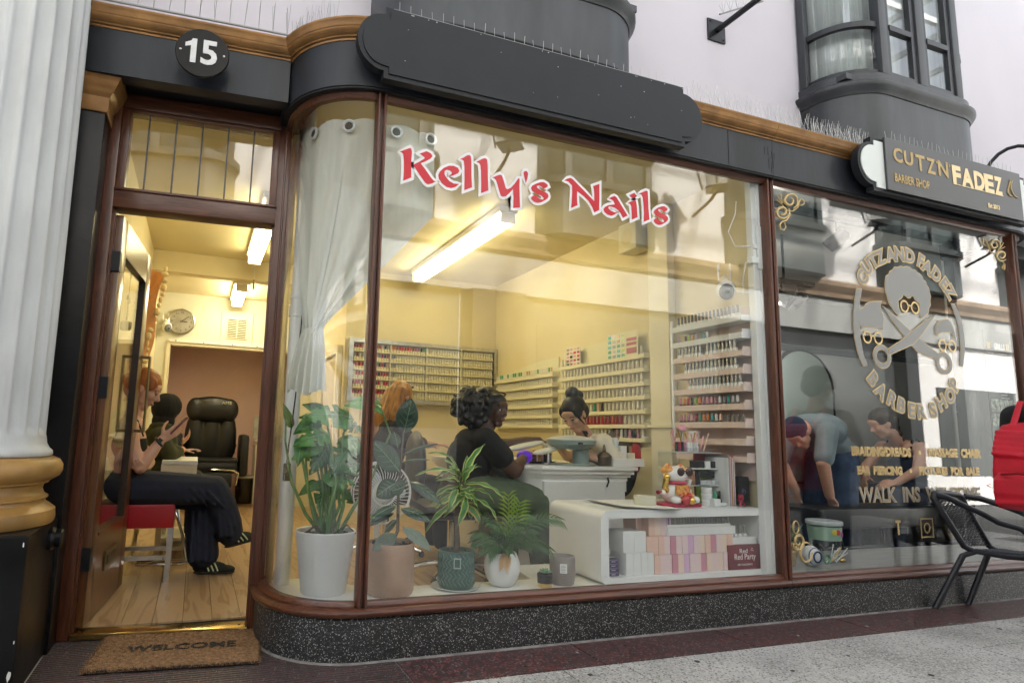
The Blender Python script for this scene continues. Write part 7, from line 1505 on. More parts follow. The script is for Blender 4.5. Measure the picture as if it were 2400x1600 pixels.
SCRA = [[(3.257, 2.397), (3.263, 2.395), (3.268, 2.392), (3.271, 2.386), (3.271, 2.380), (3.268, 2.372), (3.262, 2.365), (3.253, 2.359), (3.242, 2.354), (3.230, 2.353), (3.219, 2.355), (3.209, 2.360), (3.203, 2.368), (3.201, 2.378), (3.204, 2.390), (3.212, 2.402), (3.224, 2.412), (3.239, 2.420), (3.257, 2.425), (3.274, 2.425), (3.290, 2.420), (3.301, 2.410), (3.307, 2.397), (3.307, 2.381), (3.300, 2.364), (3.286, 2.349), (3.267, 2.336)], [(3.165, 2.286), (3.170, 2.284), (3.177, 2.283), (3.185, 2.284), (3.194, 2.288), (3.201, 2.294), (3.206, 2.301), (3.208, 2.309), (3.206, 2.317), (3.201, 2.324), (3.192, 2.328), (3.181, 2.330), (3.168, 2.328), (3.155, 2.322), (3.144, 2.314), (3.136, 2.303), (3.133, 2.291), (3.134, 2.280), (3.141, 2.270), (3.152, 2.263), (3.167, 2.260), (3.185, 2.262), (3.202, 2.269), (3.218, 2.279), (3.230, 2.293), (3.236, 2.309), (3.236, 2.324)], [(3.180, 2.348), (3.206, 2.318), (3.261, 2.318), (3.307, 2.351), (3.315, 2.382), (3.334, 2.406), (3.361, 2.398), (3.360, 2.381), (3.336, 2.366), (3.315, 2.373)], [(3.234, 2.331), (3.239, 2.289), (3.207, 2.254), (3.173, 2.241), (3.150, 2.217), (3.154, 2.192), (3.181, 2.188), (3.199, 2.211), (3.190, 2.239)], [(3.181, 2.356), (3.140, 2.396)], [(3.184, 2.358), (3.170, 2.412)], [(3.177, 2.351), (3.131, 2.369)]]
SCRB = [[(5.210, 2.387), (5.216, 2.385), (5.221, 2.382), (5.224, 2.378), (5.224, 2.372), (5.221, 2.366), (5.214, 2.359), (5.206, 2.354), (5.195, 2.350), (5.183, 2.347), (5.171, 2.348), (5.161, 2.351), (5.154, 2.357), (5.150, 2.365), (5.151, 2.375), (5.157, 2.385), (5.167, 2.395), (5.182, 2.403), (5.198, 2.409), (5.216, 2.411), (5.233, 2.410), (5.247, 2.405), (5.257, 2.396), (5.261, 2.384), (5.259, 2.371), (5.250, 2.357), (5.235, 2.344)], [(5.242, 2.292), (5.244, 2.289), (5.250, 2.286), (5.257, 2.284), (5.265, 2.285), (5.275, 2.287), (5.284, 2.292), (5.292, 2.298), (5.297, 2.305), (5.299, 2.312), (5.297, 2.320), (5.292, 2.326), (5.282, 2.330), (5.270, 2.331), (5.256, 2.330), (5.241, 2.325), (5.228, 2.318), (5.217, 2.309), (5.210, 2.298), (5.208, 2.288), (5.211, 2.278), (5.220, 2.269), (5.233, 2.264), (5.250, 2.262), (5.270, 2.265), (5.289, 2.271), (5.307, 2.281)], [(5.245, 2.345), (5.202, 2.309), (5.141, 2.311), (5.124, 2.348), (5.107, 2.386), (5.072, 2.401), (5.066, 2.360), (5.102, 2.350)], [(5.256, 2.267), (5.291, 2.241), (5.277, 2.200), (5.255, 2.207), (5.275, 2.239)], [(5.254, 2.351), (5.301, 2.402)], [(5.253, 2.346), (5.312, 2.374)]]
SCRC = [[(3.184, 0.398), (3.181, 0.393), (3.177, 0.388), (3.171, 0.386), (3.164, 0.385), (3.158, 0.387), (3.152, 0.392), (3.148, 0.399), (3.146, 0.408), (3.148, 0.417), (3.152, 0.426), (3.160, 0.433), (3.169, 0.438), (3.180, 0.439), (3.190, 0.436), (3.199, 0.429), (3.206, 0.418), (3.209, 0.406), (3.207, 0.392), (3.201, 0.379), (3.192, 0.368), (3.179, 0.361), (3.164, 0.359), (3.150, 0.362), (3.137, 0.371), (3.127, 0.384), (3.123, 0.400)], [(3.272, 0.344), (3.269, 0.329), (3.263, 0.316), (3.253, 0.305), (3.242, 0.297), (3.229, 0.294), (3.216, 0.294), (3.204, 0.299), (3.194, 0.307), (3.187, 0.319), (3.182, 0.332), (3.182, 0.347), (3.184, 0.362), (3.191, 0.375), (3.200, 0.386), (3.211, 0.394), (3.224, 0.398), (3.237, 0.397), (3.249, 0.393), (3.259, 0.384)], [(3.181, 0.481), (3.179, 0.472), (3.176, 0.463), (3.171, 0.456), (3.166, 0.451), (3.159, 0.449), (3.153, 0.449), (3.147, 0.452), (3.142, 0.457), (3.138, 0.464), (3.136, 0.473), (3.136, 0.482), (3.138, 0.492), (3.141, 0.500), (3.146, 0.508), (3.151, 0.513), (3.158, 0.515), (3.164, 0.515), (3.170, 0.512), (3.175, 0.507), (3.179, 0.500), (3.181, 0.491), (3.181, 0.481)]]
# ================================================================ LETTERING ON THE GLASS
RED = mat('vinyl_red', (.56, .006, .022), .3); WVIN = mat('vinyl_white', (.80, .80, .82), .35)
YG = .0125
wl = thing('window_lettering', "red and white window lettering reading Kelly's Nails", 'window lettering')
for n_, P_ in NAILS:
    nm = 'letter' if n_ != 'apostrophe' else 'apostrophe'
    o = MB().prism(P_, lambda u, v, w: (u, YG - .0024 - w, v), .0008).obj(nm, RED, wl)
    MB().prism(offset_poly(P_, .0135), lambda u, v, w: (u, YG - .0010 - w, v), .0007).obj('outline', WVIN, o)
FROST = mat('etched_vinyl', (.27, .27, .26), .5); GV = mat('gold_vinyl', (.60, .44, .20), .4, metal=.4)
def decal(name, P_, parent, holes=(), edge=.0045, label=None, m=None):
    o = MB().prism(P_, lambda u, v, w: (u, YG - .0022 - w, v), .0007, holes=holes).obj(name, m or FROST, parent)
    if edge: MB().prism(offset_poly(P_, edge), lambda u, v, w: (u, YG - .0010 - w, v), .0006, holes=[offset_poly(h, -edge) for h in holes]).obj('gold_edge', GV, o)
    return o
lg = thing('barber_logo', 'round barber logo decal with afro, glasses and crossed scissors', 'window decal')
decal('afro_hair', AFRO, lg); decal('quiff_hair', HAIRL, lg); decal('crop_hair', HAIRR, lg); decal('scissor_blade', BLADEA, lg); YG -= .0016; decal('scissor_blade', BLADEB, lg); YG += .0016; decal('ring_band', ARCL, lg, edge=.003); decal('ring_band', ARCR, lg, edge=.003)
circ = lambda c, rx, rz, n=22: [(c[0] + rx * cos(2 * pi * k / n), c[1] + rz * sin(2 * pi * k / n)) for k in range(n)]
for q in RINGS: decal('scissor_handle', circ(q, .079, .072), lg, holes=[circ(q, .052, .046)])
for k in range(0, 6, 2):
    a, b_ = Vector(GLASSES[k]), Vector(GLASSES[k + 1]); s_ = .040
    g = lg
    for q in (a, b_): MB().prism(circ(q, s_, s_ * 1.05), lambda u, v, w: (u, YG - .0034 - w, v), .0006, holes=[circ(q, s_ * .72, s_ * .74)]).obj('spectacle_rim', GV, g)
    MB().prism([(a.x + s_ * .9, a.y + .004), (b_.x - s_ * .9, b_.y + .004), (b_.x - s_ * .9, b_.y + .014), (a.x + s_ * .9, a.y + .014)], lambda u, v, w: (u, YG - .0034 - w, v), .0006).obj('spectacle_bridge', GV, g)
def arc_text(chars, cen, up_in, parent, h=.085):
    for ch, (x, z) in chars:
        a = math.atan2(z - cen[1], x - cen[0]); rot = a - pi / 2 if up_in else a + pi / 2
        o = front_text('letter', ch, x, YG - .0030, z, h, 0, FROST, parent, .0005, rot=rot, bold=.003)
        e = front_text('letter_edge', ch, x, YG - .0014, z, h, 0, GV, o, .0004, rot=rot, bold=.011); e.matrix_parent_inverse = Matrix.Identity(4); e.location = (0, 0, -.0014); e.rotation_euler = (0, 0, 0)
cenx = sum(p[0] for c_, p in TOPT) / 12
arc_text(TOPT, (4.205, 1.66), True, lg, .088); arc_text(BOTT, (4.235, 1.66), False, lg, .088)
bl = thing('barber_window_lettering', 'gold-edged window lettering listing braiding, piercing and pictures', 'window lettering')
def line(txt, x0, x1, z, h):
    o = front_text('lettering', txt, (x0 + x1) / 2, YG - .0030, z, h, x1 - x0, GV if h < .06 else FROST, bl, .0005, bold=.0)
    e = front_text('lettering_edge', txt, 0, 0, 0, h, x1 - x0 + .004, GV, o, .0004, bold=.0045); e.location = (0, 0, -.0014); e.rotation_euler = (0, 0, 0)
line('BRAIDING/DREADS', 3.635, 4.150, .908, .050); line('MASSAGE  CHAIR', 4.315, 4.829, .912, .050)
line('EAR  PIERCING', 3.674, 4.060, .796, .046); line('PICTURES  FOR  SALE', 4.215, 4.796, .798, .046); line('WALK  INS  WELCOME', 3.675, 4.787, .654, .085)
for x, z in ((4.232, .910), (4.137, .797)): MB().prism(circ((x, z), .013, .013), lambda u, v, w: (u, YG - .003 - w, v), .0006).obj('bullet', GV, bl)
for nm, S_, lab in (('corner_scroll', SCRA, 'gold scroll decal in the corner of the barber window under its sign'), ('corner_scroll', SCRB, 'gold scroll decal in the upper corner of the barber window by the recess'), ('corner_scroll', SCRC, 'gold scroll decal in the bottom corner of the barber window by the mullion')):
    t = thing(nm, lab, 'window decal', group='gold scrolls in the window corners')
    for i, L_ in enumerate(S_):
        b = MB(); n = len(L_); b.tube([(x, YG - .0022, z) for x, z in L_], .006, 6, rad=[(.0085 if i < 2 else .0055) * (1 - .55 * abs(2 * k / max(1, n - 1) - 1)) for k in range(n)]); b.obj('scroll', GV, t, True)
    for v in t.children: v.scale.y = 1
# social media marks low on the glass
t = thing('social_marks', 'row of small gold social media marks low on the barber window', 'window decal')
b = MB(); b.prism([(3.98, .42), (3.995, .42), (3.995, .49), (4.01, .49), (4.01, .505), (3.965, .505), (3.965, .49), (3.98, .49)], lambda u, v, w: (u, YG - .003 - w, v), .0006); b.obj('mark', GV, t)
sq_ = lambda x, z, r: [(x - r, z - r), (x + r, z - r), (x + r, z + r), (x - r, z + r)]
MB().prism(sq_(4.245, .455, .058), lambda u, v, w: (u, YG - .003 - w, v), .0006, holes=[sq_(4.245, .455, .050)]).obj('mark', GV, t); MB().prism(circ((4.245, .455), .030, .032), lambda u, v, w: (u, YG - .003 - w, v), .0006, holes=[circ((4.245, .455), .022, .024)]).obj('mark', GV, t)
MB().prism(circ((4.46, .455), .045, .05), lambda u, v, w: (u, YG - .003 - w, v), .0006, holes=[circ((4.45, .455), .036, .042)]).obj('mark', GV, t)
# printed leaf tag
# ================================================================ BARBER SHOP INTERIOR
GW = mat('barber_grey_wall', (.42, .43, .43), .8, var=.05, vscale=1.5); GWD = mat('barber_dark', (.05, .055, .06), .6, var=.2, vscale=3)
struct(MB().box((3.102, 2.6, -.1), (9.2, 2.7, 2.62)), 'wall_barber_rear', GW); struct(MB().box((9.1, .62, -.1), (9.2, 2.6, 2.62)), 'wall_barber_end', GW)
struct(MB().box((3.102, .12, 2.60), (9.2, 2.6, 2.614)), 'ceiling_barber', mat('barber_ceiling', (.50, .51, .50), .8)); struct(MB().box((3.102, .12, -.1), (9.2, 2.6, .02)), 'floor_barber', mat('barber_floor', (.09, .08, .07), .5, var=.2, vscale=3))
struct(MB().box((5.74, .62, -.1), (9.1, .66, 2.6)), 'wall_barber_front', GW)
struct(MB().box((3.104, .10, 0), (3.112, 2.6, 2.6)), 'wall_barber_side', mat('barber_side_wall', (.50, .47, .42), .8))
bd = thing('barber_display_floor', 'grey wood-grain display ledge inside the barber window', 'ledge'); bd['kind'] = 'structure'; del bd['category']
MB().box((3.105, .034, .05), (5.66, .60, DZ + .003)).obj('ledge', mat('grey_wood_ledge', (.27, .275, .27), .5, var=.18, vscale=5, stretch=(1, 7, 1)), bd)
def spot(loc, label, rz, lit=False):
    t = thing('track_spot', label, 'spotlight', loc, rz, 'spotlights on the barber ceiling track'); MB().tube([(0, 0, .16), (0, 0, .05)], .008, 6).obj('stem', BLACK, t); o = MB().lathe([(.048, -.075), (.050, -.07), (.050, .06), (.040, .075)], n=20).obj('can', BLACKM, t, True); o.rotation_euler = (.9, 0, 0)
    if lit: o2 = MB().ell((0, -.06, -.05), (.030, .03, .03), 12).obj('bulb', mat('lit_bulb', (1, .95, .85), .3, emit=(1, .93, .8), estr=160), t, True)
    return t
tk = thing('light_track', 'black angled lighting track under the barber ceiling', 'light track'); MB().box((3.45, .42, 2.54), (3.50, 2.3, 2.585)).obj('rail', BLACKM, tk); MB().box((3.50, .42, 2.54), (5.9, .465, 2.585)).obj('rail', BLACKM, tk)
spot((4.22, .44, 2.40), 'black ceiling spotlight hanging high in the barber window', .6); spot((3.475, .75, 2.36), 'pale-lit ceiling spotlight behind the corner scroll', 2.0); spot((4.43, .95, 2.07), 'black spotlight lower down near the lit bulb', 1.2); 
spot((4.16, .86, 2.05), 'lit spotlight with a bright bulb near the mullion', 3.6, True)
t2 = thing('light_track', 'short black lighting track with the lit bulb', 'light track'); MB().box((4.02, .93, 2.20), (4.62, .97, 2.235)).obj('rail', BLACKM, t2); MB().tube([(4.3, .95, 2.23), (4.3, .95, 2.6)], .010, 6).obj('drop', BLACKM, t2)
mr_ = thing('arched_mirror', 'arched black-framed mirror inside the barber shop', 'mirror', (4.95, 1.35, .62)); AP = [(-.36, 0), (.36, 0), (.36, .78)] + [(.36 * cos(a), .78 + .36 * sin(a)) for a in [pi * k / 20 for k in range(1, 20)]] + [(-.36, .78)]
MB().prism(AP, lambda u, v, w: (u, w, v), .03).obj('glass', mat('mirror_painted_reflection', (.40, .48, .45), .25, metal=.35), mr_); MB().prism(offset_poly(AP, .012), lambda u, v, w: (u, .004 + w * 1.0, v), .03).obj('frame', BLACKM, mr_); b = MB(); b.tube([(x, -.002, z) for x, z in AP] + [(AP[0][0], -.002, AP[0][1])], .010, 6); b.obj('rim', BLACKM, mr_, True)  # grey-green glass colour stands in for the room the mirror would reflect
sb_ = thing('mirror_partition', 'pale partition that carries the arched mirror', 'partition'); MB().box((4.3, 1.39, .02), (6.9, 1.45, 1.75)).obj('panel', GW, sb_); MB().box((4.3, 1.375, 1.75), (6.9, 1.46, 1.80)).obj('capping', GWD, sb_)
bn = thing('black_couch', 'low black padded couch across the barber shop', 'couch'); MB().box((4.25, .72, .33), (6.7, 1.12, .48), bev=.03).obj('seat', LEATH, bn, True)
for x in (4.5, 5.4, 6.4):
    for y in (.78, 1.06): MB().tube([(x, y, .33), (x + .08, y, .02)], .018, 8).obj('leg', BLACKM, bn)
MB().tube([(4.55, .92, .16), (6.45, .92, .16)], .014, 8).obj('rail', BLACKM, bn)
PBL = mat('pale_blue_tee', (.21, .26, .29), .9, var=.1, vscale=12, bump=.2, bscale=18); DEN = mat('denim', (.05, .085, .16), .9, var=.25, vscale=14); NVT = mat('navy_vest', (.015, .028, .065), .9, var=.2, vscale=14)
P = thing('person', 'person in pale blue tee and jeans stooping over the couch', 'person')
B = Blob(); hf = head(B, (4.43, 1.0, 1.02), (-.5, -.25, -.82), (-.8, 0, .5), .98); B.chain([(4.50, 1.02, 1.05), (4.58, 1.05, 1.08)], [.055, .06]); B.ell((4.66, 1.06, 1.08), (.10, .19, .09)); B.ell((4.82, 1.10, 1.05), (.16, .16, .12)); B.ell((4.95, 1.14, .90), (.13, .165, .13))
B.chain([(4.62, .90, 1.04), (4.50, .86, .80), (4.60, .90, .56)], [.058, .048, .036]); hand(B, (4.605, .90, .555), (.25, 0, -.95), (-.9, 0, -.2), (0, -1, 0), .5); B.chain([(4.64, 1.22, 1.04), (4.54, 1.26, .80), (4.62, 1.20, .56)], [.055, .045, .034]); hand(B, (4.62, 1.2, .555), (.2, 0, -.95), (-.9, 0, -.2), (0, 1, 0), .5)
B.chain([(4.97, 1.05, .84), (4.90, 1.0, .48), (5.0, 1.05, .06)], [.10, .07, .045]); B.chain([(4.97, 1.23, .84), (4.90, 1.26, .48), (5.0, 1.25, .06)], [.10, .07, .045]); B.build('body', SK_PALE, P, .009, 2)
T = Blob(); T.ell((4.65, 1.06, 1.085), (.115, .205, .105)); T.ell((4.82, 1.10, 1.06), (.18, .185, .14)); T.ell((4.94, 1.13, .93), (.14, .18, .12)); T.chain([(4.62, .90, 1.04), (4.52, .865, .84)], [.078, .07]); T.chain([(4.64, 1.22, 1.04), (4.56, 1.255, .84)], [.078, .07]); T.build('tee_shirt', PBL, P, .011, 2)
T = Blob(); T.ell((4.96, 1.14, .85), (.15, .18, .12)); T.chain([(4.97, 1.05, .82), (4.90, 1.0, .48), (5.0, 1.05, .08)], [.12, .09, .07]); T.chain([(4.97, 1.23, .82), (4.90, 1.26, .48), (5.0, 1.25, .08)], [.12, .09, .07]); T.build('jeans', DEN, P, .011, 2)
c, f, u, l = hf; H = Blob(); H.ell(c - f * .02 + u * .045, (.104, .088, .092), f, u); H.build('cap', NVT, P, .008, 2)
for i, (x, y) in enumerate(((4.98, 1.04), (4.98, 1.26))): shoe(P, (x, y, .02), (x - .25, y, .02))
P = thing('person', 'seated person with brown plait and navy vest top, back to the window', 'person')
B = Blob(); hf = head(B, (5.36, .98, 1.13), (-.82, .35, -.45), (-.4, .1, .9), .98); B.chain([(5.43, .97, 1.07), (5.52, .97, .99)], [.052, .055]); B.ell((5.60, .98, .94), (.085, .18, .065)); B.ell((5.68, 1.0, .80), (.10, .15, .17)); B.ell((5.74, 1.02, .58), (.14, .18, .12))
B.chain([(5.56, .81, .94), (5.46, .79, .76), (5.34, .88, .66)], [.050, .042, .030]); hand(B, (5.34, .88, .66), (-.8, .4, -.2), (.2, .5, -.8), (0, 0, 1), .5); B.chain([(5.60, 1.15, .94), (5.48, 1.22, .76), (5.34, 1.14, .66)], [.05, .042, .03]); hand(B, (5.34, 1.14, .66), (-.8, -.4, -.2), (.2, -.5, -.8), (0, 0, 1), .5)
B.chain([(5.72, .92, .56), (5.36, .92, .54), (5.34, .92, .08)], [.09, .062, .042]); B.chain([(5.72, 1.1, .56), (5.36, 1.12, .54), (5.34, 1.12, .08)], [.09, .062, .042]); B.build('body', SK_PALE, P, .009, 2)
c, f, u, l = hf; H = Blob(); H.ell(c - f * .022 + u * .045, (.101, .085, .088), f, u); H.ell(c - f * .065, (.062, .078, .08), f, u)
for k in range(9): H.ell((5.46 + .028 * k, .93 + .004 * k, 1.10 - .048 * k), (.030 - .0012 * k, .026, .032), n=10)
H.build('hair', HR_BRN, P, .007, 1); T = Blob(); T.ell((5.68, 1.0, .78), (.112, .16, .16)); T.ell((5.73, 1.02, .60), (.15, .185, .11)); T.build('vest', NVT, P, .01, 2)
for y in (.88, 1.07): MB().tube([(5.53, y, .93), (5.565, y, 1.0), (5.62, y, 1.01), (5.69, y, .955), (5.72, y, .88)], .013, 6, flat=.4).obj('strap', BLKC, P, True)
T = Blob(); T.chain([(5.72, .92, .555), (5.36, .92, .54), (5.34, .92, .10)], [.11, .085, .065]); T.chain([(5.72, 1.1, .555), (5.36, 1.12, .54), (5.34, 1.12, .10)], [.11, .085, .065]); T.ell((5.74, 1.02, .56), (.155, .19, .11)); T.build('trousers', NVT, P, .011, 2)
# ---- ledge clutter
t = thing('gold_pot_plant', 'dark leafy plant in a gold pot on the barber ledge', 'potted plant', (3.36, .27, DZ + .003)); MB().lathe([(.055, 0), (.06, .004), (.085, .12), (.09, .135), (.086, .14), (.08, .12), (.001, .11)], n=8).obj('pot', BRASS, t, True); R = random.Random(21)
fo = MB()
for k in range(90):
    a = R.uniform(0, 6.28); e = R.uniform(.2, 1.4); d = Vector((cos(a) * cos(e), sin(a) * cos(e), sin(e))); p0 = Vector((0, 0, .13)) + d * .02; p1 = p0 + d * R.uniform(.07, .16); w_ = d.orthogonal().normalized() * .006; V = [fo.bm.verts.new(x) for x in (p0 - w_ * .3, p0.lerp(p1, .6) - w_, p1, p0.lerp(p1, .6) + w_, p0 + w_ * .3)]; fo.bm.faces.new(V)
k_ = fo.obj('foliage', LF_P, t, fix=False); k_['kind'] = 'stuff'; MB().tube([(.0, 0, .1), (-.01, 0, .30)], .004, 6).obj('stem', STEM_B, t)
t = thing('sweet_tub', 'clear tub with green label and coloured dots on the barber ledge', 'tub', (3.93, .44, DZ + .003)); TUB = glass_mat('tub_plastic', (.90, .95, .95), .08)
MB().lathe([(.080, 0), (.084, .003), (.098, .205), (.10, .212)], n=32, cap=False).obj('tub', TUB, t, True); MB().lathe([(.106, .205), (.108, .21), (.108, .225), (.104, .23), (.001, .23)], n=32).obj('lid', mat('clear_lid', (.60, .66, .68), .15), t, True); MB().lathe([(.0935, .11), (.100, .195)], n=32, cap=False).obj('label', mat('mint_label', (.34, .52, .40), .5), t, True)
for a, z, m_ in ((-1.9, .165, mat('dot_yellow', (.75, .65, .05), .4)), (-1.62, .165, mat('dot_red', (.6, .03, .05), .4)), (-1.2, .15, mat('dot_magenta', (.55, .04, .25), .4))): o = MB().ell((0, 0, 0), (.018, .002, .018), 12).obj('dot', m_, t, True); o.location = (.100 * cos(a), .100 * sin(a), z); o.rotation_euler = (0, 0, a + pi / 2)
t = thing('white_dish_ball', 'round white and blue swirled ornament beside the gold pot', 'ornament', (3.52, .22, DZ + .003)); MB().ell((0, 0, .06), (.06, .05, .06), 18).obj('ball', WHITE, t, True)
for r_ in (.030, .046): MB().tube([(r_ * cos(a), -.046 + .02 * (r_ > .04) - 0, .06 + r_ * sin(a)) for a in [2 * pi * k / 20 for k in range(20)]], .005, 6, close=True).obj('swirl', mat('swirl_blue', (.03, .07, .20), .3), t, True)
t = thing('pin_heap', 'heap of long white pins and a green reel on the barber ledge', 'pins', (3.74, .26, DZ + .003)); R = random.Random(31)
for k in range(12): a = R.uniform(-.6, .9); p0 = Vector((R.uniform(-.05, .05), R.uniform(-.03, .03), .006)); MB().tube([p0, p0 + Vector((.10 * cos(a), R.uniform(-.05, .05), R.uniform(0, .07) if k < 8 else .09))], .0028, 5).obj('pin', WHITE if k % 3 else BRASS, t)
o = MB().tube([(.024 * cos(a), .0, .024 + .024 * sin(a)) for a in [2 * pi * k / 16 for k in range(16)]], .008, 6, close=True).obj('reel', mat('reel_green', (.05, .20, .10), .4), t, True); o.location = (-.06, -.02, .004); MB().ell((.10, 0, .014), (.020, .018, .014), 10).obj('cap', BRASS, t, True)
# ---- price poster hanging inside the pane
t = thing('price_poster', 'black price poster with white text hanging inside the barber window', 'poster', (5.20, .06, 0)); MB().box((-.135, 0, .93), (.14, .003, 1.76)).obj('sheet', mat('poster_black', (.014, .014, .015), .35), t)
front_text('heading', 'GRILLS', .03, -.001, 1.655, .040, .125, WHITE, t, .0004, bold=.004)
for x in (-.085, .122): MB().box((x - .02, -.0015, 1.635), (x + .015, -.0002, 1.68)).obj('block', mat('poster_gold', (.62, .45, .12), .5), t)
b = MB(); R = random.Random(2)
for k in range(16): b.box((.0, -.0014, 1.60 - .022 * k), (.02 + R.uniform(.02, .09), -.0002, 1.606 - .022 * k)); 
for k in range(9): b.box((-.10, -.0014, 1.60 - .022 * k), (-.10 + R.uniform(.02, .06), -.0002, 1.606 - .022 * k))
b.obj('text_lines', mat('poster_print', (.5, .5, .48), .6), t)
for j in range(2):
    for k in range(5): MB().box((-.12 + .05 * k, -.0015, 1.10 + .10 * j), (-.078 + .05 * k, -.0002, 1.185 + .10 * j)).obj('photo_panel', mat('poster_photo', (.10, .12, .08), .5, col2=(.6, .62, .55), cscale=40), t)
MB().box((-.11, -.0015, 1.04), (.12, -.0002, 1.046)).obj('rule', WHITE, t); MB().box((-.06, -.0015, 1.0), (.08, -.0002, 1.02)).obj('rule', WHITE, t)

# ================================================================ ON THE PAVEMENT
t = thing('door_mat', 'brown coir door mat printed WELCOME in front of the open door', 'door mat', (.005, .315, .001), radians(-5.0)); COIR = mat('coir', (.26, .145, .068), .95, var=.35, vscale=60, bump=1.0, bscale=160)
MB().box((-.322, -.205, 0), (.322, .205, .014), bev=.003).obj('backing', BLACK, t); R = random.Random(17); fz = MB()
def coir(u, v):
    return (-.322 + .644 * u + R.uniform(-.003, .003), -.205 + .41 * v + R.uniform(-.003, .003), .0145 + (R.uniform(.001, .007) if .004 < u < .996 and .004 < v < .996 else -.004))
fz.grid(coir, 130, 84); fz.obj('pile', COIR, t, False)
ff = MB()
for k in range(2600):
    e = R.random(); x, y = (R.uniform(-.325, .325), R.choice((-.205, .205)) + R.uniform(-.006, .006)) if e < .6 else (R.choice((-.322, .322)) + R.uniform(-.006, .006), R.uniform(-.205, .205)); p = Vector((x, y, .006)); q = p + Vector((R.uniform(-.012, .012), R.uniform(-.012, .012), R.uniform(.004, .016))); w_ = Vector((.0009, .0009, 0)); ff.bm.faces.new([ff.bm.verts.new(z) for z in (p - w_, p + w_, q)])
k_ = ff.obj('fringe', COIR, t, fix=False); k_['kind'] = 'stuff'
me = text_mesh('WELCOME', .095, .0, .002); xs_ = [v.co.x for v in me.vertices]; kx = .435 / (max(xs_) - min(xs_)); mx_ = (max(xs_) + min(xs_)) / 2; ys_ = [v.co.y for v in me.vertices]; my_ = (max(ys_) + min(ys_)) / 2
bm2 = bmesh.new(); bm2.from_mesh(me); bmesh.ops.triangulate(bm2, faces=bm2.faces); bmesh.ops.subdivide_edges(bm2, edges=bm2.edges, cuts=2)
for v in bm2.verts: v.co.x = (v.co.x - mx_) * kx + .01; v.co.y = (v.co.y - my_); v.co.z = .0225 + R.uniform(-.004, .0022)
bm2.to_mesh(me); bm2.free(); me.materials.clear(); me.materials.append(mat('coir_black', (.035, .030, .022), .95, var=.5, vscale=70, bump=.8, bscale=150)); link('lettering', me, t)

# black wicker chair against the stall riser
t = thing('wicker_chair', 'black woven armchair with tube frame in front of the barber window', 'chair')
WK = mat('woven_black', (.016, .017, .022), .45, var=.3, vscale=30); F1, F2 = Vector((4.185, -.035, 0)), Vector((4.50, -.03, 0)); SL, SR = Vector((4.355, -.12, .335)), Vector((4.63, -.095, .325)); BL, BR = Vector((4.205, -.058, .672)), Vector((4.49, -.055, .655)); FL, FR = Vector((4.60, -.40, .345)), Vector((4.90, -.38, .335))
fr_ = MB(); fr_.tube([F1, F1.lerp(SL, .5), F1.lerp(SL, .93), SL + Vector((.05, -.03, .005)), SL.lerp(FL, .5) + Vector((0, 0, -.012)), FL + Vector((0, 0, -.015))], .0165, 10); fr_.obj('leg', WK, t, True)
fr_ = MB(); fr_.tube([F2, F2.lerp(SR, .5), F2.lerp(SR, .93), SR + Vector((.05, -.03, .005)), SR.lerp(FR, .5) + Vector((0, 0, -.012)), FR + Vector((0, 0, -.015))], .0165, 10); fr_.obj('leg', WK, t, True)
fr_ = MB(); fr_.tube([SL + Vector((.03, -.02, .01)), SL + Vector((-.005, 0, .03)), SL.lerp(BL, .5), BL + Vector((.006, 0, -.03)), BL + Vector((.018, 0, -.005)), BL + Vector((.05, 0, .002)), BL.lerp(BR, .5) + Vector((0, .01, .006)), BR + Vector((-.04, 0, .004)), BR + Vector((-.008, 0, -.01)), BR + Vector((.008, 0, -.04)), SR.lerp(BR, .5), SR + Vector((0, 0, .03)), SR + Vector((.03, -.02, .01))], .0165, 10); fr_.obj('back_frame', WK, t, True)
for a, m1, m2, e, nm in ((BL, Vector((4.355, -.145, .600)), Vector((4.50, -.225, .515)), FL, 'armrest'), (BR, Vector((4.66, -.17, .605)), Vector((4.80, -.27, .525)), FR, 'armrest')):
    fr_ = MB(); fr_.tube([a + Vector((.02, 0, -.006)), a.lerp(m1, .45) + Vector((0, 0, .008)), m1, m1.lerp(m2, .5) + Vector((0, 0, .006)), m2, m2.lerp(e, .4) + Vector((.02, -.01, .04)), e + Vector((.005, -.01, .02)), Vector((e.x + .03, e.y - .02, 0))], .0175, 10); fr_.obj(nm, WK, t, True)
def weave(A, B_, C, D, name, nr, nc):
    """basket weave between four corners: A-B lower edge, D-C upper edge"""
    pt_ = lambda u, v: (A.lerp(B_, u)).lerp(D.lerp(C, u), v); n3 = (B_ - A).cross(D - A).normalized(); b = MB()
    for j in range(nr):
        v = (j + .5) / nr; b.tube([pt_(i / (nc), v) + n3 * (.0035 * (1 if (i + j) % 2 else -1)) for i in range(nc + 1)], .0042, 5, flat=.6)
    for i in range(1, nc):
        u = i / nc; b.tube([pt_(u, j / nr) + n3 * (.0035 * (-1 if (i + j) % 2 else 1)) for j in range(nr + 1)], .0028, 4)
    o = b.obj(name, WK, t, True); o['kind'] = 'stuff'
weave(SL + Vector((.0, 0, .03)), SR + Vector((0, 0, .03)), BR + Vector((0, 0, -.015)), BL + Vector((.005, 0, -.01)), 'back_weave', 30, 16); weave(SL + Vector((.02, -.02, .012)), FL, FR, SR + Vector((.02, -.02, .012)), 'seat_weave', 16, 28)
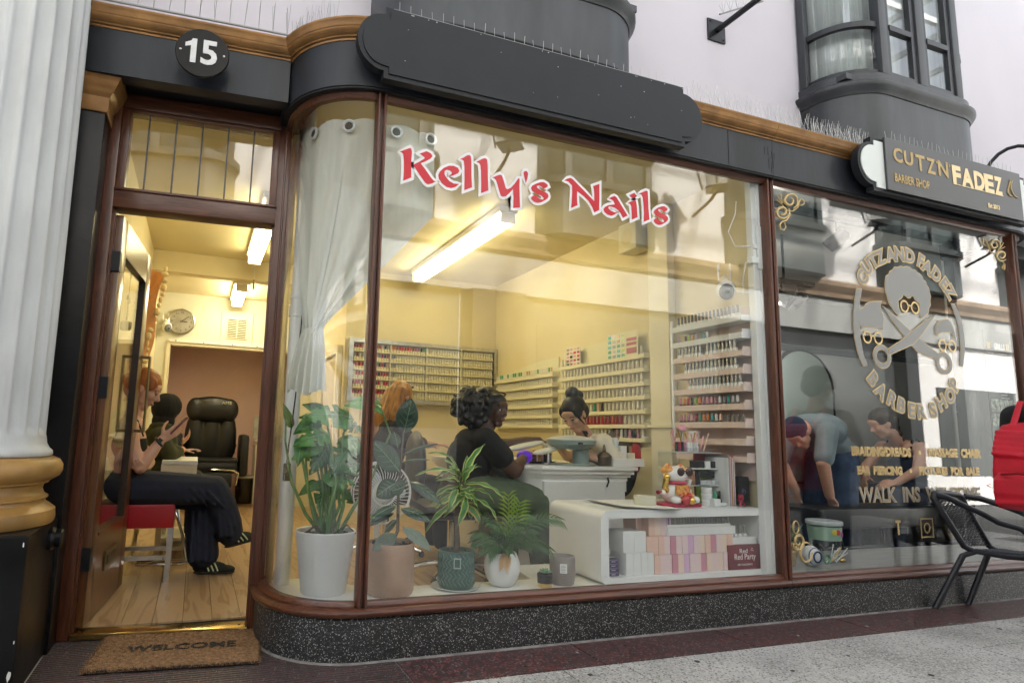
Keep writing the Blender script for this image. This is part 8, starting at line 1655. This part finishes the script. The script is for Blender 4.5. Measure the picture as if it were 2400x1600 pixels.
# red rucksack on the back of someone standing just beyond the picture
P = thing('person', 'person in dark coat with a red rucksack, mostly out of the picture beside the chair', 'person'); ox, oy = 4.26, -.66
B = Blob(); hf = head(B, (ox + .03, oy, 1.38), (1, .1, -.05), (0, 0, 1)); B.chain([(ox, oy, 1.30), (ox - .02, oy, 1.20)], [.05, .06]); B.ell((ox, oy, 1.13), (.09, .18, .07)); B.ell((ox, oy, .98), (.11, .16, .18)); B.ell((ox, oy, .76), (.13, .17, .14))
for q in (-1, 1): B.chain([(ox, oy + q * .18, 1.12), (ox + .04, oy + q * .23, .92), (ox + .12, oy + q * .2, .76)], [.05, .042, .03]); hand(B, (ox + .12, oy + q * .2, .76), (.5, 0, -.8), (0, -q, 0), (1, 0, .3), .4); B.chain([(ox, oy + q * .09, .72), (ox + .01, oy + q * .10, .42), (ox, oy + q * .10, .06)], [.085, .06, .04])
B.build('body', SK_PALE, P, .01, 2); T = Blob(); T.ell((ox, oy, 1.12), (.105, .205, .08)); T.ell((ox, oy, .96), (.135, .19, .20)); T.ell((ox, oy, .76), (.15, .19, .14))
for q in (-1, 1): T.chain([(ox, oy + q * .18, 1.12), (ox + .04, oy + q * .23, .92), (ox + .10, oy + q * .21, .79)], [.07, .06, .05])
T.build('coat', BLKC, P, .012, 2); T = Blob()
for q in (-1, 1): T.chain([(ox, oy + q * .09, .72), (ox + .01, oy + q * .10, .42), (ox, oy + q * .10, .08)], [.10, .075, .06])
T.build('trousers', DEN, P, .012, 2); H = Blob(); H.ell((ox + .01, oy, 1.43), (.105, .088, .09)); H.ell((ox - .05, oy, 1.37), (.06, .08, .09)); H.build('hair', HR_BRN, P, .01, 2)
for q in (-1, 1): shoe(P, (ox - .06, oy + q * .1, .0), (ox + .20, oy + q * .1, .0))
REDN = mat('red_nylon', (.50, .004, .020), .5, var=.12, vscale=8, bump=.25, bscale=14)
t = thing('rucksack', 'bright red rucksack with bulging lower pocket at the edge of the picture', 'rucksack', (0, 0, 0)); B = Blob(); B.b.prism([(4.15, .62), (3.95, .64), (3.915, .72), (3.93, .86), (3.965, .98), (4.03, 1.07), (4.15, 1.09)], lambda u, v, w: (u, -.80 + w, v), .28); [B.cap((3.945 + .012 * k, -.79, .90 + .03 * k), (3.935 + .012 * k, -.53, .92 + .028 * k), .008, .013) for k in range(5)]; [B.cap((3.95 + .02 * k, -.805, .98 - .01 * k), (3.94 + .035 * k, -.808, .68), .006, .012) for k in range(5)]; B.build('bag', REDN, t, .008, 6)
B = Blob(); B.b.prism([(3.96, .635), (3.88, .66), (3.862, .72), (3.872, .79), (3.92, .83), (3.96, .83)], lambda u, v, w: (u, -.775 + w, v), .23); [B.cap((3.872 + .01 * k, -.77, .69 + .03 * k), (3.868 + .01 * k, -.56, .67 + .04 * k), .006, .010) for k in range(4)]; B.build('pocket', REDN, t, .008, 5); MB().tube([(3.885, -.74, .815), (3.868, -.66, .825), (3.885, -.58, .815)], .006, 6).obj('zip', mat('red_zip', (.22, .005, .01), .4), t, True)
for q in (-1, 1): MB().tube([(4.060, -.66 + q * .1, 1.06), (4.190, -.66 + q * .12, 1.20), (4.320, -.66 + q * .12, 1.17), (4.380, -.66 + q * .12, 1.02), (4.310, -.66 + q * .13, .86), (4.100, -.66 + q * .12, .74)], .016, 6, flat=.4).obj('strap', REDN, t, True)
for k in range(2): MB().tube([(3.780, -.62 + .03 * k, .80 - .03 * k), (3.745, -.62 + .03 * k, .805 - .045 * k), (3.730, -.62, .80 - .05 * k)], .002, 4).obj('cord', mat('cord_red', (.3, .02, .03), .5), t)
